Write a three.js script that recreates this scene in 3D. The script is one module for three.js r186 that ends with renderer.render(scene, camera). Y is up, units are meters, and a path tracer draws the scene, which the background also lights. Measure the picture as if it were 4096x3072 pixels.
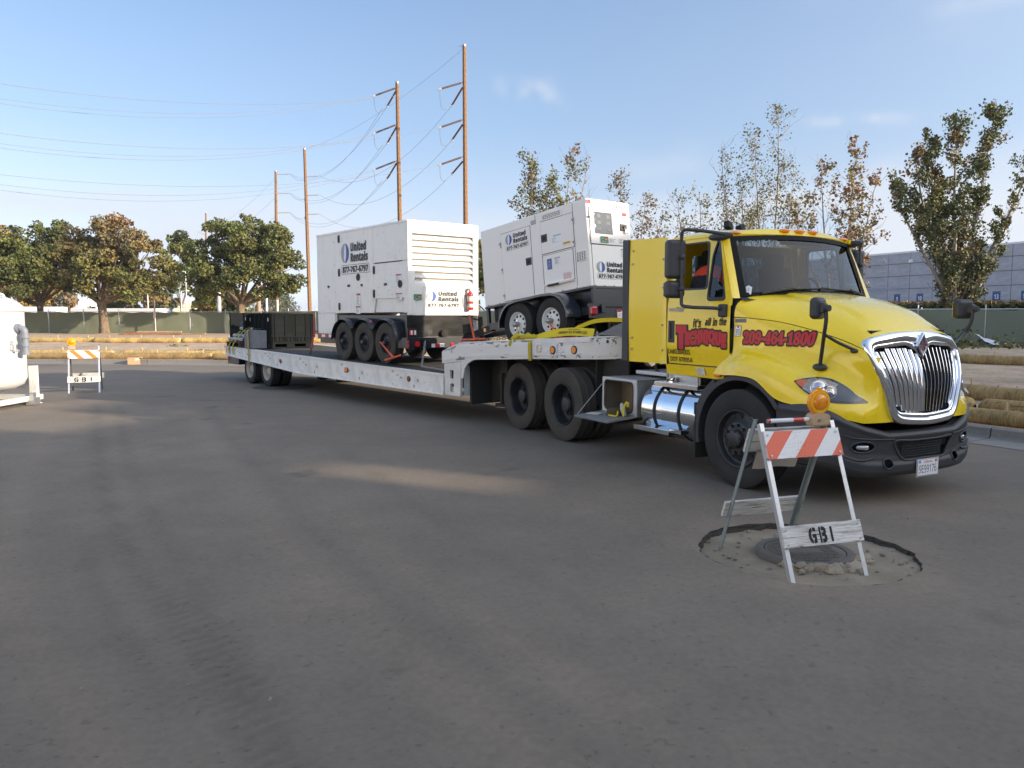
import * as THREE from 'three';
import { mergeGeometries } from 'three/addons/utils/BufferGeometryUtils.js';
import { RoundedBoxGeometry } from 'three/addons/geometries/RoundedBoxGeometry.js';

// ---------------------------------------------------------------- camera, sky, sun, exposure
const scene = new THREE.Scene();
const camera = new THREE.PerspectiveCamera(52.0, 4 / 3, 0.1, 3000);
camera.position.set(0, 1.8, 0);
camera.rotation.set(-0.0877, 0, 0);
const renderer = new THREE.WebGLRenderer({ antialias: true });
renderer.toneMapping = THREE.LinearToneMapping;
renderer.toneMappingExposure = 1.42;
renderer.shadowMap.enabled = true;
const SUN = new THREE.Vector3(0.905, 0.30, 0.425).normalize();
const sun = new THREE.DirectionalLight(new THREE.Color(1.0, 0.85, 0.66), 4.9);
sun.name = 'sun';
sun.position.copy(SUN).multiplyScalar(200);
sun.castShadow = true;
sun.shadow.radius = 1.5;
sun.shadow.mapSize.set(4096, 4096);
Object.assign(sun.shadow.camera, { left: -110, right: 110, top: 60, bottom: -60, near: 1, far: 420 });
scene.add(sun, sun.target);
scene.fog = new THREE.FogExp2(new THREE.Color(0.62, 0.70, 0.82), 0.0002);

// ---------------------------------------------------------------- random numbers and noise
function rng(seed) { let a = seed >>> 0; return () => { a = (a + 0x6d2b79f5) | 0; let t = Math.imul(a ^ (a >>> 15), 1 | a); t = (t + Math.imul(t ^ (t >>> 7), 61 | t)) ^ t; return ((t ^ (t >>> 14)) >>> 0) / 4294967296; }; }
const clamp = (x, a = 0, b = 1) => Math.min(b, Math.max(a, x));
const lerp = (a, b, t) => a + (b - a) * t;
const sstep = (a, b, x) => { const t = clamp((x - a) / (b - a)); return t * t * (3 - 2 * t); };
function hash2(i, j, s) { let h = Math.imul(i, 374761393) ^ Math.imul(j, 668265263) ^ Math.imul(s, 974711); h = Math.imul(h ^ (h >>> 13), 1274126177); return ((h ^ (h >>> 16)) >>> 0) / 4294967296; }
function vnoise(x, y, s = 0, per = 0) {
  const i = Math.floor(x), j = Math.floor(y), fx = x - i, fy = y - j, u = fx * fx * (3 - 2 * fx), v = fy * fy * (3 - 2 * fy);
  const w = (k) => (per ? ((k % per) + per) % per : k);
  return lerp(lerp(hash2(w(i), w(j), s), hash2(w(i + 1), w(j), s), u), lerp(hash2(w(i), w(j + 1), s), hash2(w(i + 1), w(j + 1), s), u), v);
}
function fbm(x, y, s = 0, oct = 4, per = 0) { let a = 0.5, t = 0, n = 0, p = per; for (let o = 0; o < oct; o++) { t += a * vnoise(x, y, s + o * 17, p); n += a; a *= 0.5; x *= 2; y *= 2; p *= 2; } return t / n; }

// ---------------------------------------------------------------- sky: air and thin clouds
{
  const W = 1024, H = 512, d = new Float32Array(W * H * 4);
  const mix = (a, b, t) => [lerp(a[0], b[0], t), lerp(a[1], b[1], t), lerp(a[2], b[2], t)];
  const stops = [[0, [0.55, 0.60, 0.68]], [0.10, [0.40, 0.51, 0.645]], [0.22, [0.25, 0.385, 0.585]], [0.42, [0.14, 0.255, 0.47]], [0.75, [0.145, 0.255, 0.455]], [1, [0.15, 0.255, 0.445]]];
  for (let r = 0; r < H; r++) {
    const up = ((r + 0.5) / H - 0.5) * Math.PI, y = Math.sin(up);
    for (let c = 0; c < W; c++) {
      const az = ((c + 0.5) / W - 0.5) * 2 * Math.PI, x = Math.cos(az) * Math.cos(up), z = Math.sin(az) * Math.cos(up);
      let k; const yy = clamp(y);
      for (let i = 0; i < stops.length - 1; i++) if (yy <= stops[i + 1][0]) { k = mix(stops[i][1], stops[i + 1][1], (yy - stops[i][0]) / (stops[i + 1][0] - stops[i][0])); break; }
      const cs = x * SUN.x + y * SUN.y + z * SUN.z, ang = Math.acos(clamp(cs, -1, 1));
      const glow = 2.7 * Math.exp(-ang / 0.46) + 5 * Math.exp(-ang / 0.13), warm = Math.exp(-ang / 0.7);
      const ray = (1 + 0.95 * cs * cs) / 1.09;                                              // air scatters most forwards and backwards
      k = [k[0] * (0.92 + 0.08 * ray) * ray + glow * 1.0, k[1] * ray + glow * (0.95 - 0.12 * warm), k[2] * ray * (1.04 - 0.04 * ray) + glow * (0.88 - 0.3 * warm)];
      if (y > 0.003) {
        const deg = (az + Math.PI / 2) * 180 / Math.PI, el = up * 180 / Math.PI;          // degrees right of the view axis, degrees up
        const n1 = fbm(deg * 0.10 + 7, el * 0.34 + 3, 5, 6), n2 = fbm(deg * 0.03 + 1, el * 0.12, 9, 5), n3 = fbm(deg * 0.5, el * 0.9 - deg * 0.12, 12, 5);
        let cl = sstep(0.38, 0.56, n2 * 0.45 + n1 * 0.55 + 0.10 * sstep(-16, 6, deg) * (1 - sstep(50, 80, deg))) * (1 - sstep(5.5, 11, el + (n1 - 0.5) * 10)) * 0.85;
        cl += sstep(0.6, 0.75, n2) * sstep(12, 20, el) * 0.22 * n3;
        const blob = (a, b, wa, wb, tilt) => { const da = deg - a, db = el - b - tilt * da; return Math.exp(-(da * da) / (wa * wa) - (db * db) / (wb * wb)); };
        const n4 = sstep(0.32, 0.68, fbm(deg * 1.1 + 3, el * 1.5 + deg * 0.5, 14, 5)); cl += 0.8 * blob(1.0, 15.35, 2.0, 0.55, -0.16) * n4 + 0.45 * blob(2.2, 15.5, 0.6, 0.6, 0.3) * n4 + 0.8 * blob(23, 12.5, 3.2, 0.26, -0.06) * n4 + 0.7 * blob(30.5, 20.8, 1.3, 0.4, 0.25) * n3 + 0.9 * blob(31.5, 18.5, 3, 0.5, 0.1) * n3;
        cl = clamp(cl);
        k = mix(k, [0.56 + glow * 0.5, 0.585 + glow * 0.45, 0.64 + glow * 0.4], cl);
      }
      if (y < 0) k = [0.16, 0.14, 0.12];
      d.set([k[0], k[1], k[2], 1], (r * W + c) * 4);
    }
  }
  const t = new THREE.DataTexture(d, W, H, THREE.RGBAFormat, THREE.FloatType);
  t.mapping = THREE.EquirectangularReflectionMapping; t.magFilter = THREE.LinearFilter; t.minFilter = THREE.LinearFilter; t.needsUpdate = true;
  scene.background = t; scene.environment = t;
}

// ---------------------------------------------------------------- naming and structure helpers
const used = {};
function numbered(n) { if (!(n in used)) { used[n] = 0; return n; } used[n]++; return n + '_' + String(used[n]).padStart(3, '0'); }
function shade(o) { o.castShadow = true; o.receiveShadow = true; return o; }
function tag(o, label, category, group, kind) { if (label) o.userData.label = label; if (category) o.userData.category = category; if (group) o.userData.group = group; if (kind) o.userData.kind = kind; return o; }
function thing(name, label, category, pos = [0, 0, 0], turn = 0, group) { const g = new THREE.Group(); g.name = numbered(name); g.position.set(...pos); g.rotation.y = turn; scene.add(g); return tag(g, label, category, group); }
function copyOf(o, label, pos, turn) { const c = o.clone(); c.name = numbered(o.name.replace(/_\d\d\d$/, '')); c.userData = { ...o.userData, label }; if (pos) c.position.set(...pos); if (turn !== undefined) c.rotation.y = turn; scene.add(c); return c; }
function norm(g) {
  g = g.index ? g.toNonIndexed() : g;
  for (const k of Object.keys(g.attributes)) if (!['position', 'normal', 'uv', 'color'].includes(k)) g.deleteAttribute(k);
  if (!g.attributes.normal) g.computeVertexNormals();
  if (!g.attributes.uv) g.setAttribute('uv', new THREE.BufferAttribute(new Float32Array(g.attributes.position.count * 2), 2));
  return g;
}
function merged(list) {
  list = list.flat(9).filter(Boolean).map(norm);
  const col = list.some((g) => g.attributes.color);
  for (const g of list) if (col && !g.attributes.color) g.setAttribute('color', new THREE.BufferAttribute(new Float32Array(g.attributes.position.count * 3).fill(1), 3));
  return list.length === 1 ? list[0] : mergeGeometries(list, false);
}
function obj(name, geos, mat, parent = scene) { const m = new THREE.Mesh(merged([geos]), mat); m.name = parent === scene ? numbered(name) : name; parent.add(m); return shade(m); }
const each = (name, list, mat, parent) => list.map((g) => obj(name, g, mat, parent));
function struct(name, geos, mat) { return tag(obj(name, geos, mat), null, null, null, 'structure'); }

// ---------------------------------------------------------------- geometry helpers (all in metres)
const V = (x, y, z) => new THREE.Vector3(x, y, z);
function xf(g, p = [0, 0, 0], r = [0, 0, 0], s) { const m = new THREE.Matrix4().compose(V(...p), new THREE.Quaternion().setFromEuler(new THREE.Euler(...r)), s ? V(...s) : V(1, 1, 1)); g.applyMatrix4(m); return g; }
const box = (w, h, d, p, r) => xf(new THREE.BoxGeometry(w, h, d), p, r);
const rbox = (w, h, d, rad, p, r, seg = 2) => xf(new RoundedBoxGeometry(w, h, d, seg, Math.min(rad, w / 2.01, h / 2.01, d / 2.01)), p, r);
const cyl = (r1, r2, h, p, r, seg = 20, open = false) => xf(new THREE.CylinderGeometry(r1, r2, h, seg, 1, open), p, r);
const sph = (r, p, s, seg = 16) => xf(new THREE.SphereGeometry(r, seg, Math.ceil(seg * 0.7)), p, [0, 0, 0], s);
const lathe = (pts, seg = 32, p, r) => xf(new THREE.LatheGeometry(pts.map(([x, y]) => new THREE.Vector2(x, y)), seg), p, r);
const tube = (pts, rad, seg = 24, rs = 8, closed = false) => new THREE.TubeGeometry(new THREE.CatmullRomCurve3(pts.map((p) => (p.isVector3 ? p : V(...p))), closed, 'centripetal'), seg, rad, rs, closed);
function bar(a, b, rad, rs = 8, r2) { a = V(...a); b = V(...b); const d = b.clone().sub(a), g = new THREE.CylinderGeometry(r2 ?? rad, rad, d.length(), rs); g.applyQuaternion(new THREE.Quaternion().setFromUnitVectors(V(0, 1, 0), d.clone().normalize())); g.translate((a.x + b.x) / 2, (a.y + b.y) / 2, (a.z + b.z) / 2); return g; }
function beam(a, b, w, h, up = [0, 1, 0]) { a = V(...a); b = V(...b); const d = b.clone().sub(a), L = d.length(), x = d.normalize(), z = x.clone().cross(V(...up)).normalize(), y = z.clone().cross(x), g = new THREE.BoxGeometry(L, h, w); g.applyMatrix4(new THREE.Matrix4().makeBasis(x, y, z)); g.translate((a.x + b.x) / 2, (a.y + b.y) / 2, (a.z + b.z) / 2); return g; }
function shapeOf(pts, holes = []) { const s = new THREE.Shape(pts.map(([x, y]) => new THREE.Vector2(x, y))); for (const h of holes) s.holes.push(new THREE.Path(h.map(([x, y]) => new THREE.Vector2(x, y)))); return s; }
function prism(pts, depth, { holes = [], bevel = 0, p, r } = {}) { const g = new THREE.ExtrudeGeometry(shapeOf(pts, holes), { depth: depth - 2 * bevel, bevelEnabled: bevel > 0, bevelThickness: bevel, bevelSize: bevel, bevelOffset: -bevel, bevelSegments: 2, curveSegments: 12 }); g.translate(0, 0, bevel); return xf(g, p, r); }
function rrect(w, h, r, x = 0, y = 0, n = 5) { const o = []; for (const [cx, cy, a] of [[w / 2 - r, h / 2 - r, 0], [-w / 2 + r, h / 2 - r, 1], [-w / 2 + r, -h / 2 + r, 2], [w / 2 - r, -h / 2 + r, 3]]) for (let i = 0; i <= n; i++) { const t = (a + i / n) * Math.PI / 2; o.push([x + cx + r * Math.cos(t), y + cy + r * Math.sin(t)]); } return o; }
function roundPoly(pts, r, n = 4) { const o = [], N = pts.length; for (let i = 0; i < N; i++) { const p = pts[i], a = pts[(i + N - 1) % N], b = pts[(i + 1) % N]; const la = Math.hypot(a[0] - p[0], a[1] - p[1]), lb = Math.hypot(b[0] - p[0], b[1] - p[1]), k = Math.min(r, la / 2.1, lb / 2.1); const s = [p[0] + (a[0] - p[0]) * k / la, p[1] + (a[1] - p[1]) * k / la], e = [p[0] + (b[0] - p[0]) * k / lb, p[1] + (b[1] - p[1]) * k / lb]; for (let j = 0; j <= n; j++) { const t = j / n; o.push([(1 - t) ** 2 * s[0] + 2 * t * (1 - t) * p[0] + t * t * e[0], (1 - t) ** 2 * s[1] + 2 * t * (1 - t) * p[1] + t * t * e[1]]); } } return o; }
// a grid surface: f(u, v) -> [x, y, z]; keep(u, v) may leave cells out
function gridSurf(nu, nv, f, { keep, uvs, smooth = true, color } = {}) {
  const pos = [], uv = [], idx = [], col = [];
  for (let j = 0; j <= nv; j++) for (let i = 0; i <= nu; i++) { const u = i / nu, v = j / nv, p = f(u, v); pos.push(...p); uv.push(...(uvs ? uvs(u, v, p) : [u, v])); if (color) col.push(...color(u, v, p)); }
  for (let j = 0; j < nv; j++) for (let i = 0; i < nu; i++) { if (keep && !keep((i + 0.5) / nu, (j + 0.5) / nv)) continue; const a = j * (nu + 1) + i; idx.push(a, a + 1, a + nu + 2, a, a + nu + 2, a + nu + 1); }
  const g = new THREE.BufferGeometry(); g.setAttribute('position', new THREE.Float32BufferAttribute(pos, 3)); g.setAttribute('uv', new THREE.Float32BufferAttribute(uv, 2)); if (color) g.setAttribute('color', new THREE.Float32BufferAttribute(col, 3));
  g.setIndex(idx); g.computeVertexNormals(); return g;
}
// tapered limb through points with a radius at each
function limb(pts, rad, sides = 6) {
  const pos = [], idx = [], uv = []; let prev = null; const n = pts.length; let L = 0;
  for (let i = 0; i < n; i++) {
    const a = pts[Math.max(0, i - 1)], b = pts[Math.min(n - 1, i + 1)], d = b.clone().sub(a).normalize(); if (i) L += pts[i].distanceTo(pts[i - 1]);
    let s = prev ? prev.clone().sub(d.clone().multiplyScalar(prev.dot(d))) : (Math.abs(d.y) < 0.9 ? V(0, 1, 0) : V(1, 0, 0)).cross(d); s.normalize(); prev = s; const t = d.clone().cross(s);
    for (let k = 0; k <= sides; k++) { const an = k / sides * Math.PI * 2, q = pts[i].clone().addScaledVector(s, Math.cos(an) * rad[i]).addScaledVector(t, Math.sin(an) * rad[i]); pos.push(q.x, q.y, q.z); uv.push(k / sides, L); }
  }
  for (let i = 0; i < n - 1; i++) for (let k = 0; k < sides; k++) { const a = i * (sides + 1) + k, b = a + sides + 1; idx.push(a, a + 1, b + 1, a, b + 1, b); }
  const g = new THREE.BufferGeometry(); g.setAttribute('position', new THREE.Float32BufferAttribute(pos, 3)); g.setAttribute('uv', new THREE.Float32BufferAttribute(uv, 2)); g.setIndex(idx); g.computeVertexNormals(); return g;
}

// ---------------------------------------------------------------- textures and materials
function bytesTex(S, f, { rx = 1, ry = 1, srgb = false, H = S } = {}) {
  const d = new Uint8Array(S * H * 4);
  for (let y = 0; y < H; y++) for (let x = 0; x < S; x++) { const k = f(x / S, y / H), o = (y * S + x) * 4; if (typeof k === 'number') { d[o] = d[o + 1] = d[o + 2] = clamp(k) * 255; } else { d[o] = clamp(k[0]) * 255; d[o + 1] = clamp(k[1]) * 255; d[o + 2] = clamp(k[2]) * 255; } d[o + 3] = 255; }
  const t = new THREE.DataTexture(d, S, H); t.wrapS = t.wrapT = THREE.RepeatWrapping; t.magFilter = THREE.LinearFilter; t.minFilter = THREE.LinearMipmapLinearFilter; t.repeat.set(rx, ry); if (srgb) t.colorSpace = THREE.SRGBColorSpace; t.needsUpdate = true; return t;
}
const lin = (r, g, b) => new THREE.Color().setRGB(r, g, b);
const std = (c, rough = 0.6, o = {}) => new THREE.MeshStandardMaterial({ color: Array.isArray(c) ? lin(...c) : lin(c, c, c), roughness: rough, ...o });
const phys = (c, rough = 0.4, o = {}) => new THREE.MeshPhysicalMaterial({ color: Array.isArray(c) ? lin(...c) : lin(c, c, c), roughness: rough, ...o });
function uvWorld(g, sc = 1, axis) { const p = g.attributes.position, n = g.attributes.normal, uv = new Float32Array(p.count * 2); for (let i = 0; i < p.count; i++) { const ax = axis ?? (Math.abs(n.getY(i)) > 0.6 ? 1 : Math.abs(n.getX(i)) > Math.abs(n.getZ(i)) ? 0 : 2); uv[i * 2] = (ax === 0 ? p.getZ(i) : p.getX(i)) / sc; uv[i * 2 + 1] = (ax === 1 ? p.getZ(i) : p.getY(i)) / sc; } g.setAttribute('uv', new THREE.BufferAttribute(uv, 2)); return g; }
// flat print on a thin sheet; draw(ctx, W, H) in pixels
function printMat(W, H, draw, o = {}) { const c = document.createElement('canvas'); c.width = W; c.height = H; const x = c.getContext('2d'); x.clearRect(0, 0, W, H); draw(x, W, H); const t = new THREE.CanvasTexture(c); t.colorSpace = THREE.SRGBColorSpace; t.magFilter = THREE.LinearFilter; return new THREE.MeshStandardMaterial({ map: t, transparent: true, roughness: o.rough ?? 0.45 }); }
const plane = (w, h, p, r) => xf(new THREE.PlaneGeometry(w, h), p, r);
function fitText(x, s, cx, cy, w, h, font, { weight = 'bold', stroke, sw = 0, fill = '#111', skew = 0 } = {}) {
  x.save(); x.font = weight + ' 100px ' + font; const m = x.measureText(s), hh = (m.actualBoundingBoxAscent + m.actualBoundingBoxDescent) || 72; x.translate(cx, cy); x.transform(w / m.width, 0, skew, h / hh, 0, 0); x.textAlign = 'center'; const y0 = (m.actualBoundingBoxAscent - m.actualBoundingBoxDescent) / 2; x.lineJoin = 'round';
  if (stroke) { x.strokeStyle = stroke; x.lineWidth = sw; x.strokeText(s, 0, y0); } x.fillStyle = fill; x.fillText(s, 0, y0); x.restore();
}
const noiseA = bytesTex(512, (u, v) => 0.55 * fbm(u * 8, v * 8, 3, 6, 8) + 0.45 * hash2(Math.floor(u * 512), Math.floor(v * 512), 4));
const blot = bytesTex(512, (u, v) => 0.75 + 0.35 * (fbm(u * 6, v * 6, 21, 6, 6) - 0.35));
const smudge = bytesTex(512, (u, v) => { const a = fbm(u * 5, v * 2, 41, 5, 5), b = sstep(0.55, 0.8, fbm(u * 24, v * 3, 43, 4, 24)), c = sstep(0.6, 0.75, fbm(u * 9, v * 9, 44, 5, 9)); const k = 0.98 - 0.10 * Math.max(0, a - 0.45) - 0.06 * b - 0.07 * c; return [k, k * 0.995, k * 0.98]; });
const scuff = bytesTex(512, (u, v) => clamp(0.35 + 0.5 * fbm(u * 6, v * 6, 31, 6, 6)));
const M = {
  yellow: phys([0.97, 0.69, 0.008], 0.42, { clearcoat: 0.75, clearcoatRoughness: 0.09, roughnessMap: scuff }),
  yellowDark: phys([0.88, 0.61, 0.01], 0.42, { clearcoat: 0.6, clearcoatRoughness: 0.2 }),
  plastic: std([0.042, 0.043, 0.047], 0.62, { roughnessMap: blot, bumpMap: noiseA, bumpScale: 0.0006 }),
  blackPaint: phys([0.012, 0.013, 0.017], 0.35, { clearcoat: 0.5, clearcoatRoughness: 0.2 }),
  blackMatte: std([0.02, 0.02, 0.021], 0.8),
  grime: std([0.035, 0.032, 0.028], 0.88, { map: blot }),
  rubber: std([0.034, 0.032, 0.030], 0.85, { map: blot, bumpMap: noiseA, bumpScale: 0.0008 }),
  rubberDusty: std([0.075, 0.066, 0.054], 0.92, { map: blot }),
  chrome: std([0.86, 0.86, 0.88], 0.06, { metalness: 1 }),
  alu: std([0.78, 0.79, 0.80], 0.2, { metalness: 1, roughnessMap: scuff }),
  aluDull: std([0.62, 0.62, 0.62], 0.5, { metalness: 1 }),
  steel: std([0.42, 0.41, 0.4], 0.5, { metalness: 1 }),
  galv: std([0.62, 0.64, 0.66], 0.42, { metalness: 0.8 }),
  white: phys([0.88, 0.86, 0.82], 0.45, { clearcoat: 0.3, clearcoatRoughness: 0.3, map: blot }),
  whiteGen: phys([0.85, 0.83, 0.79], 0.42, { clearcoat: 0.35, clearcoatRoughness: 0.25, map: smudge }),
  seam: std([0.05, 0.05, 0.05], 0.9),
  glassDark: phys([0.5, 0.6, 0.66], 0.02, { transmission: 1, ior: 1.5, thickness: 0 }),
  glassClear: phys([0.95, 0.95, 0.95], 0.03, { transmission: 1, ior: 1.45, thickness: 0 }),
  amber: phys([0.95, 0.28, 0.02], 0.25, { clearcoat: 1 }),
  redLens: phys([0.55, 0.015, 0.02], 0.2, { clearcoat: 1 }),
  orangePaint: std([0.62, 0.09, 0.03], 0.5),
  redPaint: std([0.45, 0.02, 0.02], 0.45),
  strap: std([0.62, 0.5, 0.02], 0.75),
  strapOld: std([0.42, 0.38, 0.06], 0.85, { map: blot }),
};
// ---------------------------------------------------------------- ground, kerb, verge
const R = rng(7);
const curbPts = [[-150, -52], [-90, -39], [-50, -32.6], [-30, -30.4], [-17.7, -29.2], [-10.5, -28.4], [-5, -26.9], [0, -22.6], [3.9, -16.6], [6.85, -11.5], [9.2, -7.2], [13, 0], [24, 20], [50, 66]];
const curbCurve = new THREE.CatmullRomCurve3(curbPts.map(([x, z]) => V(x, 0, z)), false, 'centripetal');
const curbS = []; { const n = 420, L = curbCurve.getPoints(2400); let acc = 0, step = 0; const cum = [0]; for (let i = 1; i < L.length; i++) cum.push(cum[i - 1] + L[i].distanceTo(L[i - 1])); const T = cum[cum.length - 1]; let k = 0; for (let i = 0; i <= n; i++) { const s = T * i / n; while (k < cum.length - 2 && cum[k + 1] < s) k++; curbS.push(L[k].clone().lerp(L[k + 1], (s - cum[k]) / (cum[k + 1] - cum[k]))); } }
const curbN = curbS.map((p, i) => { const d = curbS[Math.min(curbS.length - 1, i + 1)].clone().sub(curbS[Math.max(0, i - 1)]).normalize(); return V(d.z, 0, -d.x); });   // towards the verge
function offCurb(i, d, y = 0) { const k = clamp(Math.floor(i), 0, curbS.length - 2), f = i - k, p = curbS[k].clone().lerp(curbS[k + 1], f), n = curbN[k].clone().lerp(curbN[k + 1], f).normalize(); return p.addScaledVector(n, d).setY(y); }
const curbAtX = (x) => { for (let i = 0; i < curbS.length - 1; i++) if (curbS[i].x <= x && curbS[i + 1].x > x) return i + (x - curbS[i].x) / (curbS[i + 1].x - curbS[i].x); return 0; };
const vergeY = (d) => 0.165 + 0.135 * sstep(0.3, 7, d);

const grain = bytesTex(1024, (u, v) => { const c = hash2(Math.floor(u * 1024), Math.floor(v * 1024), 2), m = fbm(u * 90, v * 90, 8, 3, 90), l = fbm(u * 5, v * 5, 11, 5, 5); const sp = sstep(0.80, 0.86, fbm(u * 60, v * 60, 15, 2, 60)); const k = (0.62 + 0.16 * (l - 0.5) + 0.15 * (m - 0.5) + 0.09 * (c - 0.5)) * (1 - 0.2 * sp); return [k, k * 0.985, k * 0.96]; });
const grainB = bytesTex(1024, (u, v) => 0.6 * fbm(u * 120, v * 120, 40, 3, 120) + 0.4 * hash2(Math.floor(u * 1024), Math.floor(v * 1024), 41));
const asphaltMat = std(1, 0.93, { vertexColors: true, map: grain, bumpMap: grainB, bumpScale: 0.0008 });
const pitY = (z) => lerp(-0.058, -0.020, sstep(-6.6, -5.15, z));
const PIT = [2.24, -5.89], pitR = (a) => 0.79 + 0.035 * (fbm(Math.cos(a) * 5 + 9, Math.sin(a) * 5 + 9, 3, 4) - 0.5) * 2 + 0.012 * Math.sin(a * 23) * vnoise(a * 6, 2);
// wheel tracks across the road, as worn paths with [half width, strength (dark below 0, dust above), tread marks]
const TRACKS = [
  [[[-8.6, -16.2], [-6.71, -12.61], [-4.64, -8.75], [-3.23, -6.31], [-2.34, -4.99], [-1.81, -4.28], [-1.37, -3.62], [-1.02, -3.07], [-0.6, -2.3]], 0.11, -0.30, 1],
  [[[-8.1, -16.2], [-6.32, -12.61], [-4.27, -8.75], [-2.87, -6.31], [-2.17, -5.15], [-1.57, -4.17], [-1.07, -3.39], [-0.75, -2.9], [-0.4, -2.3]], 0.09, -0.22, 1],
  [[[-6.4, -15.4], [-4.41, -11.36], [-2.77, -7.94], [-1.88, -6.19], [-1.14, -4.92], [-0.7, -4.28], [-0.23, -3.54], [0.05, -3.13], [0.6, -2.3]], 0.17, 0.24, 1],
  [[[-6.0, -15.4], [-4.05, -11.3], [-2.4, -7.9], [-1.5, -6.15], [-0.8, -4.9], [-0.36, -4.2], [0.15, -3.4], [0.9, -2.3]], 0.08, -0.14, 1],
  [[[-3.6, -6.6], [-3.19, -5.77], [-2.86, -5.23], [-2.23, -4.34], [-1.68, -3.62], [-1.32, -3.13]], 0.06, -0.26, 0],
  [[[-7.4, -12.5], [-5.5, -8.75], [-4.13, -6.31], [-3.0, -4.58], [-2.3, -3.79], [-1.81, -3.25], [-1.2, -2.3]], 0.13, 0.26, 0],
  [[[-3.4, -11], [-2.32, -8.75], [-1.24, -6.43], [-0.57, -5.15], [0.0, -4.28], [0.9, -2.8]], 0.15, 0.2, 1],
  [[[-2.6, -11], [-1.5, -8.7], [-0.5, -6.4], [0.3, -5], [1.2, -3.4]], 0.1, -0.14, 0]];
function nearTrack(P, x, z) { let d = 1e9, l = 0, at = 0; for (let i = 0; i < P.length - 1; i++) { const ax = P[i][0], az = P[i][1], bx = P[i + 1][0] - ax, bz = P[i + 1][1] - az, L = Math.hypot(bx, bz), t = clamp(((x - ax) * bx + (z - az) * bz) / (L * L)), e = Math.hypot(x - ax - bx * t, z - az - bz * t); if (e < d) { d = e; at = l + t * L; } l += L; } return [d, at, l]; }
function asphaltColor(x, z) {
  const q = x * 0.89 - z * 0.45, l = x * 0.45 + z * 0.89;
  let k = 0.25 * (0.90 + 0.24 * (fbm(x * 0.35, z * 0.35, 51, 4) - 0.4)), dust = 0;
  k *= 0.95 + 0.12 * fbm(q * 1.6, l * 0.14, 61, 4);                                     // drawn-out sweeping marks along the traffic
  if (x > -11 && x < 8 && z > -17 && z < 1) for (const [P, w, a, bars] of TRACKS) {
    const [d, s, L] = nearTrack(P, x, z); if (d > w * 3.2) continue;
    const e = Math.min(1, s / 1.2, (L - s) / 0.8), m = Math.exp(-((d / w) ** 2)) * Math.max(0, e) * (0.5 + 0.8 * fbm(s * 0.5, P[0][0], 72, 3)), b = bars ? 0.55 + 0.75 * ((s * 11) % 1 > 0.45 ? 1 : 0) : 1;
    if (a > 0) dust += a * m * b * 0.9; else k *= 1 + a * m * b * 0.62;
  }
  dust += 0.20 * sstep(0.58, 0.8, fbm(x * 0.8 + 5, z * 0.8, 81, 5)) + 0.12 * sstep(0.55, 0.8, fbm(x * 3.1, z * 3.1, 85, 4));
  const rp = Math.hypot(x - PIT[0], z - PIT[1]); dust += 0.55 * Math.exp(-(((rp - 0.8) / 0.28) ** 2)) * fbm(x * 4, z * 4, 90, 4);
  const s = sstep(0.80, 0.86, fbm(x * 1.7, z * 1.7, 95, 3));                                 // oil spots
  k *= 1 - 0.25 * s;
  return [k * (1 + dust * 0.62) * 1.20, k * (1 + dust * 0.52) * 0.99, k * (1 + dust * 0.36) * 0.77];
}
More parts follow.
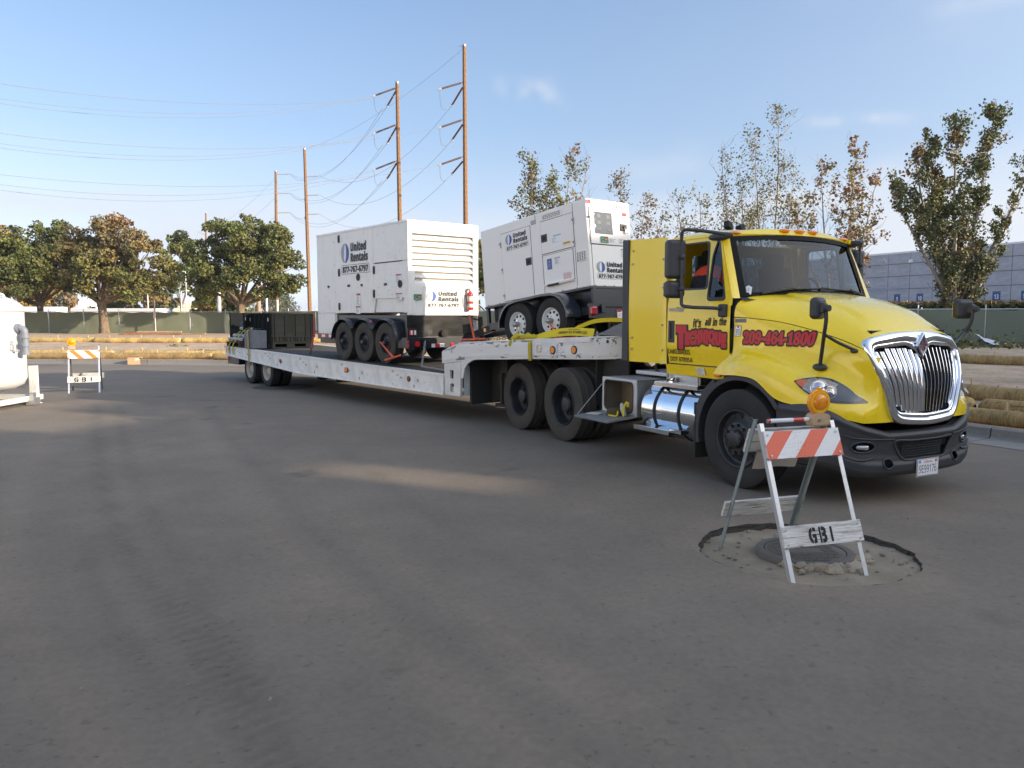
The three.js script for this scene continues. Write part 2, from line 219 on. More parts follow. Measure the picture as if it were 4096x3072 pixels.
{
  const gs = []; const UV = 2.6;
  const plate = (x0, x1, z0, z1, c, skip) => { const nx = Math.round((x1 - x0) / c), nz = Math.round((z1 - z0) / c); gs.push(gridSurf(nx, nz, (u, v) => [lerp(x0, x1, u), 0, lerp(z1, z0, v)], { keep: skip && ((u, v) => skip(lerp(x0, x1, u), lerp(z1, z0, v))), uvs: (u, v, p) => [p[0] / UV, p[2] / UV], color: (u, v, p) => asphaltColor(p[0], p[2]) })); };
  const P0 = [1.26, 3.22, -6.86, -4.90];
  plate(-10.5, 7.98, -16.8, 0, 0.07, (x, z) => !(x > P0[0] && x < P0[1] && z > P0[2] && z < P0[3]));
  plate(-150, -10.5, -60, 60, 1.5); plate(7.98, 70, -60, 60, 1.5); plate(-10.5, 7.98, -60, -16.8, 0.28); plate(-10.5, 7.98, 0, 60, 1.5);
  const N = 168;                                                                              // from the broken edge of the pit out to its square
  gs.push(gridSurf(N, 14, (u, v) => { const a = u * Math.PI * 2, r0 = pitR(a), cx = Math.cos(a), cz = Math.sin(a); const hx = cx > 0 ? P0[1] - PIT[0] : PIT[0] - P0[0], hz = cz > 0 ? P0[3] - PIT[1] : PIT[1] - P0[2], r1 = Math.min(hx / Math.max(1e-6, Math.abs(cx)), hz / Math.max(1e-6, Math.abs(cz))); const r = lerp(r0, r1, v); return [PIT[0] + cx * r, 0, PIT[1] + cz * r]; }, { uvs: (u, v, p) => [p[0] / UV, p[2] / UV], color: (u, v, p) => asphaltColor(p[0], p[2]) }));
  for (const g of gs) { const n = g.attributes.normal; for (let i = 0; i < n.count; i++) n.setXYZ(i, 0, 1, 0); }
  const road = struct('road', gs, asphaltMat);
  // broken asphalt edge of the pit, and its floor of scraped concrete
  const edge = gridSurf(260, 5, (u, v) => { const a = -u * Math.PI * 2, r = pitR(a) + (v > 0 && v < 1 ? 0.04 * (fbm(a * 26, v * 5, 33, 4) - 0.45) : 0) - v * 0.012; const ez = PIT[1] + Math.sin(a) * r; return [PIT[0] + Math.cos(a) * r, v * (pitY(ez) - 0.006), ez]; });
  tag(obj('broken_edge', edge, std([0.085, 0.078, 0.068], 0.95, { map: blot, bumpMap: noiseA, bumpScale: 0.006 }), road), 'broken asphalt edge round the sunken manhole');
  const floorMat = std(1, 0.95, { vertexColors: true, map: grain, bumpMap: grainB, bumpScale: 0.004 });
  const fl = gridSurf(150, 44, (u, v) => { const a = -u * Math.PI * 2, r = v * 0.86; const x = Math.cos(a) * r, z = Math.sin(a) * r; return [PIT[0] + x, pitY(PIT[1] + z) + 0.018 * (fbm(x * 9 + 20, z * 9 + 20, 44, 5) - 0.5) + 0.008 * sstep(0.72, 0.84, r), PIT[1] + z]; }, { uvs: (u, v, p) => [p[0] / 1.3, p[2] / 1.3], color: (u, v, p) => { const k = 0.8 + 0.5 * (fbm(p[0] * 5, p[2] * 5, 46, 5) - 0.4); const w = fbm(p[0] * 2.5, p[2] * 2.5, 47, 3); return [0.50 * k, (0.405 + 0.02 * w) * k, (0.285 + 0.03 * w) * k]; } });
  obj('pit_floor', fl, floorMat, road);
  struct('ground', gridSurf(48, 1, (u, v) => { const a = -u * Math.PI * 2, r = v * 2400; return [Math.cos(a) * r, -0.4, Math.sin(a) * r]; }), std([0.24, 0.20, 0.14], 1));
}
{ // unseen pale lot added to bounce sunlight, after bright ground mirrored in the tank
  struct('bounce_lot', gridSurf(20, 30, (u, v) => [lerp(-28, -14, u), 0.01 + 0.02 * vnoise(u * 20, v * 30), lerp(66, -11, v)], { uvs: (u, v) => [u * 6, v * 24] }), std([0.72, 0.57, 0.40], 1, { map: grain }));
}
// kerb, built of cast lengths with joints
const concrete = std([0.36, 0.34, 0.31], 0.9, { map: grain, bumpMap: noiseA, bumpScale: 0.002 });
{
  const kerb = thing('kerb', null, null); tag(kerb, null, null, null, 'structure');
  const i0 = curbAtX(-48), i1 = curbAtX(11); const per = 5.2;
  for (let i = i0; i < i1; i += per) {
    const e = Math.min(i + per - 0.025, i1), n = 6, prof = [[-0.62, 0.006], [-0.03, 0.012], [0.0, 0.05], [0.015, 0.145], [0.03, 0.16], [0.16, 0.166], [0.16, 0.02]];
    const g = gridSurf(n, prof.length - 1, (u, v) => { const [d, y] = prof[Math.round(v * (prof.length - 1))]; const p = offCurb(lerp(i, e, u), d, y); return [p.x, p.y, p.z]; }, { uvs: (u, v) => [u * 0.6, v * 0.4] });
    obj('kerb_stone', g, concrete, kerb);
  }
}
const dirtTex = bytesTex(1024, (u, v) => { const m = fbm(u * 40, v * 40, 108, 4, 40), l = fbm(u * 6, v * 6, 111, 5, 6), c = hash2(Math.floor(u * 1024), Math.floor(v * 1024), 112); const k = 0.66 + 0.34 * (l - 0.5) + 0.5 * (m - 0.5) + 0.14 * (c - 0.5); return [k, k * 0.97, k * 0.93]; });
const dirtMat = std(1, 1, { vertexColors: true, map: dirtTex, bumpMap: dirtTex, bumpScale: 0.03 });
{
  const ds = [0.14, 0.3, 0.6, 1, 1.5, 2, 2.6, 3.3, 4, 5, 6, 7.2, 8.5, 10, 11.5, 13, 14.5, 16, 18, 20, 23, 26, 30, 34, 38, 43, 50, 60, 80, 120, 200, 420];
  const ia = 0, ib = curbS.length - 1;
  struct('verge', gridSurf(420, ds.length - 1, (u, v) => { const d = ds[Math.round(v * (ds.length - 1))], i = lerp(ia, ib, u), p = offCurb(i, d); const y = vergeY(d) + (d > 0.5 && d < 70 ? 0.09 * (fbm(p.x * 0.7, p.z * 0.7, 120, 4) - 0.5) * sstep(0.5, 3, d) : 0); return [p.x, y, p.z]; },
    { uvs: (u, v, p) => [p[0] / 3.2, p[2] / 3.2], color: (u, v, p) => { const k = 0.82 + 0.5 * (fbm(p[0] * 0.25, p[2] * 0.25, 130, 4) - 0.4), g = sstep(0.56, 0.7, fbm(p[0] * 0.5, p[2] * 0.5, 131, 4)) * 0.35; return [(0.78 - 0.28 * g) * k, (0.575 - 0.11 * g) * k, (0.40 - 0.19 * g) * k]; } }), dirtMat);
}
// ---------------------------------------------------------------- straw wattles lying along the verge
const strawTex = bytesTex(512, (u, v) => { const f = fbm(u * 64, v * 8, 140, 4, 64), b = fbm(u * 5, v * 5, 141, 4, 5); const k = 0.5 + 0.6 * (f - 0.4) + 0.4 * (b - 0.5); return [k * 1.05, k * 0.95, k * 0.72]; });
const strawMat = std([0.93, 0.70, 0.34], 1, { map: strawTex, bumpMap: strawTex, bumpScale: 0.02 });
const strawDark = std([0.62, 0.46, 0.25], 1, { map: strawTex, bumpMap: strawTex, bumpScale: 0.02 });  // darker copy of strawMat, for some rows and all rolls right of the truck
const stakeMat = std([0.6, 0.42, 0.22], 0.9);
const ordinal = (n) => ['first', 'second', 'third', 'fourth', 'fifth', 'sixth', 'seventh', 'eighth', 'ninth', 'tenth', 'eleventh', 'twelfth', 'thirteenth', 'fourteenth', 'fifteenth', 'sixteenth', 'seventeenth', 'eighteenth', 'nineteenth', 'twentieth'][n - 1] ?? 'last';
function wattle(i0, i1, d, rad, mat, label, group, seed) {
  const n = Math.max(10, Math.round((i1 - i0) * 7)), c = offCurb((i0 + i1) / 2, d, 0), t = thing('straw_wattle', label, 'straw roll', [c.x, vergeY(d), c.z], 0, group);
  const g = gridSurf(n, 14, (u, v) => { const i = lerp(i0, i1, u), a = -v * Math.PI * 2, e = Math.min(1, Math.sqrt(Math.min(u, 1 - u) * (i1 - i0) / 0.3) + 0.25), q = offCurb(i, d + 0.12 * (fbm(i * 0.5, seed, 150, 3) - 0.5) * 2), r = rad * e * (0.9 + 0.22 * fbm(i * 2.2 + seed, v * 3, 151, 3)); const nn = curbN[clamp(Math.round(i), 0, curbN.length - 1)]; return [q.x - c.x + nn.x * Math.cos(a) * r * 1.15, rad * 0.78 + Math.sin(a) * r, q.z - c.z + nn.z * Math.cos(a) * r * 1.15]; }, { uvs: (u, v) => [u * (i1 - i0) * 0.7, v] });
  obj('straw_roll', g, mat, t);
  { const rr = rng(seed * 7 + 3), L = [], N = 170; for (let k = 0; k < N; k++) { const u = rr(), i = lerp(i0, i1, u), a = rr() * 3.6 - 0.25, q = offCurb(i, d), nn = curbN[clamp(Math.round(i), 0, curbN.length - 1)], r = rad * 0.93, px = q.x - c.x + nn.x * Math.cos(a) * r * 1.15, pz = q.z - c.z + nn.z * Math.cos(a) * r * 1.15, py = rad * 0.78 + Math.sin(a) * r; const l = 0.05 + 0.10 * rr(), dx = (rr() - 0.5) * 2, dz = (rr() - 0.5) * 2, dy = (rr() - 0.35); L.push(beam([px, py, pz], [px + dx * l, py + dy * l, pz + dz * l], 0.008, 0.006)); } tag(obj('loose_straw', L, mat, t), null, null, null, 'stuff'); }
  for (let s = 0.2; s < 0.95; s += 0.36) { const q = offCurb(lerp(i0, i1, s), d, 0); obj('stake', box(0.03, rad * 2 + 0.10, 0.03, [q.x - c.x, rad + 0.04, q.z - c.z], [0.05, s, 0.04]), stakeMat, t); }
}
{
  const step = 8.2;
  const A = curbAtX(-46), B = curbAtX(11), where = ['on the kerb', 'behind the kerb', 'up the bank', 'near the fence'];
  const rows = [[0.36, 0.13, strawDark, A, B, 0], [1.45, 0.15, strawMat, A + 2, B + 2, 1], [3.1, 0.15, strawDark, curbAtX(2), B + 3, 2], [13, 0.16, strawMat, A - 4, B + 4, 3]];
  for (const [d, r, m, a, b, w] of rows) { const k = Math.ceil((b - a) / step); let n = 0; for (let i = a; i < b; i += step + (w === 0 ? 0.05 : -0.12)) { n++; const p = offCurb(i + step / 2, d); const side = p.x < -9 ? 'left of the trailer' : p.x < 4.5 ? 'behind the truck' : 'right of the truck'; wattle(i, i + step - 0.1, d + 0.15 * (R() - 0.5) + (n % 2) * 0.14, r * (0.94 + 0.12 * R()), p.x > 3 ? strawDark : m, `straw wattle ${where[w]} ${side}, ${ordinal(n)} from left in its row`, 'straw wattles along the verge', n * 3 + w); } }
}
// ---------------------------------------------------------------- temporary fences with green screens
const meshTex = bytesTex(256, (u, v) => { const a = (u + v) * 8 % 1, b = (u - v + 8) * 8 % 1; return Math.min(Math.abs(a - 0.5), Math.abs(b - 0.5)) < 0.07 ? 0.9 : 0.4; });
const screenMat = std([0.20, 0.215, 0.145], 0.9, { bumpMap: meshTex, bumpScale: 0.012, side: THREE.DoubleSide });
const screenDark = std([0.19, 0.21, 0.15], 0.9, { bumpMap: meshTex, bumpScale: 0.012, side: THREE.DoubleSide });
function fence(a, b, y, h, step, label, mat, seed) {
  const A = V(a[0], y, a[1]), Bv = V(b[0], y, b[1]), L = A.distanceTo(Bv), n = Math.round(L / step), dir = Bv.clone().sub(A).normalize(), nor = V(-dir.z, 0, dir.x), rr = rng(seed), t = thing('screened_fence', label, 'fence', [A.x, y, A.z]);
  for (let k = 0; k <= n; k++) { const p = dir.clone().multiplyScalar(L * k / n); obj('post', bar([p.x, -0.05, p.z], [p.x, h + 0.22, p.z], 0.034), M.galv, t); if (k % 2 === 0) obj('post', bar([p.x + dir.x * 0.16, -0.05, p.z + dir.z * 0.16], [p.x + dir.x * 0.16, h + 0.1, p.z + dir.z * 0.16], 0.03), M.galv, t); }
  obj('top_rail', bar([0, h, 0], [dir.x * L, h, dir.z * L], 0.026), M.galv, t);
  for (let k = 0; k < n; k++) { const s0 = L * k / n + 0.05, s1 = L * (k + 1) / n - 0.02, sag = 0.012 + 0.04 * rr(); obj('screen', gridSurf(24, 10, (u, v) => { const s = lerp(s0, s1, u), top = h - 0.03 - sag * Math.sin(u * Math.PI) * (0.5 + 0.5 * Math.sin(u * 11 + k)), yy = v * top, o = 0.06 + 0.07 * (fbm(s * 0.9, yy * 0.8, seed, 3) - 0.5) * 2 * Math.sin(v * Math.PI); return [dir.x * s + nor.x * o, yy, dir.z * s + nor.z * o]; }, { uvs: (u, v) => [u * 2.4, v * 1.4] }), mat, t); }
}
fence([-62, -66.2], [-20.5, -64.6], 0.26, 1.78, 3.05, 'long grey-green screened fence behind the verge trees, left of the trailer', screenMat, 201);
fence([-20.4, -64.5], [26, -37.6], 0.26, 1.82, 3.05, 'dark green screened fence running behind the truck and trailer', screenDark, 202);
fence([26.1, -37.5], [58, -19], 0.26, 1.86, 3.4, 'dark green screened fence right of the yellow truck, hedge above it', screenDark, 203);

// ---------------------------------------------------------------- pit: manhole
{
  const t = thing('manhole_cover', 'round iron manhole cover standing proud in the sunken concrete patch under the near barricade', 'manhole cover', [PIT[0], 0, PIT[1] + 0.0]);
  const iron = std([0.17, 0.155, 0.135], 0.75, { metalness: 0.15, map: blot, bumpMap: noiseA, bumpScale: 0.002 });
  obj('frame', lathe([[0.30, 0.010], [0.315, 0.012], [0.352, 0.010], [0.36, 0.002], [0.365, -0.1], [0.3, -0.1], [0.3, -0.02], [0.3, 0.010]], 64), iron, t);
  obj('lid', lathe([[0.0001, 0.006], [0.29, 0.006], [0.296, 0.003], [0.296, -0.05]], 64), iron, t);
  const ribs = []; for (let k = -7; k <= 7; k++) { const s = k * 0.036, l = Math.sqrt(0.27 ** 2 - s * s); for (let q = -l + 0.02; q < l - 0.02; q += 0.05) if (!(Math.abs(s) < 0.05 && Math.abs(q) < 0.13)) ribs.push(box(0.036, 0.006, 0.022, [q, 0.008, s])); }
  obj('tread_pattern', ribs, iron, t);
  const rr = rng(91), lump = []; for (let k = 0; k < 46; k++) { const a = 0.2 + rr() * 2.2, r = 0.37 + 0.12 * rr() * rr(), s = 0.012 + 0.035 * rr(); lump.push(xf(new THREE.IcosahedronGeometry(s, 0), [Math.cos(a) * r, pitY(PIT[1] + Math.sin(a) * r) + s * 0.4, Math.sin(a) * r], [rr() * 6, rr() * 6, 0], [1.4, 0.8, 1])); }
  lump.push(gridSurf(40, 6, (u, v) => { const a = -(0.1 + u * 1.5), r = 0.355 + v * 0.13 * Math.sin(u * Math.PI), hh = (1 - v) ** 1.5 * 0.03 * Math.sin(u * Math.PI) ** 0.5 * (0.7 + 0.7 * fbm(u * 9, v * 3, 8, 3)); return [Math.cos(a) * r, -0.03 + hh, -Math.sin(a) * r]; }));
  obj('mortar_collar', lump, std([0.42, 0.36, 0.27], 0.95, { bumpMap: noiseA, bumpScale: 0.006, side: THREE.DoubleSide }), t).userData.kind = undefined;
}
{ // second patch by the trailer's rear wheels
  const g = gridSurf(80, 6, (u, v) => { const a = -u * Math.PI * 2, r = v * (0.75 + 0.05 * fbm(a * 3, 1, 5, 3)); return [-5.7 + Math.cos(a) * r, 0.004 + 0.006 * (1 - v), -19.6 + Math.sin(a) * r]; });
  struct('patched_asphalt', g, std([0.10, 0.09, 0.075], 0.95, { map: grain }));
}
// small stones and leaves on the road: each one can be seen, none can be told from the next
{
  const rr = rng(77), geos = []; for (let k = 0; k < 150; k++) { const z = -2.6 - 9 * rr(), x = (rr() - 0.5) * 1.35 * -z, s = 0.003 + 0.007 * rr() * rr(); geos.push(xf(new THREE.IcosahedronGeometry(s, 0), [x, s * 0.5, z], [rr() * 6, rr() * 6, rr()], [1.3, 0.6, 1])); }
  for (let k = 0; k < 60; k++) { const a = rr() * 6.28, r = 0.45 + 0.33 * rr(), s = 0.006 + 0.014 * rr(); geos.push(xf(new THREE.IcosahedronGeometry(s, 0), [PIT[0] + Math.cos(a) * r, pitY(PIT[1] + Math.sin(a) * r) + s * 0.4, PIT[1] + Math.sin(a) * r], [rr() * 6, rr() * 6, 0], [1.3, 0.7, 1])); }
  tag(obj('gravel', geos, std([0.24, 0.21, 0.17], 0.9)), 'loose grit and pebbles scattered over the asphalt', 'gravel', null, 'stuff');
}
// ---------------------------------------------------------------- trees
const barkTex = bytesTex(256, (u, v) => { const k = 0.55 + 0.7 * (fbm(u * 14, v * 4, 160, 4, 14) - 0.45); return [k, k * 0.95, k * 0.88]; });
const bark = std([0.33, 0.25, 0.175], 0.95, { map: barkTex, bumpMap: barkTex, bumpScale: 0.03 });
const barkPale = std([0.62, 0.56, 0.49], 0.9, { map: barkTex, bumpMap: barkTex, bumpScale: 0.01 });
const leafMat = phys(1, 0.75, { vertexColors: true, side: THREE.DoubleSide, transmission: 0.22, thickness: 0 });
// leaves: [centre, size, colour] become little folded faces turned at random
function leaves(list, rr) {
  const n = list.length, pos = new Float32Array(n * 12), col = new Float32Array(n * 12), idx = new Uint32Array(n * 6), a = V(0, 0, 0), b = V(0, 0, 0), d = V(0, 0, 0);
  list.forEach(([p, s, c], i) => {
    a.set(rr() - 0.5, (rr() - 0.5) * 0.8, rr() - 0.5).normalize(); b.set(rr() - 0.5, rr() - 0.5, rr() - 0.5).cross(a).normalize(); d.copy(a).cross(b).multiplyScalar(s * 0.18);
    const w = s * (0.75 + 0.5 * rr()), q = [[-0.5, 0, -1], [0.05, -0.5, 1], [0.55, 0, -1], [0.05, 0.5, 1]];
    q.forEach(([u, v, f], k) => { const o = i * 12 + k * 3; pos[o] = p.x + a.x * u * w + b.x * v * w + d.x * f; pos[o + 1] = p.y + a.y * u * w + b.y * v * w + d.y * f; pos[o + 2] = p.z + a.z * u * w + b.z * v * w + d.z * f; col[o] = c[0]; col[o + 1] = c[1]; col[o + 2] = c[2]; });
    idx.set([i * 4, i * 4 + 1, i * 4 + 2, i * 4, i * 4 + 2, i * 4 + 3], i * 6);
  });
  const g = new THREE.BufferGeometry(); g.setAttribute('position', new THREE.BufferAttribute(pos, 3)); g.setAttribute('color', new THREE.BufferAttribute(col, 3)); g.setIndex(new THREE.BufferAttribute(idx, 1)); g.computeVertexNormals(); return g;
}
const G_GREEN = [0.125, 0.15, 0.03], G_OLIVE = [0.20, 0.172, 0.04], G_RUST = [0.27, 0.125, 0.05], G_YEL = [0.36, 0.25, 0.05], G_DARK = [0.075, 0.10, 0.028], G_GREY = [0.2, 0.19, 0.13], G_BROWN = [0.26, 0.15, 0.06];
const mixc = (a, b, t) => [lerp(a[0], b[0], t), lerp(a[1], b[1], t), lerp(a[2], b[2], t)];
function wander(a, b, n, amp, rr) { const o = []; for (let i = 0; i <= n; i++) { const t = i / n, p = a.clone().lerp(b, t); if (i && i < n) p.add(V((rr() - 0.5) * amp, (rr() - 0.5) * amp, (rr() - 0.5) * amp)); o.push(p); } return o; }
// broad rounded street tree. lobes: [x, y, z, radius] in metres from the base; tint(p, rr) -> colour
function broadTree(label, x, z, y, trunkH, trunkR, lobes, nClump, perClump, leafS, tint, seed, { lean = 0, clumpR = 0.62, mat = bark } = {}) {
  const rr = rng(seed), t = thing('broad_tree', label, 'tree', [x, y, z], 0), wood = [], L = [];
  const fork = V(lean, trunkH, 0);
  obj('trunk', limb([V(0, -0.2, 0), V(0, 0.12, 0), V(lean * 0.2, trunkH * 0.35, 0), V(lean * 0.6, trunkH * 0.75, 0), fork], [trunkR * 1.7, trunkR * 1.25, trunkR, trunkR * 0.9, trunkR * 1.02], 12), mat, t);
  const mains = lobes.map(([a, b, c, r]) => { const e = V(a, b, c), mid = fork.clone().lerp(e, 0.5).add(V(a * 0.14, -0.1 * b * 0.1, c * 0.14)); const q = [fork.clone().add(V(0, -0.15, 0)), fork.clone().lerp(mid, 0.5).add(V((rr() - 0.5) * 0.3, (rr() - 0.5) * 0.2, (rr() - 0.5) * 0.3)), mid, mid.clone().lerp(e, 0.55).add(V((rr() - 0.5) * 0.3, 0, (rr() - 0.5) * 0.3)), e]; const k = trunkR * (0.4 + 0.14 * rr()); wood.push(limb(q, [k, k * 0.8, k * 0.6, k * 0.4, k * 0.14], 7)); return q; });
  const tot = lobes.reduce((s, l) => s + l[3] ** 2, 0);
  lobes.forEach(([a, b, c, r], li) => {
    const n = Math.round(nClump * r * r / tot);
    for (let k = 0; k < n; k++) {
      const u = rr() * 2 - 1, th = rr() * 6.283, s = Math.sqrt(1 - u * u), rad = r * (0.45 + 0.6 * Math.sqrt(rr())), ce = V(a + s * Math.cos(th) * rad, b + u * rad * 0.82, c + s * Math.sin(th) * rad);
      if (ce.y < trunkH * 0.85 || vnoise(ce.x * 0.9 + seed, ce.y * 0.9 + ce.z * 0.5, 7) > 0.74) continue;
      if (k % 2 === 0) { const m = mains[li][2 + (k % 4 === 0 ? 1 : 0)]; wood.push(limb(wander(m, ce, 4, 0.4, rr), [0.055, 0.045, 0.034, 0.022, 0.01], 4)); }
      const cr = clumpR * (0.45 + 0.95 * rr()), tone = 0.75 + 0.5 * rr(), m = Math.round(1.45 * perClump * cr * cr / (clumpR * clumpR)), base = tint(ce, rr);
      for (let q = 0; q < m; q++) { const uu = rr() * 2 - 1, tt = rr() * 6.283, ss = Math.sqrt(1 - uu * uu), ra = cr * Math.cbrt(rr()); const j = tone * (0.75 + 0.5 * rr()); L.push([V(ce.x + ss * Math.cos(tt) * ra, ce.y + uu * ra * 0.75 - 0.1 * cr, ce.z + ss * Math.sin(tt) * ra), leafS * (0.65 + 0.7 * rr()), [base[0] * j, base[1] * j, base[2] * j]]); }
    }
  });
  obj('branches', wood, mat, t); obj('crown', leaves(L, rr), leafMat, t); return t;
}
// thin half-bare tree: stems [x0,z0, dx, top, dz, bend, leafy 0..1, leaf start 0..1]
function sparseTree(label, x, z, y, stems, tint, seed, { leafS = 0.17, r0 = 0.13, density = 1, side = 1.6, clump = 0.34, fork = 0 } = {}) {
  const rr = rng(seed), t = thing('sparse_tree', label, 'tree', [x, y, z], 0, undefined), wood = [], twig = [], L = [];
  stems.forEach(([x0, z0, dx, top, dz, bend, leafy, start = 0.3, bare = 0]) => {
    const n = 10, pts = [], rad = []; for (let i = 0; i <= n; i++) { const f = i / n; const fd = (1 - fork) * f ** 1.25 + fork * Math.max(0, f - 0.24) * 1.316; pts.push(V(x0 * (1 - fork * 0.6) + dx * fd + bend * Math.sin(f * Math.PI) * (1 - fork * Math.max(0, 1 - f * 4)) + (i ? (rr() - 0.5) * 0.12 : 0), -0.2 + (top + 0.2) * f, z0 + dz * fd + (i ? (rr() - 0.5) * 0.12 : 0))); rad.push(Math.max(0.012, r0 * (1 - f * 0.92) * (i === 0 ? 1.25 : 1))); }
    wood.push(limb(pts, rad, 8));
    const nb = Math.round(top * 2.1);
    for (let k = 0; k < nb; k++) {
      const f = 0.16 + 0.82 * (k + rr()) / nb, i = Math.min(n - 1, Math.floor(f * n)), p = pts[i].clone().lerp(pts[i + 1], f * n - i), th = rr() * 6.283, len = side * (1.05 - 0.78 * f) * (0.5 + rr()), e = p.clone().add(V(Math.cos(th) * len * 0.75, len * (0.55 + 0.5 * rr()), Math.sin(th) * len * 0.75)), q = wander(p, e, 3, 0.22, rr);
      twig.push(limb(q, [0.036 * (1.2 - f), 0.026 * (1.2 - f), 0.016, 0.007], 4));
      for (let s = 0; s < 3; s++) { const b = q[1 + (s % 3)], e2 = b.clone().add(V((rr() - 0.5) * 0.9, 0.15 + rr() * 0.6, (rr() - 0.5) * 0.9)); twig.push(limb([b, b.clone().lerp(e2, 0.5).add(V(0, (rr() - 0.5) * 0.15, 0)), e2], [0.012, 0.009, 0.005], 3)); if (f > start && f > bare * 0.3 && rr() < leafy) { const m = Math.round(26 * density * (0.5 + rr())), base = tint(e2, rr), cr = clump * (0.6 + 0.8 * rr()); for (let l = 0; l < m; l++) { const c = b.clone().lerp(e2, 0.3 + 0.8 * rr()), j = 0.65 + 0.7 * rr(); L.push([V(c.x + (rr() + rr() - 1) * cr, c.y + (rr() + rr() - 1) * cr * 1.3 - cr * 0.4, c.z + (rr() + rr() - 1) * cr), leafS * (0.6 + 0.7 * rr()), [base[0] * j, base[1] * j, base[2] * j]]); } } }
    }
  });
  obj('trunk', wood, barkPale, t); obj('twigs', twig, barkPale, t); if (L.length) obj('crown', leaves(L, rr), leafMat, t); return t;
}
// a place on the ground from a bearing (metres right per metre away) and a distance
const at = (px, D) => [(px - 1106) / 1700 * D, -D];
const mixed = (a, b, c) => (p, rr) => { const k = rr(); return k < 0.6 ? mixc(a, b, rr()) : k < 0.85 ? a : mixc(b, c, rr()); };
{
  const D = 62.5, y = 0.28, s = D / 1700;
  const [x3, z3] = at(228, D);
  broadTree('wide russet and green street tree with a pale trunk, between tank and trailer', x3, z3, y, 2.5, 0.34, [[-3.1, 5.3, 0.3, 1.7], [-1.6, 4.0, 1.2, 1.35], [-0.6, 7.6, 0, 1.9], [1.6, 7.4, 0.4, 1.7], [3.4, 6.2, 0, 1.5], [4.6, 5.0, 0.5, 1.15], [2.6, 4.0, 0.9, 1.35], [0.4, 5.2, 1.3, 1.5], [0.2, 5.4, -1.5, 1.6], [-2.2, 6.6, -0.6, 1.6], [0.7, 8.6, 0.2, 1.1], [3.9, 3.9, -0.4, 1.1]], 235, 62, 0.205, (p, rr) => { const h = sstep(4.5, 8.8, p.y); return mixc(mixc(G_GREEN, G_OLIVE, rr()), mixc(G_RUST, G_GREY, rr() * 0.8), clamp(h * 0.75 + 0.3 * rr() - 0.15)); }, 301, { lean: -0.15, clumpR: 0.6 });
  const [x2, z2] = at(92, D + 5);
  broadTree('green street tree with a dark forked trunk, directly behind the white tank', x2, z2, y, 2.6, 0.27, [[-2.0, 5.6, 0, 1.7], [-0.5, 7.9, 0, 1.7], [1.5, 7.9, 0, 1.6], [2.2, 5.7, 0.5, 1.7], [0.2, 5.4, 1, 1.6], [3.1, 6.6, -0.3, 1.3], [0.2, 6.3, -1.2, 1.7], [3.0, 4.6, 0.6, 1.1], [-2.9, 7.0, 0.2, 1.2]], 190, 66, 0.205, (p, rr) => mixc(mixc(G_DARK, G_GREEN, rr()), mixc(G_YEL, G_OLIVE, rr()), rr() < 0.3 ? 0.65 * rr() : 0.1), 302, { clumpR: 0.6 });
  const [x1, z1] = at(-38, D - 1);
  broadTree('leftmost street tree, deep green with a yellowing top, cut by the picture edge', x1, z1, y, 2.6, 0.3, [[0.2, 7.4, 0, 2.1], [2.4, 6.0, 0.3, 2.0], [3.4, 4.4, 0.4, 1.6], [1.2, 4.2, 1, 1.9], [-1.6, 5.6, 0, 2.0], [2.0, 7.6, -0.4, 1.5], [0.8, 5.6, -1.2, 1.9], [4.0, 5.9, 0, 1.2]], 200, 68, 0.205, (p, rr) => mixc(mixc(G_GREEN, G_DARK, rr()), mixc(G_YEL, G_RUST, rr() * 0.6), clamp(sstep(6.2, 8.6, p.y) * 0.7 * rr() + 0.12 * rr())), 303, { clumpR: 0.62 });
  const [x4, z4] = at(523, D + 1);
  broadTree('dense dark green street tree with several limbs, behind the trailer tail', x4, z4, y, 2.35, 0.31, [[-2.4, 5.9, 0, 1.85], [-1.1, 7.6, 0.2, 1.7], [0.8, 8.0, 0, 1.8], [2.8, 7.2, 0, 1.75], [3.6, 5.2, 0.2, 1.55], [-2.9, 4.2, 0.2, 1.35], [-1.2, 4.6, 1.2, 1.55], [1.0, 5.4, 1.5, 1.75], [2.4, 4.1, 0.8, 1.25], [0.4, 6.0, -1.6, 1.9], [3.9, 3.9, -0.3, 0.95], [0.9, 6.8, 1.0, 1.6]], 270, 72, 0.205, (p, rr) => mixc(mixc(G_DARK, G_GREEN, 0.35 + 0.65 * rr()), G_OLIVE, rr() * 0.55), 304, { clumpR: 0.6 });
  // farther, smaller trees seen under and between the crowns
  const far = (label, px, dist, h, w, tint, seed, kind = 1) => { const [x, z] = at(px, dist), lb = []; const rr = rng(seed); for (let k = 0; k < 7; k++) lb.push([(rr() - 0.5) * w * 0.6, h * (0.36 + 0.5 * rr()), (rr() - 0.5) * w * 0.5, w * 0.24]); lb.push([0, h * 0.84, 0, w * 0.22]); broadTree(label, x, z, 0.2, h * 0.2, 0.2, lb, 70, 40, 0.4, tint, seed, { clumpR: w * 0.115 }); };
  far('brown autumn tree beyond the fence, right of the leftmost crown', 62, 105, 8.2, 8, mixed(G_BROWN, G_GREY, G_RUST), 310);
  far('yellow-brown tree beyond the fence beside the white building', 112, 90, 6.4, 6, mixed(G_YEL, G_BROWN, G_OLIVE), 311);
  far('grey-brown bushy tree in front of the white building', 152, 84, 4.8, 3.6, mixed(G_GREY, G_BROWN, G_GREY), 312);
  far('olive tree with a bare trunk beyond the fence, behind the russet tree', 300, 100, 7.2, 9, mixed(G_OLIVE, G_BROWN, G_GREEN), 313);
  far('low dark bush beyond the fence, right of the russet tree trunk', 265, 120, 5.2, 7, mixed(G_DARK, G_GREEN, G_OLIVE), 314);
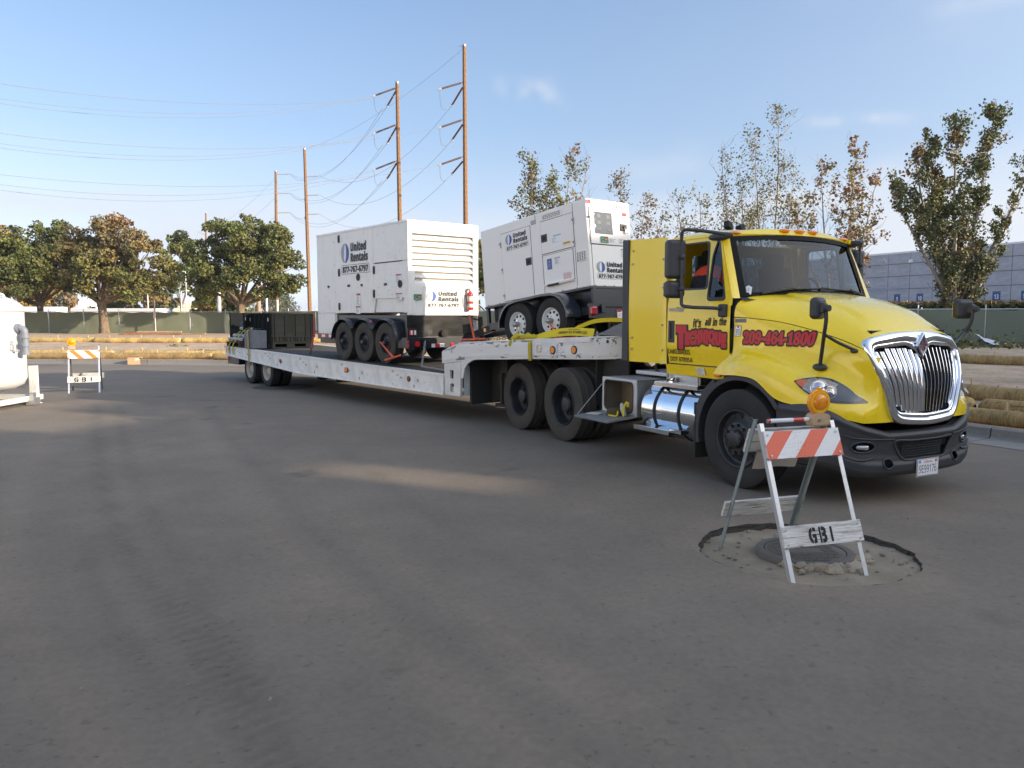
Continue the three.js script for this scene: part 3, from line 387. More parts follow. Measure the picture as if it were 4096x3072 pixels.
  far('tall drooping green tree like a willow, left of the dense tree', 396, 112, 14.2, 6.4, mixed(G_DARK, G_GREEN, G_OLIVE), 315);
  far('small blue-green conifer beyond the fence below the willow', 362, 118, 5.0, 4, mixed(G_DARK, [0.06, 0.09, 0.06], G_DARK), 316);
  far('small olive tree with slanted trunk beyond the fence, beside the dense tree trunk', 455, 88, 6.6, 5.2, mixed(G_OLIVE, G_GREEN, G_YEL), 317);
  far('dark green shrubby tree beyond the fence, right of the white post', 505, 96, 4.6, 6, mixed(G_DARK, G_GREEN, G_OLIVE), 318);
  far('hazy far tree below the dense tree, left of the near brown pole', 585, 210, 8.5, 10, mixed(G_DARK, G_GREY, G_GREEN), 319);
  far('hazy far tree right of the trailer crate', 620, 250, 8.0, 12, mixed(G_DARK, G_GREY, G_GREEN), 320);
  far('dark tree seen between the two generators', 1052, 80, 9.6, 7.5, mixed(G_OLIVE, G_GREEN, G_DARK), 321);
}
{ // the half-bare row on the right, beyond the fence
  const y = 0.3;
  const put = (label, px, D, stems, tint, seed, o) => { const [x, z] = at(px, D); sparseTree(label, x, z, y, stems, tint, seed, o); };
  const leafG = mixed([0.11, 0.13, 0.035], G_OLIVE, G_YEL), leafB = mixed(G_BROWN, G_OLIVE, G_RUST), leafP = mixed([0.16, 0.17, 0.08], G_GREY, G_OLIVE);
  put('tall half-bare tree with dark green clumps, rightmost whole tree before the warehouse', 2062, 44, [[-0.15, 0, -2.9, 10.4, 0.2, -0.3, 0.85, 0.3], [0, 0.1, -0.6, 12.0, 0.3, -0.25, 0.6, 0.5], [0.15, 0, 1.7, 12.8, -0.3, 0.2, 0.85, 0.3], [0.2, 0.1, 3.5, 10.2, 0.3, 0.4, 0.12, 0.3], [0.1, -0.1, 0.4, 6.6, -0.6, 0.2, 0.95, 0.02], [0.0, 0.1, -0.7, 4.6, 0.5, 0, 1, 0.02], [0.1, 0.1, 1.0, 4.2, 0.4, 0, 1, 0.02], [-0.1, 0.1, -4.1, 8.6, 0, -0.2, 0.75, 0.55], [-0.1, -0.1, -1.7, 11.2, -0.4, -0.2, 0.8, 0.4], [0.15, 0.05, 2.5, 7.0, 0.2, 0.3, 0.3, 0.5]], (p, rr) => mixc([0.085, 0.11, 0.03], rr() < 0.3 ? G_BROWN : G_OLIVE, rr() * 0.8), 331, { density: 2.7, clump: 0.33, r0: 0.19, side: 1.55, leafS: 0.15, fork: 1 });
  put('sparse brown-leaved tree with pale stems, behind the truck roof, right', 1800, 52, [[0, 0, -1.2, 11.2, 0, -0.3, 0.5, 0.35], [0.2, 0, 0.9, 12.4, 0.2, 0.1, 0.75, 0.35], [-0.1, 0, -3.4, 9.2, 0.3, -0.3, 0.5, 0.45], [0.2, 0.1, 2.2, 10.4, 0, 0.3, 0.5, 0.3], [0.1, 0, 0.5, 9.2, 0.5, 0.5, 0.8, 0.1]], leafB, 332, { density: 0.85, clump: 0.36, side: 2.6, fork: 0.5 });
  put('tallest thin tree with a white trunk and scattered leaves, above the cab roof', 1662, 58, [[0, 0, 0.2, 16.6, 0, 0.15, 0.5, 0.2], [0.1, 0, -1.7, 14.6, 0.1, -0.3, 0.45, 0.3], [0, 0.1, 1.4, 11.5, 0, 0.3, 0.4, 0.3], [-0.1, 0, -1.9, 9.2, 0.2, -0.2, 0.4, 0.3], [0.2, 0, 2.2, 9.4, 0, 0.3, 0.15, 0.3]], leafP, 333, { density: 0.75, clump: 0.6, leafS: 0.15, side: 3.2 });
  put('thin tree leaning left with sparse leaves, left of the tallest one', 1612, 59, [[0, 0, -2.2, 13.8, 0, -0.5, 0.45, 0.35], [0, 0, -1.0, 12.2, 0.2, 0.1, 0.35, 0.4], [0.1, 0, 1.0, 9.6, 0, 0.2, 0.3, 0.4]], leafP, 334, { density: 0.75, clump: 0.55, leafS: 0.15, side: 3.0 });
  put('bushy many-stemmed olive tree behind the cab roof, left', 1515, 57, [[-0.3, 0, -1.6, 9.8, 0, -0.2, 0.6, 0.2], [0, 0, -0.4, 10.2, 0.1, 0, 0.6, 0.2], [0.2, 0, 1.2, 9.4, 0, 0.2, 0.65, 0.2], [0.4, 0, 2.3, 8.4, 0, 0.3, 0.6, 0.2], [-0.5, 0, -3.0, 8.4, 0, -0.3, 0.4, 0.4]], mixed(G_OLIVE, [0.2, 0.17, 0.05], G_GREY), 335, { density: 0.8, clump: 0.6, leafS: 0.14, side: 2.5 });
  put('small bare-topped tree between the generator and the cab, right one', 1448, 60, [[0, 0, 0.7, 7.4, 0, 0.2, 0.3, 0.3], [-0.1, 0, -0.9, 7.4, 0, -0.2, 0.2, 0.4], [0.2, 0, 1.6, 6.4, 0.2, 0.2, 0.3, 0.3]], leafP, 336, { density: 0.6, leafS: 0.15, side: 2.4 });
  put('russet half-bare tree right behind the tilted generator', 1352, 63, [[0, 0, -0.6, 12.9, 0, -0.3, 0.5, 0.3], [0.1, 0, 1.3, 10.8, 0, 0.2, 0.55, 0.3], [-0.2, 0, -2.0, 9.4, 0, -0.2, 0.4, 0.4], [0.3, 0, 2.4, 9.0, 0.2, 0.2, 0.25, 0.3]], leafB, 337, { density: 0.75, clump: 0.5, side: 2.5 });
  put('green clumped tree with bare upper stems above the tilted generator', 1186, 60, [[0, 0, -1.4, 13.2, 0, -0.5, 0.85, 0.15], [0.1, 0, -0.3, 11.6, 0, -0.2, 0.9, 0.15], [0.2, 0, 1.4, 13.6, 0, 0.2, 0.35, 0.2, 0], [0.3, 0, 2.7, 13.4, 0.2, 0.1, 0.06, 0.3], [0.3, 0, 1.7, 10.2, 0, 0.3, 0.5, 0.3]], (p, rr) => mixc([0.13, 0.14, 0.035], rr() < 0.4 ? G_BROWN : G_OLIVE, rr()), 338, { density: 1.35, clump: 0.48, side: 2.2 });
  put('dark leafy branch end at the right picture edge', 2262, 40, [[0, 0, -0.5, 10.2, 0, -0.3, 0.9, 0.5], [0.4, 0, -0.9, 9.4, 0.2, 0, 0.7, 0.6]], (p, rr) => mixc(G_DARK, G_OLIVE, rr() * 0.4), 339, { density: 1.4, clump: 0.26 });
}
// clipped hedge on the bank beyond the right-hand fence
{
  const rr = rng(350), a = V(17, 0, -50), b = V(62, 0, -24), d = b.clone().sub(a), Ls = []; const core = [];
  const t = thing('clipped_hedge', 'long clipped hedge with yellow-brown top above the dark screened fence', 'hedge', [a.x, 0.3, a.z]);
  const n = V(d.z, 0, -d.x).normalize();
  for (let k = 0; k < 15000; k++) { const f = rr(), top = rr() < 0.35, yy = top ? 2.1 + (rr() - 0.5) * 0.22 : 0.5 + 1.6 * rr(), o = top ? (rr() - 0.5) * 1.5 : -0.75 + (rr() - 0.5) * 0.25, p = d.clone().multiplyScalar(f).addScaledVector(n, o).setY(yy + 0.08 * (vnoise(f * 60, 1) - 0.5)); const c = top ? mixc(G_YEL, G_BROWN, rr()) : mixc(G_DARK, G_GREEN, rr()), j = 0.7 + 0.6 * rr(); Ls.push([p, 0.22 * (0.6 + 0.8 * rr()), [c[0] * j, c[1] * j, c[2] * j]]); }  // top leaves yellow and brown, side leaves dark green
  obj('foliage', leaves(Ls, rr), leafMat, t);
  obj('branches', beam([0, 1.15, 0], [d.x, 1.15, d.z], 1.25, 1.75), std([0.03, 0.035, 0.015], 1), t);  // one solid dark block fills the hedge behind its leaves
}
// weeds on the verge: each tuft its own thing
{
  const rr = rng(360); let k = 0;
  const tuft = (x, z, y, r, h, n, c, label) => { const L = []; for (let i = 0; i < n; i++) { const a = rr() * 6.283, q = r * Math.sqrt(rr()), j = 0.6 + 0.8 * rr(); L.push([V(Math.cos(a) * q, h * rr() * (1 - 0.6 * q / r), Math.sin(a) * q), 0.07 * (0.6 + rr()), [c[0] * j, c[1] * j, c[2] * j]]); } const t = thing('weed_tuft', label, 'weed', [x, y, z], 0, 'weed tufts on the verge'); obj('leaves', leaves(L, rr), leafMat, t); };
  const spots = [[-11.6, 5.6, 'large low weed tuft on the dirt bank behind the trailer tail'], [-10.2, 6.2, 'wide low weed tuft on the bank nearest the trailer tail'], [-13.4, 4.2, 'small weed tuft above the cardboard box'], [-12.6, 3.6, 'weed tuft just behind the straw wattle left of the trailer'], [-9.6, 4.0, 'ragged weed tuft low on the bank by the trailer tail'], [-16.6, 8.2, 'lone weed tuft high on the bank, left']];
  for (const [x, d, l] of spots) { const p = offCurb(curbAtX(x), d); tuft(p.x, p.z, vergeY(d), 0.3 + 0.35 * rr(), 0.14, 90, mixc(G_OLIVE, G_GREY, rr()), l); }
  const i = curbAtX(7.4), p1 = offCurb(i + 0.2, 2.1), p2 = offCurb(i - 1.4, 7.0), p3 = offCurb(i - 3, 8.6);
  tuft(p1.x + 0.3, p1.z, vergeY(2) + 0.02, 0.34, 0.28, 190, [0.09, 0.13, 0.06], 'leafy green weed between the straw wattles right of the truck');
  tuft(p2.x, p2.z, vergeY(7), 0.5, 0.2, 120, G_OLIVE, 'dull weed tuft on the shaded bank right of the truck, nearer one'); tuft(p3.x + 1.5, p3.z, vergeY(8), 0.4, 0.18, 90, G_OLIVE, 'dull weed tuft on the shaded bank right of the truck, farther one');
  const L = []; for (let k2 = 0; k2 < 5200; k2++) { const f = rr(), o = 0.5 + 6.5 * rr() * rr(), x = lerp(16, 44, f), z = lerp(-42.6, -26.3, f) + o, hh = (rr() < 0.12 ? 0.9 : 0.28) * (0.4 + vnoise(x * 0.9, z * 0.9, 5)), c = mixc([0.07, 0.10, 0.025], G_YEL, rr() * rr() * 0.7), j = 0.6 + 0.8 * rr(); L.push([V(x, 0.28 + hh * rr(), z), 0.16 * (0.5 + rr()), [c[0] * j, c[1] * j, c[2] * j]]); }
  tag(obj('weeds', leaves(L, rr), leafMat), 'rough green weeds growing along the foot of the right-hand fence', 'weeds', null, 'stuff');
}
// ---------------------------------------------------------------- buildings
const wallMat = std([0.50, 0.51, 0.56], 0.9, { map: blot });
{ // tilt-up warehouse on the right, in its own shade
  const A = V(49.5, 0, -113), dir = V(8.6, 0, 20).normalize(), n = V(-dir.z, 0, dir.x), yaw = Math.atan2(-dir.z, dir.x), t = thing('warehouse', 'long pale grey panelled warehouse with blue dock numbers, beyond the hedge on the right', 'warehouse', [A.x, 0.3, A.z], yaw);
  const sOf = (px) => { const dx = (px - 1106) / 1700; return (-A.z * dx - A.x) / (dir.x + dx * dir.z); };   // distance along the wall to a bearing
  const joints = [-26, -13.5, 0.2, sOf(1912.6), sOf(1959), sOf(2009), sOf(2062), sOf(2118), sOf(2177)]; const w = joints[8] - joints[7]; for (let k = 1; k < 8; k++) joints.push(joints[8] + w * k);
  const rows = [0, 1.55, 3.2, 4.95, 6.65, 8.3, 9.75];
  for (let i = 0; i < joints.length - 1; i++) for (let j = 0; j < rows.length - 1; j++) { const a = joints[i], b = joints[i + 1], c = rows[j], d = rows[j + 1]; obj('wall_panel', box(b - a - 0.07, d - c - 0.06, 0.2, [(a + b) / 2, (c + d) / 2, 0.0]), wallMat, t); }
  const L = joints[joints.length - 1] + 26;
  obj('wall_core', box(L - 0.4, 9.6, 40, [L / 2 - 26, 4.8, -20.15]), std([0.22, 0.22, 0.25], 0.9), t);
  obj('parapet_cap', box(L, 0.14, 0.34, [L / 2 - 26, 9.84, -0.02]), M.galv, t);
  obj('belt_stripe', box(sOf(1934) + 26, 0.32, 0.03, [(sOf(1934) - 26) / 2, 5.0, 0.12]), std([0.34, 0.35, 0.40], 0.9), t);
  for (const [px, s] of [[1934, '9'], [1982.6, '10'], [2037, '11'], [2088, '12'], [2147, '13'], [2209, '14']]) { const x = sOf(px); obj('dock_number_sign', plane(1.0, 1.05, [x, 3.75, 0.115]), printMat(96, 96, (c) => { c.fillStyle = '#2c4a7c'; c.fillRect(0, 0, 96, 96); c.fillStyle = '#54709c'; c.fillRect(0, 14, 96, 4); fitText(c, s, 48, 58, s.length > 1 ? 56 : 28, 52, 'sans-serif', { fill: '#e8eaf0' }); }), t); obj('dock_door', box(2.7, 2.9, 0.06, [x + 1.9, 1.45, 0.1]), std([0.55, 0.56, 0.6], 0.7), t); }
  for (const x of [sOf(1962), sOf(2150)]) obj('wall_lamp', [box(0.5, 0.36, 0.3, [x, 8.6, 0.24]), box(0.42, 0.06, 0.24, [x, 8.4, 0.26])], std([0.85, 0.85, 0.85], 0.5), t);
}
{ // unseen blocks added right of the camera to shape the shade on the road
  const US = V(SUN.x, 0, SUN.z).normalize(), WS = V(-US.z, 0, US.x), yaw = Math.atan2(US.z, US.x) * -1;
  const block = (name, label, u0, u1, w0, w1, h, y0 = 0) => { const c = US.clone().multiplyScalar((u0 + u1) / 2).addScaledVector(WS, (w0 + w1) / 2), t = thing(name, label, 'building', [c.x, 0, c.z], yaw); obj('wall', box(u1 - u0, h - y0 - 0.3, w1 - w0, [0, (h + y0 - 0.3) / 2, 0]), std([0.46, 0.43, 0.4], 0.9, { map: blot }), t); obj('roof', box(u1 - u0 + 0.3, 0.3, w1 - w0 + 0.02, [0, h - 0.15, 0]), std([0.4, 0.4, 0.4], 0.9), t); for (let w = w0 + 3; w < w1 - 3 && y0 === 0; w += 6.5) obj('roller_door', box(0.08, 3.4, 3.2, [-(u1 - u0) / 2 - 0.03, 1.7, w - (w0 + w1) / 2]), std([0.6, 0.6, 0.6], 0.7), t); return t; };
  { const t = thing('bounce_hall', 'white hall added unseen left of the camera to bounce sunlight onto the truck', 'building', [-28, 0, 31], 0); obj('wall', box(14, 13, 78, [-7, 6.5, 0]), std([0.86, 0.82, 0.76], 0.8, { map: blot }), t); obj('roof', box(14.6, 0.3, 78.6, [-7, 13.15, 0]), std(0.5, 0.8), t); for (let k = 0; k < 9; k++) obj('roller_door', box(0.08, 3.6, 3.4, [0.03, 1.8, -32 + k * 8]), std([0.7, 0.7, 0.68], 0.7), t); }  // unseen hall suggested by the tank reflection, enlarged to bounce sunlight onto the truck
  block('shade_block_long', 'unseen long block added right of the camera to shade the road', 18, 40, -7.02, 58, 9.0);
  block('shade_block_tall', 'unseen taller block added to shade the cab and the tilted generator', 18, 34, -12.9, -9.71, 9.6);
  block('shade_block_low', 'unseen lower block added to shade the hood but leave the far left lit', 18, 34, -9.7, -7.75, 8.8);
  block('shade_block_right', 'unseen long block added farther right to shade the right-hand verge and fence', 30, 46, -52, -12.95, 10.2);  // added out of view to keep sun off the right verge and fence
  block('streak_block', 'unseen low block added in the gap to end the sunlit streak near the truck', 19, 33, -7.74, -7.03, 6.7);  // added with the slab above; the slot between lets the sunlit streak through
  block('streak_slab', 'unseen slab added above the gap to end the sunlit streak at its far side', 18.4, 18.9, -7.74, -7.03, 9.2, 7.45);
}
{ // far left, beyond the screened fence
  const [x, z] = at(165, 150), t = thing('white_shed', 'bright white building with a curved roof beyond the fence, between the first two trunks', 'building', [x, 0.2, z], -0.2); obj('wall', box(9.6, 4.0, 9, [0, 2, 0]), std(0.82, 0.7), t); obj('roof', gridSurf(12, 1, (u, v) => [lerp(-4.9, 4.9, u), 4.0 + 0.9 * Math.sin(u * Math.PI), lerp(4.6, -4.6, v)]), std(0.85, 0.6, { side: THREE.DoubleSide }), t); obj('door', box(2.4, 2.6, 0.06, [1.5, 1.3, 4.53]), std(0.6, 0.6), t);
  const [x2, z2] = at(263, 78), t2 = thing('white_trailer_roof', 'long low white trailer body standing behind the fence, right of the russet tree', 'trailer', [x2, 0.2, z2], -0.05); obj('body', rbox(8.6, 1.0, 2.4, 0.05, [0, 1.72, 0]), std(0.82, 0.5), t2); obj('wheel', cyl(0.45, 0.45, 2.3, [2.6, 0.45, 0], [Math.PI / 2, 0, 0]), M.rubber, t2); obj('wheel', cyl(0.45, 0.45, 2.3, [-2.6, 0.45, 0], [Math.PI / 2, 0, 0]), M.rubber, t2); obj('frame', box(8.4, 0.25, 1, [0, 1.08, 0]), M.blackMatte, t2);
  const [x6, z6] = at(88, 80), t6 = thing('white_box_trailer', 'white box roof peeking over the fence just right of the white tank', 'trailer', [x6, 0.2, z6], 0.1); obj('body', rbox(4.6, 1.4, 2.4, 0.06, [0, 1.7, 0]), std(0.82, 0.5), t6); obj('frame', box(4.4, 1.0, 1.2, [0, 0.5, 0]), M.blackMatte, t6);
  const [x3, z3] = at(412, 170), t3 = thing('storage_tank', 'beige round storage tank with a railing beyond the fence', 'tank', [x3, 0.2, z3]); obj('shell', cyl(2.6, 2.6, 4.1, [0, 2.05, 0], undefined, 32), std([0.55, 0.44, 0.38], 0.8), t3); const rails = []; for (let k = 0; k < 14; k++) { const a = k / 14 * 6.283; rails.push(bar([Math.cos(a) * 2.5, 4.1, Math.sin(a) * 2.5], [Math.cos(a) * 2.5, 5.0, Math.sin(a) * 2.5], 0.04)); } rails.push(xf(new THREE.TorusGeometry(2.5, 0.045, 6, 40), [0, 5, 0], [Math.PI / 2, 0, 0])); obj('railing', rails, std(0.75, 0.5), t3);
  const [x4, z4] = at(340, 84), t4 = thing('tarp_heap', 'pale blue tarpaulin heap poking over the fence beside a brown pole', 'tarpaulin', [x4, 0.2, z4]); obj('sheet', gridSurf(12, 10, (u, v) => [(u - 0.5) * 3.0, (1.9 + 0.5 * u) * Math.sin(v * Math.PI) * (0.8 + 0.2 * fbm(u * 4, v * 4, 7)), (0.5 - v) * 2]), std([0.5, 0.58, 0.68], 0.6, { side: THREE.DoubleSide }), t4);
  const [x5, z5] = at(440, 150), t5 = thing('pale_house', 'pale cream low building half hidden by the small olive tree', 'building', [x5, 0.2, z5], 0.3); obj('wall', box(9, 2.9, 7, [0, 1.45, 0]), std([0.7, 0.62, 0.42], 0.8), t5); obj('roof', prism([[-4.9, 0], [4.9, 0], [0, 1.5]], 7.4, { p: [0, 2.9, -3.7] }), std([0.6, 0.52, 0.4], 0.9), t5);
  // low far skyline on both sides of the pole
  const [xa, za] = at(625, 330), ta = thing('far_building', 'low pale roof line far away behind the trailer crate', 'building', [xa, 0, za]); obj('wall', box(46, 3.2, 12, [0, 1.6, 0]), std([0.62, 0.6, 0.6], 0.9), ta); obj('roof', box(47, 0.4, 13, [0, 3.4, 0]), std([0.7, 0.7, 0.72], 0.8), ta);
  const [xb, zb] = at(1040, 200), tb = thing('red_container', 'low red and white stack far away between the two generators', 'container', [xb, 0, zb]); obj('red_side', box(7, 2.2, 2.4, [2, 1.1, 0]), std([0.4, 0.05, 0.04], 0.7), tb); obj('white_side', box(6, 1.6, 2.4, [-4.6, 0.8, 0]), std(0.7, 0.7), tb);
}
// lamp posts and slim posts beyond the fence
{
  const lamp = (label, px, D, h, arm) => { const [x, z] = at(px, D), t = thing('street_lamp', label, 'street lamp', [x, 0.2, z]); obj('pole', bar([0, 0, 0], [0, h, 0], 0.07, 8, 0.05), std(0.72, 0.5), t); obj('arm', bar([0, h - 0.05, 0], [arm, h + 0.03, 0], 0.04), std(0.72, 0.5), t); obj('lamp_head', rbox(Math.abs(arm) * 0.55, 0.13, 0.34, 0.05, [arm * 1.15, h + 0.02, 0]), std(0.78, 0.4), t); };
  lamp('white lamp post with its head to the left, right of the russet tree', 324, 80, 4.2, -0.9); lamp('white lamp post with its head to the right, left of the dense tree', 396, 80, 4.0, 0.55); lamp('taller grey lamp post behind the dense tree, left side', 407, 92, 6.6, -0.9);
  const post = (label, px, D, h, r, c, cat = 'post') => { const [x, z] = at(px, D), t = thing('post', label, cat, [x, 0.2, z]); obj('shaft', bar([0, 0, 0], [0, h, 0], r, 10), std(c, 0.6), t); obj('cap', cyl(r * 1.25, r * 1.25, 0.12, [0, h, 0], undefined, 12), std(c, 0.6), t); };
  post('thick white post in front of the dense tree, left of its trunk', 477, 76, 4.2, 0.17, 0.82); post('slim white post under the dense tree, right of its trunk', 579, 82, 7.2, 0.12, 0.8); post('thin red and white stake on the fence, left of the lamp posts', 338, 64, 3.6, 0.05, [0.75, 0.55, 0.5]); post('brown leaning trunk-like pole under the dense tree', 562, 120, 6, 0.3, [0.4, 0.25, 0.15]); post('slim white post with meter boxes left of the near brown pole', 602, 90, 3.2, 0.1, 0.8);
}
// ---------------------------------------------------------------- wooden power poles, insulators and lines
const poleTex = bytesTex(256, (u, v) => { const f = fbm(u * 30, v * 2.2, 170, 4, 30), b = fbm(u * 4, v * 8, 171, 3, 4); const k = 0.5 + 0.75 * (f - 0.45) + 0.35 * (b - 0.5); return [k * 1.05, k * 0.92, k * 0.8]; });
const poleMat = std([0.44, 0.275, 0.15], 0.9, { map: poleTex, bumpMap: poleTex, bumpScale: 0.02 });
const insMat = std([0.13, 0.07, 0.055], 0.4), insGrey = std([0.45, 0.45, 0.47], 0.4), wireMat = std([0.22, 0.22, 0.24], 0.6);
const pos3 = (px, py, D) => { const dy = 829.5 - py, sp = Math.sin(0.0877), cp = Math.cos(0.0877), t = D / (dy * sp + 1700 * cp); return V((px - 1106) * t, 1.8 + (dy * cp - 1700 * sp) * t, -D); };
function insulator(name, a, b, mat, parent, org) { const L = a.distanceTo(b), gs = [], d = b.clone().sub(a).divideScalar(L); const p = (s) => { const q = a.clone().addScaledVector(d, s).sub(org); return [q.x, q.y, q.z]; }; gs.push(bar(p(0), p(L), 0.035, 6)); for (let s = 0.22; s < L - 0.2; s += 0.125) gs.push(bar(p(s), p(s + 0.055), 0.095, 8)); obj(name, gs, mat, parent); }
const ends = {};
function powerPole(key, label, pxTop, pyTop, pxBot, D, r) {
  const top = pos3(pxTop, pyTop, D), bx = (pxBot - 1106) / 1700 * D, org = V(bx, 0.2, -D), t = thing('power_pole', label, 'power pole', [org.x, org.y, org.z]);
  const tp = top.clone().sub(org); obj('pole', limb([V(0, -0.3, 0), tp.clone().multiplyScalar(0.33), tp.clone().multiplyScalar(0.66), tp], [r * 1.12, r, r * 0.88, r * 0.74], 14), poleMat, t); obj('top_cap', xf(cyl(r * 0.74, r * 0.8, 0.18, [0, 0, 0], undefined, 14), [tp.x, tp.y + 0.05, tp.z]), M.steel, t);
  if (D < 115) obj('base_sleeve', cyl(r * 1.16, r * 1.18, 1.0, [0, 1.35, 0], undefined, 14), std([0.62, 0.58, 0.52], 0.8), t);
  ends[key] = { t, org, at: (f) => org.clone().lerp(top, f) }; return ends[key];
}
const z4 = (x, y) => [x * 0.5127, 81 + y * 0.5127];
{
  const A = powerPole('a', 'tallest brown wooden power pole, above the gap between the generators', 1003, 100, 1008, 75, 0.235);
  const B = powerPole('b', 'second brown wooden power pole, rising behind the large generator', 858, 180, 869, 80, 0.235);
  const C = powerPole('c', 'brown wooden power pole right of the dense tree, with three horizontal arms', 658, 323, 672, 108, 0.25);
  const Dd = powerPole('d', 'brown wooden power pole rising out of the dense tree, with three horizontal arms', 596, 371, 600, 130, 0.27);
  const E5 = powerPole('e', 'distant thin brown power pole left of the dense tree', 445, 460, 448, 190, 0.24);
  const F6 = powerPole('f', 'distant brown power pole behind the willow, seen above the fence', 369, 530, 372, 150, 0.24);
  A.l = []; A.d = []; B.l = []; B.d = [];
  for (const [P, D, rows, lx, dx] of [[A, 75, [[190, 218, 207, 285], [347, 380, 364, 432], [503, 537, 520, 575]], 1853, 1905], [B, 80, [[212, 247, 217, 290], [367, 405, 372, 445], [520, 558, 526, 595]], 1575, 1632]])
    for (const [py, ly, sy, dy] of rows) {
      const px = P === A ? 1950 : 1672, root = pos3(...z4(px, py), D), l = pos3(...z4(lx, ly), D - 1.2), root2 = pos3(...z4(px + 2, sy), D), d = pos3(...z4(dx, dy), D + 2.6);
      insulator('insulator_string', root, l, insMat, P.t, P.org); insulator('insulator_string', root2, d, insMat, P.t, P.org); P.l.push(l); P.d.push(d);
      const l0 = l.clone().sub(P.org), d0 = d.clone().sub(P.org), m = l0.clone().lerp(d0, 0.5).add(V(-0.3, -1.1, 0)); obj('jumper_wire', tube([l0, l0.clone().lerp(m, 0.55).add(V(-0.1, -0.25, 0)), m, d0], 0.018, 16, 5), wireMat, P.t); each('clamp', [rbox(0.3, 0.2, 0.12, 0.04, [l0.x, l0.y, l0.z], [0, 0, 0.5]), rbox(0.16, 0.3, 0.12, 0.04, [d0.x, d0.y, d0.z], [0, 0, 0.4])], insGrey, P.t);
    }
  const arms = (P, D, rows, x0, x1, mat) => { P.e = []; for (const y of rows) { const a = pos3(...z4(x0, y), D), b = pos3(...z4(x1, y - 2), D); insulator('arm_insulator', a, b, mat, P.t, P.org); const s = pos3(...z4(x0 - 8, y + 22), D); insulator('strut_insulator', pos3(...z4(x0, y + 4), D), s, insMat, P.t, P.org); P.e.push(b); } };
  arms(C, 108, [585, 665, 745], 1290, 1346, insGrey); arms(Dd, 130, [577, 658, 739], 1167, 1223, insGrey);
  { const a = pos3(443, 507, 190), b = pos3(429, 501, 190); insulator('arm_insulator', a, b, insGrey, E5.t, E5.org); E5.e = [b, pos3(429, 530, 190), pos3(429, 560, 190)]; }
  { const a = pos3(371, 572, 150), b = pos3(388, 572, 150); insulator('arm_insulator', a, b, insGrey, F6.t, F6.org); }
  obj('ground_wire_bracket', beam([A.at(0.998).x - A.org.x, A.at(0.998).y - A.org.y, 0], [A.at(0.998).x - A.org.x - 0.5, A.at(0.998).y - A.org.y + 0.1, 0], 0.06, 0.06), M.steel, A.t);
  const wire = (label, pts, group, rad = 0.015) => { const o = pts[0].clone(), g = tube(pts.map((p) => p.clone().sub(o)), rad, 56, 5); const w = tag(obj('power_line', g, wireMat), label, 'power line', group); w.position.copy(o); return w; };
  const sagged = (a, b, s) => { const o = []; for (let i = 0; i <= 14; i++) { const t = i / 14, p = a.clone().lerp(b, t); p.y -= 4 * s * t * (1 - t); o.push(p); } return o; };
  // the spans to the left: parabolas fixed by where they hang at mid-span and where they leave
  const level = ['top', 'middle', 'bottom'], mid = [[224.6, 245, 254], [322, 336, 343.5], [403, 419, 430]], left = [[176, 209, 219], [284.5, 306.6, 316], [375, 396, 408]];
  level.forEach((lv, li) => ['upper', 'middle', 'lower'].forEach((wn, wi) => {
    const P = wi === 0 ? A : B, s = P.l[li].clone().add(V(0, wi === 2 ? -0.25 : 0, wi === 2 ? 0.4 : 0)), e = V(-50 - wi, 0, -40 - 1.5 * wi);
    const tAt = (px) => { const k = (px - 1106) / 1700; return (-k * s.z - s.x) / ((e.x - s.x) + k * (e.z - s.z)); };
    const yAt = (px, py, t) => pos3(px, py, -lerp(s.z, e.z, t)).y;
    const t1 = tAt(487), t2 = tAt(0), y1 = yAt(487, mid[li][wi], t1) - s.y, y2 = yAt(0, left[li][wi], t2) - s.y, b = (y2 / t2 - y1 / t1) / (t2 - t1), a = y1 / t1 - b * t1, pts = [];
    for (let i = 0; i <= 20; i++) { const t = i / 20; pts.push(V(lerp(s.x, e.x, t), s.y + a * t + b * t * t, lerp(s.z, e.z, t))); }
    wire(`${wn} wire of the ${lv} three running off to the left picture edge`, pts, 'power lines running left');
  }));
  level.forEach((lv, i) => {
    wire(`${lv} wire from second pole to the pole in the dense tree, nearer of pair`, sagged(B.d[i], Dd.e[i], 3.1), 'power lines running away'); wire(`${lv} wire from second pole to the pole in the dense tree, farther of pair`, sagged(B.d[i].clone().add(V(-0.5, -0.2, 0)), Dd.e[i].clone().add(V(-0.3, 0.1, 0)), 3.5), 'power lines running away');
    wire(`${lv} wire from the tallest pole to the armed pole right of the dense tree`, sagged(A.d[i], C.e[i], 3.3), 'power lines running away');
    wire(`${lv} wire going on from the pole in the dense tree to the distant left pole`, sagged(pos3(...z4(1160, 595 + 80 * i), 130), E5.e[i], 1.6), 'power lines running far left'); wire(`${lv} wire between the two three-armed poles`, sagged(pos3(...z4(1280, 600 + 80 * i), 108), Dd.e[i], 0.5), 'power lines between the armed poles');
  });
  wire('thin shield wire from the top of the tallest pole down to the three-armed pole', sagged(A.at(0.995), C.at(1), 1.2), null, 0.011);
  wire('wire sloping down left from the distant thin pole', sagged(E5.e[0], pos3(375, 580, 150), 1.5));
}
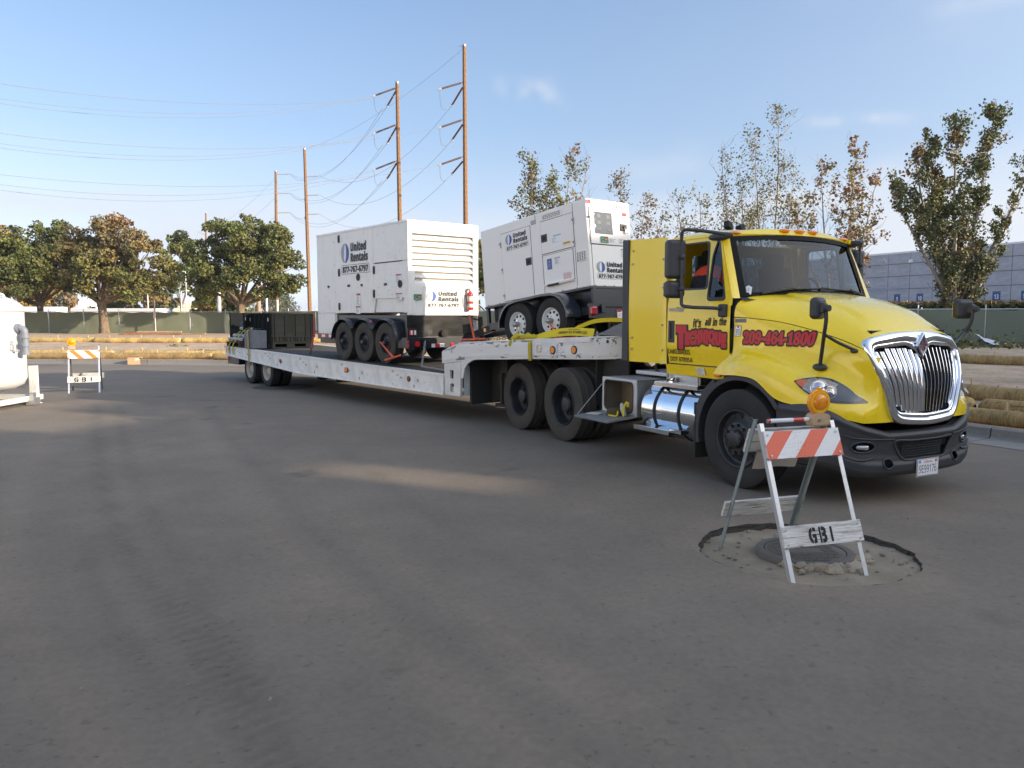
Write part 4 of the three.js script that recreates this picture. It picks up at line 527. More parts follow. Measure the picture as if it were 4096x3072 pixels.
// ---------------------------------------------------------------- wheels (axis along local Z, outer face towards +Z)
function tyreGeo(Ro, Ri, W, tread, seed = 1, nU = 128) {
  const prof = [[Ri, -0.40], [Ri + 0.025, -0.46], [lerp(Ri, Ro, 0.45), -0.5], [lerp(Ri, Ro, 0.75), -0.485], [Ro - 0.022, -0.45], [Ro - 0.006, -0.42]], T = 22, all = prof.map(([r, z]) => [r, z, 0]);
  for (let i = 0; i <= T; i++) all.push([Ro, lerp(-0.405, 0.405, i / T), 1]); for (let i = prof.length - 1; i >= 0; i--) all.push([prof[i][0], -prof[i][1], 0]);
  return gridSurf(nU, all.length - 1, (u, v) => {
    const [r, z, t] = all[Math.round(v * (all.length - 1))], a = u * Math.PI * 2; let rr = r;
    if (t && tread === 'block') { const n = 44, ph = u * n, zz = z / 0.405, sh = Math.abs(zz), g = Math.abs(sh - 0.36) < 0.05 || Math.abs(sh - 0.72) < 0.06, slot = (((ph + (sh > 0.55 ? 0.5 : 0) + zz * 0.6) % 1) + 1) % 1 < 0.17 && sh > 0.2; if (g || slot) rr -= 0.014; }
    if (t && tread === 'rib') { const sh = Math.abs(z); if (Math.abs(sh - 0.09) < 0.02 || Math.abs(sh - 0.25) < 0.02) rr -= 0.011; }
    return [Math.cos(a) * rr, Math.sin(a) * rr, z * W];
  }, { uvs: (u, v) => [u * 6, v * 2] });
}
const ringZ = (pts, seg = 48) => xf(lathe(pts.map(([r, z]) => [r, z]), seg), [0, 0, 0], [Math.PI / 2, 0, 0]);    // lathe about Z: [radius, z]
function lugs(n, R0, z, r = 0.017, l = 0.03) { const g = []; for (let k = 0; k < n; k++) { const a = k / n * 6.283 + 0.2; g.push(cyl(r, r, l, [Math.cos(a) * R0, Math.sin(a) * R0, z], [Math.PI / 2, 0, 0], 6)); } return g; }
function holes(n, R0, z, r, off = 0, sx = 1) { const g = []; for (let k = 0; k < n; k++) { const a = (k + off) / n * 6.283; g.push(xf(new THREE.CylinderGeometry(r, r, 0.012, 18), [Math.cos(a) * R0, Math.sin(a) * R0, z], [Math.PI / 2, 0, 0], [1, 1, 1])); } return g; }
const rimBlack = phys([0.022, 0.022, 0.026], 0.5, { clearcoat: 0.3, clearcoatRoughness: 0.4, map: blot }), rimWhite = phys([0.78, 0.78, 0.76], 0.4, { clearcoat: 0.3 }), rimWorn = std([0.62, 0.58, 0.5], 0.6, { map: blot });
const TY = { steer: tyreGeo(0.515, 0.305, 0.285, 'rib', 1, 96), drive: tyreGeo(0.525, 0.305, 0.275, 'block', 2, 220), low: tyreGeo(0.385, 0.235, 0.235, 'rib', 3, 72), g1: tyreGeo(0.405, 0.215, 0.235, 'block', 4, 150), g2: tyreGeo(0.355, 0.2, 0.205, 'rib', 5, 72) };
function wheel(parent, x, y, z, side, kind, seed) {
  const w = new THREE.Group(); w.name = 'wheel'; w.position.set(x, y, z); if (side < 0) w.rotation.y = Math.PI; parent.add(w);
  const dual = kind === 'drive' || kind === 'low', W = { steer: 0.285, drive: 0.275, low: 0.235, g1: 0.235, g2: 0.205 }[kind];
  const put = (n, g, m) => obj(n, g, m, w);
  const ty = new THREE.Mesh(TY[kind], kind === 'g1' || kind === 'drive' ? M.rubberDusty : M.rubber); ty.name = 'tyre'; shade(ty); ty.rotation.z = seed * 1.3; ty.position.z = -W / 2; w.add(ty);
  if (dual) { const t2 = ty.clone(); t2.position.z = -W * 1.5 - 0.06; t2.rotation.z = seed * 2.1; w.add(t2); }
  if (kind === 'steer') {
    put('rim', ringZ([[0.305, -0.02], [0.302, -0.005], [0.285, -0.012], [0.272, -0.06], [0.262, -0.075], [0.235, -0.07], [0.19, -0.045], [0.175, -0.02], [0.165, -0.01], [0.13, -0.01], [0.12, -0.005], [0.02, -0.005]]), rimBlack);
    put('hub', [ringZ([[0.10, -0.01], [0.098, 0.03], [0.085, 0.05], [0.04, 0.058], [0.001, 0.06]], 32), lugs(10, 0.145, 0.0, 0.017, 0.05), lugs(6, 0.085, 0.05, 0.009, 0.02)], rimBlack); each('hand_hole', holes(5, 0.222, -0.058, 0.032, 0.3), M.blackMatte, w);
  } else if (kind === 'drive') {
    put('rim', ringZ([[0.305, -0.02], [0.303, -0.004], [0.29, -0.01], [0.278, -0.05], [0.272, -0.15], [0.262, -0.185], [0.23, -0.2], [0.19, -0.205], [0.02, -0.205]]), rimBlack);
    put('hub', [ringZ([[0.12, -0.205], [0.118, -0.1], [0.11, -0.07], [0.09, -0.06], [0.001, -0.058]], 32), lugs(10, 0.15, -0.18, 0.018, 0.06), lugs(8, 0.1, -0.06, 0.01, 0.02)], rimBlack); each('hand_hole', holes(8, 0.225, -0.196, 0.026), M.blackMatte, w);
  } else if (kind === 'low') {
    put('rim', ringZ([[0.235, -0.02], [0.233, -0.004], [0.22, -0.01], [0.21, -0.05], [0.205, -0.13], [0.19, -0.155], [0.02, -0.16]]), rimWorn);
    put('hub', [ringZ([[0.1, -0.16], [0.095, -0.07], [0.08, -0.05], [0.001, -0.048]], 24), lugs(8, 0.13, -0.14, 0.015, 0.05)], rimWorn); each('hand_hole', holes(6, 0.175, -0.15, 0.02), M.blackMatte, w);
  } else if (kind === 'g1') {
    put('rim', ringZ([[0.215, -0.02], [0.213, -0.004], [0.2, -0.01], [0.19, -0.05], [0.185, -0.08]]), rimBlack); put('disc', ringZ([[0.19, -0.085], [0.12, -0.055], [0.075, -0.05], [0.02, -0.05]], 32), rimBlack);
    const win = []; for (let k = 0; k < 8; k++) { const a = k / 8 * 6.283; win.push(xf(rbox(0.062, 0.05, 0.012, 0.005, [0, 0, 0]), [Math.cos(a) * 0.15, Math.sin(a) * 0.15, -0.066], [0, 0, a])); } each('spoke_window', win, M.blackMatte, w); put('hub', [ringZ([[0.055, -0.05], [0.053, 0.02], [0.04, 0.04], [0.001, 0.042]], 20), lugs(8, 0.083, -0.04, 0.012, 0.045)], rimBlack);
  } else {
    put('rim', ringZ([[0.2, -0.02], [0.203, -0.002], [0.192, -0.008], [0.182, -0.05], [0.176, -0.062], [0.165, -0.06], [0.10, -0.04], [0.085, -0.022], [0.02, -0.022]]), rimWhite); each('hand_hole', holes(10, 0.135, -0.047, 0.019), M.blackMatte, w); put('hub', [ringZ([[0.045, -0.022], [0.043, 0.05], [0.032, 0.075], [0.001, 0.078]], 20)], M.steel); each('lug_nut', lugs(5, 0.066, -0.01, 0.012, 0.035), M.chrome, w);
  }
  return w;
}

// ---------------------------------------------------------------- the yellow truck. Local axes: X forward, Y up, Z to its right; the front axle stands at X = 0
const truck = thing('semi_truck', 'bright yellow day cab truck tractor with chrome grille, hauling the white trailer', 'truck', [3.3945, 0, -8.6723], -62 * Math.PI / 180);
{
  const T = truck, mir = (f) => [f(1), f(-1)];
  const ST = [-0.22, 0, 0.25, 0.5, 0.75, 0.95, 1.1, 1.2];
  const CP = [ // per station: [z, y] from the crest of the hood out and down to the lower edge
    [[0, 2.03], [0.3, 2.03], [0.78, 2.015], [1.055, 1.915], [1.085, 1.65], [1.09, 1.46], [1.11, 1.36], [1.165, 1.27], [1.19, 1.165]],
    [[0, 2.02], [0.3, 2.012], [0.70, 1.98], [0.995, 1.835], [1.045, 1.6], [1.06, 1.45], [1.13, 1.385], [1.20, 1.295], [1.215, 1.175]],
    [[0, 1.99], [0.3, 1.98], [0.63, 1.925], [0.92, 1.745], [0.98, 1.53], [1.025, 1.405], [1.13, 1.345], [1.20, 1.25], [1.215, 1.145]],
    [[0, 1.945], [0.3, 1.932], [0.62, 1.862], [0.87, 1.67], [0.93, 1.465], [0.985, 1.335], [1.105, 1.265], [1.18, 1.16], [1.19, 0.98]],
    [[0, 1.875], [0.29, 1.858], [0.6, 1.775], [0.805, 1.575], [0.86, 1.38], [0.925, 1.245], [1.045, 1.17], [1.12, 1.07], [1.135, 0.93]],
    [[0, 1.78], [0.28, 1.762], [0.575, 1.675], [0.745, 1.485], [0.785, 1.295], [0.85, 1.16], [0.96, 1.085], [1.035, 0.99], [1.045, 0.88]],
    [[0, 1.635], [0.27, 1.625], [0.56, 1.58], [0.70, 1.425], [0.705, 1.22], [0.755, 1.065], [0.86, 0.99], [0.92, 0.91], [0.925, 0.83]],
    [[0, 1.5], [0.24, 1.49], [0.47, 1.45], [0.60, 1.32], [0.60, 1.1], [0.64, 0.985], [0.715, 0.925], [0.77, 0.865], [0.765, 0.79]]];
  const cat = (a, b, c, d, t) => 0.5 * (2 * b + (c - a) * t + (2 * a - 5 * b + 4 * c - d) * t * t + (3 * b - a - 3 * c + d) * t * t * t);
  const stAt = (X) => { let k = 0; while (k < ST.length - 2 && ST[k + 1] < X) k++; return [k, (X - ST[k]) / (ST[k + 1] - ST[k])]; };
  const section = (X) => { const [k, t] = stAt(X), g = (i) => CP[clamp(i, 0, ST.length - 1)]; return CP[0].map((_, i) => [0, 1].map((c) => cat(g(k - 1)[i][c], g(k)[i][c], g(k + 1)[i][c], g(k + 2)[i][c], t))); };
  const onSec = (S, s) => { const k = Math.min(7, Math.floor(s)), t = s - k, g = (i) => S[clamp(i, 0, 8)]; return [0, 1].map((c) => cat(g(k - 1)[c], g(k)[c], g(k + 1)[c], g(k + 2)[c], t)); };
  const body = (X, s) => { const [z, y] = onSec(section(X), s); let yy = y; const bulge = sstep(0.50, 0.42, Math.abs(z)) * sstep(-0.22, -0.1, X) * sstep(1.0, 0.82, X) * 0.022; return [X, yy + (s < 2.4 ? bulge : 0), z]; };
  const sAtY = (X, y) => { const S = section(X); let a = 0, b = 8; for (let i = 0; i < 30; i++) { const m = (a + b) / 2; if (onSec(S, m)[1] > y) a = m; else b = m; } return (a + b) / 2; };
  const side = (X, y, off = 0) => { const s = sAtY(X, y), p = body(X, s), q = body(X, Math.min(8, s + 0.05)), r = body(X + 0.01, s); const a = V(q[0] - p[0], q[1] - p[1], q[2] - p[2]), b = V(r[0] - p[0], r[1] - p[1], r[2] - p[2]); const n = b.cross(a).normalize(); if (n.z < 0) n.negate(); return [p[0] + n.x * off, p[1] + n.y * off, p[2] + n.z * off]; };
  const seamY = (X) => 1.775 - 0.02 * (X + 0.2) - 0.165 * (X + 0.2) ** 2;                 // the long shut line along the hood side
  const flip = (p, sg) => [p[0], p[1], p[2] * sg];
  const surf = (nu, nv, f, sg, o) => { const g = gridSurf(nu, nv, (u, v) => flip(f(u, v), sg), o); if (sg < 0) { const ix = g.index.array; for (let i = 0; i < ix.length; i += 3) { const t = ix[i]; ix[i] = ix[i + 1]; ix[i + 1] = t; } g.computeVertexNormals(); } return g; };
  const X0 = -0.195, X1 = 1.19;
  // grille: bright surround, V dip for the badge, sixteen bars
  const Xg = (Z, y) => 1.287 - 0.2 * Z * Z - 0.15 * sstep(1.05, 1.66, y) ** 1.3;
  const loop = (pts, n) => { const P = pts, L = [0]; for (let i = 1; i <= P.length; i++) L.push(L[i - 1] + Math.hypot(P[i % P.length][0] - P[i - 1][0], P[i % P.length][1] - P[i - 1][1])); const o = []; for (let k = 0; k < n; k++) { const s = L[P.length] * k / n; let i = 0; while (L[i + 1] < s) i++; const t = (s - L[i]) / (L[i + 1] - L[i]), a = P[i], b = P[(i + 1) % P.length]; o.push([lerp(a[0], b[0], t), lerp(a[1], b[1], t)]); } return o; };
  const byAngle = (pts) => loop(pts, 240);
  const outer = byAngle(roundPoly([[0, 0.742], [-0.47, 0.775], [-0.715, 1.565], [-0.35, 1.632], [0, 1.648], [0.35, 1.632], [0.715, 1.565], [0.47, 0.775]], 0.15, 8)), inner = byAngle(roundPoly([[0, 0.862], [-0.41, 0.885], [-0.605, 1.475], [-0.14, 1.505], [0, 1.39], [0.14, 1.505], [0.605, 1.475], [0.41, 0.885]], 0.09, 8));
  const innerPlain = inner;
  const inPoly = (z, y, P, k) => { let c = false; for (let i = 0, j = P.length - 1; i < P.length; j = i++) { const a = [P[i][0] * k, (P[i][1] - 1.2) * k + 1.2], b = [P[j][0] * k, (P[j][1] - 1.2) * k + 1.2]; if ((a[1] > y) !== (b[1] > y) && z < (b[0] - a[0]) * (y - a[1]) / (b[1] - a[1]) + a[0]) c = !c; } return c; };
  const behindGrille = (p) => p[0] > 0.95 && inPoly(p[2], p[1], outer, 0.96);
  const hood = obj('hood', mir((sg) => surf(60, 40, (u, v) => { const X = lerp(X0, X1, u), s1 = sAtY(X, seamY(X)) - 0.012; return body(X, v * s1); }, sg, { keep: (u, v) => { const X = lerp(X0, X1, u), p = body(X, v * (sAtY(X, seamY(X)) - 0.012)); return !behindGrille(p); } })), M.yellow, T);
  for (const sg of [1, -1]) {
    const f = obj('fender', [surf(70, 44, (u, v) => { const X = lerp(X0, X1, u), s0 = sAtY(X, seamY(X)) + 0.02; return body(X, lerp(s0, 8, v)); }, sg, { keep: (u, v) => { const X = lerp(X0, X1, u); return !behindGrille(body(X, lerp(sAtY(X, seamY(X)) + 0.02, 8, v))); } }),
      surf(6, 12, (u, v) => { const X = lerp(-0.385, X0 - 0.0, u), yt = lerp(1.178, 1.40, u ** 0.8), y = lerp(yt, 1.165, v), q = side(-0.195, clamp(y, 1.17, 1.42)); return [X, y, Math.max(q[2], 1.112) - 0.012 * (1 - u)]; }, sg),
      surf(70, 2, (u, v) => { const X = lerp(-0.385, X1, u), p = X < X0 ? [X, 1.165, 1.178] : body(X, 8); return [p[0], p[1] - 0.0, p[2] - v * 0.05]; }, sg)], M.yellow, T);
    obj('hood_gap', surf(2, 24, (u, v) => { const y = lerp(1.985, 1.28, v), q = body(-0.19, sAtY(-0.19, Math.min(y, 2.0))); return [lerp(-0.236, -0.186, u), y, Math.min(q[2], 1.09) - 0.008]; }, sg), M.blackMatte, f);
    obj('hood_gap', surf(60, 3, (u, v) => { const X = lerp(X0, 0.99, u), s = sAtY(X, seamY(X)), p = body(X, s + (v - 0.5) * 0.12); return [p[0], p[1] - 0.008, p[2] - 0.012]; }, sg), M.blackMatte, hood);
    // wheel arch lining and the black quarter panel behind the wheel
    const arc = (r0, r1, a0, a1, z0, z1) => { const pts = []; for (let k = 0; k <= 24; k++) { const a = lerp(a0, a1, k / 24); pts.push([Math.cos(a) * r1, 0.52 + Math.sin(a) * r1]); } for (let k = 24; k >= 0; k--) { const a = lerp(a0, a1, k / 24); pts.push([Math.cos(a) * r0, 0.52 + Math.sin(a) * r0]); } return prism(pts, z1 - z0, { p: [0, 0, sg > 0 ? z0 : -z1] }); };
    obj('wheel_arch', [arc(0.605, 0.655, 0.62, 3.35, 0.72, 1.185), arc(0.61, 0.70, 2.15, 3.3, 1.06, 1.187)], M.plastic, T);
    each('mud_guard', [box(0.03, 0.62, 0.32, [-0.66, 0.52, sg * 1.03]), box(0.02, 0.5, 0.3, [0.62, 0.75, sg * 0.85])], M.grime, T);
    // headlight: dark housing, amber corner, two bright reflectors under a clear cover
    const hx = (u) => lerp(0.655, 1.165, u), yT = (u) => 1.165 + 0.115 * Math.sin(Math.min(1, u * 1.18) * Math.PI * 0.62) - 0.285 * u ** 1.7, yB = (u) => 1.165 - 0.20 * (1 - (1 - Math.min(1, u * 1.25)) ** 1.8) + 0.01 * u;
    const hl = new THREE.Group(); hl.name = 'headlight'; T.add(hl);
    const patch = (u0, u1, v0, v1, off, nu = 26, nv = 12) => surf(nu, nv, (u, v) => { const a = lerp(u0, u1, u), y = lerp(yT(a), Math.min(yB(a), yT(a) - 0.004), lerp(v0, v1, v)); const o = off * Math.min(1, 14 * Math.min(a + 0.02, 1.02 - a)); return side(hx(a), y, o); }, sg);
    obj('housing', patch(0.0, 1, 0, 1, 0.006), phys([0.02, 0.024, 0.032], 0.25, { clearcoat: 1 }), hl);
    obj('turn_signal', patch(0.05, 0.21, 0.2, 0.86, 0.011, 10, 8), phys([0.75, 0.13, 0.015], 0.25, { clearcoat: 1 }), hl);
    obj('reflector', patch(0.20, 0.60, 0.12, 0.92, 0.012, 20, 10), std(0.75, 0.12, { metalness: 1, bumpMap: noiseA, bumpScale: 0.02 }), hl);
    for (const [u, r] of [[0.43, 0.072], [0.585, 0.062]]) { const c = side(hx(u), lerp(yT(u), yB(u), 0.55), 0.022), q = new THREE.Quaternion().setFromUnitVectors(V(0, 1, 0), V(0.62, 0.12, 0.77 * sg).normalize()); const gl = (g) => { g.applyQuaternion(q); g.translate(c[0], c[1], c[2] * sg); return g; }; obj('lamp', [gl(lathe([[r, 0.012], [r * 1.08, 0.016], [r * 1.08, -0.03], [r, -0.03]], 28)), gl(lathe([[r, 0.012], [r * 0.8, -0.012], [r * 0.4, -0.022], [0.001, -0.024]], 28)), gl(new THREE.SphereGeometry(r * 0.36, 12, 10))], M.chrome, hl); }
    obj('cover', patch(0.02, 0.93, 0.06, 0.94, 0.05), M.glassClear, hl);
    // hood mirror on a forked stalk
    const Z = sg, hm = new THREE.Group(); hm.name = 'hood_mirror'; T.add(hm);
    const bp = side(0.765, 1.285, 0); const b = [bp[0], bp[1] + 0.01, bp[2] * Z], k1 = [0.95, 1.62, 1.06 * Z], k2 = [1.0, 1.76, 1.1 * Z], hd = [0.9, 1.86, 1.10 * Z], ft = side(1.02, 1.45, 0);
    obj('stalk', [tube([b, [lerp(b[0], k1[0], 0.5), lerp(b[1], k1[1], 0.5), lerp(b[2], k1[2], 0.5)], k1, [0.985, 1.69, 1.09 * Z], k2, [1.0, 1.86, 1.11 * Z]], 0.018, 30, 10), tube([k1, [0.98, 1.55, lerp(k1[2], ft[2] * Z, 0.4)], [ft[0], ft[1] + 0.02, ft[2] * Z]], 0.016, 16, 8), sph(0.055, [b[0], b[1], b[2]], [1.5, 0.7, 0.8]), sph(0.03, [ft[0], ft[1] + 0.01, ft[2] * Z], [1.3, 0.8, 1])], M.plastic, hm);
    obj('mirror_shell', [rbox(0.10, 0.205, 0.20, 0.045, [hd[0], hd[1], hd[2]], [0, sg * 0.32, 0], 4), rbox(0.08, 0.10, 0.07, 0.02, [0.97, 1.86, 1.12 * Z]), cyl(0.03, 0.03, 0.1, [1.0, 1.86, 1.12 * Z], [0, 0, Math.PI / 2], 12)], M.plastic, hm);
    obj('mirror_glass', box(0.004, 0.165, 0.16, [hd[0] - 0.052, hd[1], hd[2] - 0.016], [0, sg * 0.32, 0]), M.chrome, hm);
  }
  const gr = new THREE.Group(); gr.name = 'grille'; T.add(gr);
  const ringProf = [[0, -0.12], [0.0, 0.0], [0.05, 0.03], [0.3, 0.046], [0.56, 0.038], [0.62, 0.012], [0.66, 0.02], [0.9, 0.016], [0.97, 0.0], [1, -0.06], [1, -0.1]];
  obj('surround', gridSurf(240, ringProf.length - 1, (u, v) => { const i = Math.round(u * 240) % 240, [f, dx] = ringProf[Math.round(v * (ringProf.length - 1))], z = lerp(outer[i][0], innerPlain[i][0], f), y = lerp(outer[i][1], innerPlain[i][1], f); return [Xg(z, y) + dx, y, z]; }), M.chrome, gr);
  obj('grille_back', gridSurf(12, 12, (u, v) => { const y = lerp(0.84, 1.53, v), z = (u - 0.5) * 2 * lerp(0.46, 0.62, v); return [Xg(z, y) - 0.085, y, z]; }), M.blackMatte, gr);
  for (let k = 0; k < 16; k++) {
    const zt = (k - 7.5) * 0.073, a = Math.abs(zt), yt = a < 0.12 ? 1.405 + a * 0.55 : a > 0.47 ? 1.45 : 1.478, yb = a > 0.42 ? 0.935 : a > 0.33 ? 0.89 : 0.872;
    obj('grille_bar', gridSurf(10, 16, (u, v) => { const an = -u * Math.PI * 2, y = lerp(yb, yt, v), z0 = zt * lerp(0.70, 1, (y - 0.86) / 0.62), sd = zt > 0 ? 1 : -1, ca = Math.cos(an) * 0.0215, sb = -Math.sin(an) * 0.0085, k = 0.72; return [Xg(z0, y) - 0.03 - ca * sd * Math.sin(k) + sb * Math.cos(k), y, z0 + ca * Math.cos(k) + sb * sd * Math.sin(k)]; }), M.chrome, gr);
  }
  const outAt = (y) => { let b = 0; for (let k = 0; k < 240; k++) { const p = outer[k], q = outer[(k + 1) % 240]; if ((p[1] - y) * (q[1] - y) <= 0 && Math.abs(p[1] - q[1]) > 1e-6) b = Math.max(b, lerp(p[0], q[0], (y - p[1]) / (q[1] - p[1]))); } return b; };
  for (const sg of [1, -1]) obj('nose_panel', surf(10, 30, (u, v) => { const s = lerp(sAtY(X1, 1.40), 8, v), a = body(X1, s), y = Math.max(a[1], 0.7751), zo = Math.max(0.0, outAt(y)) - 0.015, b = [Xg(zo, y) - 0.012, lerp(a[1], 0.78, a[1] < 0.78 ? 1 : 0), zo], k = u; return [lerp(a[0], b[0], k) + 0.018 * Math.sin(k * Math.PI) * (a[2] > zo ? 1 : 0), lerp(a[1], b[1], k) - 0.03 * k * sstep(0.95, 0.8, a[1]) * 0, lerp(a[2], b[2], k)]; }, sg), M.yellow, T);
  { // diamond badge: bright frame, red heart with a bright bar
    const bd = new THREE.Group(); bd.name = 'badge'; bd.position.set(Xg(0, 1.5) + 0.03, 1.5, 0); bd.rotation.set(0, Math.PI / 2, 0); T.add(bd);
    const dia = (w, h) => [[w, 0], [0, h], [-w, 0], [0, -h]];
    obj('diamond_frame', prism(dia(0.086, 0.128), 0.035, { holes: [dia(0.055, 0.085)], bevel: 0.006, p: [0, 0, -0.012] }), M.chrome, bd); obj('red_heart', prism(dia(0.056, 0.086), 0.012, { p: [0, 0, -0.01] }), M.redLens, bd); obj('emblem_bar', [prism([[-0.012, -0.055], [0.012, -0.055], [0.012, 0.055], [-0.012, 0.055]], 0.01, { p: [0, 0, 0.004] }), prism([[-0.045, -0.012], [0.045, -0.012], [0.045, 0.004], [-0.045, 0.004]], 0.01, { p: [0, 0, 0.005] })], M.chrome, bd);
  }
  // bumper: dark moulded plastic with openings
  {
    const half = [[0.5, 1.165], [0.66, 1.165], [0.82, 1.145], [0.97, 1.08], [1.1, 0.945], [1.19, 0.75], [1.25, 0.5], [1.28, 0.25], [1.288, 0]], full = [...half, ...half.slice(0, -1).reverse().map(([x, z]) => [x, -z])], cv = new THREE.CatmullRomCurve3(full.map(([x, z]) => V(x, 0, z)), false, 'centripetal');
    const yTop = (z) => { const a = Math.abs(z); return a > 1.13 ? 0.955 : a > 0.9 ? lerp(0.83, 0.955, (a - 0.9) / 0.23) : a > 0.74 ? lerp(0.765, 0.83, (a - 0.74) / 0.16) : a > 0.5 ? lerp(0.70, 0.765, (a - 0.5) / 0.24) : 0.70; }, yBot = (z) => 0.262 + 0.10 * sstep(0.7, 1.16, Math.abs(z));
    const prof = [[0, -0.03], [0.03, 0.0], [0.1, 0.016], [0.2, 0.004], [0.36, -0.004], [0.5, -0.008], [0.62, 0.0], [0.74, 0.022], [0.86, 0.018], [0.95, -0.01], [1, -0.06]];
    const off = (v) => { let i = 0; while (i < prof.length - 2 && prof[i + 1][0] < v) i++; const t = clamp((v - prof[i][0]) / (prof[i + 1][0] - prof[i][0])); return lerp(prof[i][1], prof[i + 1][1], t * t * (3 - 2 * t)); };
    const pt = (u, v, d = 0) => { const p = cv.getPoint(u), t = cv.getTangent(u), nx = -t.z, nz = t.x, l = Math.hypot(nx, nz), y = lerp(yTop(p.z), yBot(p.z), v), o = off(v) + d; return [p.x + nx / l * o, y, p.z + nz / l * o]; };
    const inMesh = (z, y) => y < 0.60 && y > 0.435 && Math.abs(z) < lerp(0.30, 0.42, (y - 0.435) / 0.165), inFog = (z, y) => Math.hypot((Math.abs(z) - 0.76) / 0.11, (y - 0.565) / 0.05) < 1, inHook = (z, y) => Math.hypot((Math.abs(z) - 0.50) / 0.055, (y - 0.40) / 0.045) < 1;
    const B = obj('bumper', gridSurf(220, 60, (u, v) => { const p = pt(u, v); return p; }, { keep: (u, v) => { const [, y, z] = pt(u, v); return !inMesh(z, y) && !inFog(z, y) && !inHook(z, y); } }), M.plastic, T);
    obj('bumper_lining', gridSurf(120, 20, (u, v) => pt(u, v, -0.055)), M.blackMatte, B);
    const uAtZ = (z) => { let a = 0, b = 1; for (let i = 0; i < 30; i++) { const m = (a + b) / 2; if (cv.getPoint(m).z > z) a = m; else b = m; } return (a + b) / 2; }, onB = (z, y, d) => { const u = uAtZ(z), p = cv.getPoint(u), v = (y - yTop(p.z)) / (yBot(p.z) - yTop(p.z)); const q = pt(u, v, d); return V(...q); };
    const rim = (pts, r, d = 0.002) => tube(pts.map(([z, y]) => onB(z, y, d)), r, 60, 6, true);
    obj('lower_vent', [rim([[-0.43, 0.605], [-0.2, 0.607], [0, 0.607], [0.2, 0.607], [0.43, 0.605], [0.38, 0.5], [0.31, 0.43], [0, 0.428], [-0.31, 0.43], [-0.38, 0.5]], 0.011)], M.plastic, B);
    const bars = []; for (let y = 0.45; y < 0.6; y += 0.024) for (let z = -0.4; z < 0.4; z += 0.1) if (inMesh(z, y) && inMesh(z + 0.1, y)) bars.push(bar(onB(z, y, -0.025).toArray(), onB(z + 0.1, y, -0.025).toArray(), 0.004, 5)); for (let z = -0.4; z < 0.41; z += 0.024) { const y0 = 0.44, y1 = 0.598; if (inMesh(z, y1 - 0.01)) bars.push(bar(onB(z, inMesh(z, y0) ? y0 : 0.52, -0.03).toArray(), onB(z, y1, -0.03).toArray(), 0.004, 5)); } obj('vent_mesh', bars, M.plastic, B);
    for (const sg of [1, -1]) {
      const ov = (cz, cy, a, b) => { const o = []; for (let k = 0; k < 20; k++) { const t = k / 20 * 6.283; o.push([sg * cz + Math.cos(t) * a, cy + Math.sin(t) * b]); } return o; };
      const c = onB(sg * 0.76, 0.56, -0.02); obj('fog_lamp', [xf(rbox(0.05, 0.05, 0.12, 0.02, [0, 0, 0]), [c.x, c.y, c.z], [0, -sg * 0.75, 0])], std(0.7, 0.1, { metalness: 0.8 }), B); obj('fog_lamp_rim', rim(ov(0.76, 0.565, 0.115, 0.053), 0.01), M.plastic, B); obj('tow_hole_rim', rim(ov(0.50, 0.40, 0.058, 0.047), 0.009), M.plastic, B);
      obj('bumper_crease', tube([onB(sg * 1.0, 0.70, 0.006), onB(sg * 0.85, 0.655, 0.007), onB(sg * 0.6, 0.635, 0.007), onB(sg * 0.44, 0.63, 0.006)], 0.008, 24, 6), M.plastic, B);
      obj('bumper_step', tube([onB(sg * 0.98, 0.5, 0.004), onB(sg * 0.8, 0.445, 0.006), onB(sg * 0.66, 0.46, 0.006)], 0.012, 20, 6), M.plastic, B);
    }
    obj('license_plate', [rbox(0.008, 0.175, 0.335, 0.003, [1.318, 0.335, 0])], M.aluDull, T);
    obj('plate_face', plane(0.305, 0.152, [1.3235, 0.337, 0], [0, Math.PI / 2, 0]), printMat(512, 256, (c) => { c.fillStyle = '#e9e9ea'; c.fillRect(0, 0, 512, 256); fitText(c, 'California', 256, 36, 210, 38, 'serif', { weight: 'italic bold', fill: '#c8232c' }); fitText(c, '9E99176', 256, 152, 450, 128, 'sans-serif', { weight: 'normal', fill: '#22242c' }); c.fillStyle = '#b3202a'; c.fillRect(430, 12, 62, 42); c.fillStyle = '#8fa6d8'; c.fillRect(20, 12, 58, 42); fitText(c, 'APR', 49, 33, 44, 20, 'sans-serif', { fill: '#243a7c' }); fitText(c, '16', 461, 33, 30, 24, 'sans-serif', { fill: '#fff' }); }), T);
  }
  // ---- cab
  const tilt = (y) => (y > 1.9 ? 1.10 - (y - 1.9) * 0.125 : 1.10);
  const tiltG = (g) => { const p = g.attributes.position; for (let i = 0; i < p.count; i++) { const y = p.getY(i); p.setZ(i, p.getZ(i) + tilt(y) - 1.10); } g.computeVertexNormals(); return g; };
  const win1 = roundPoly([[-1.165, 2.085], [-1.12, 2.605], [-0.665, 2.605], [-0.625, 2.085]], 0.055), win2 = roundPoly([[-0.60, 1.975], [-0.585, 2.45], [-0.535, 2.60], [-0.50, 2.58], [-0.335, 1.975]], 0.05);
  const cab = new THREE.Group(); cab.name = 'cab'; T.add(cab);
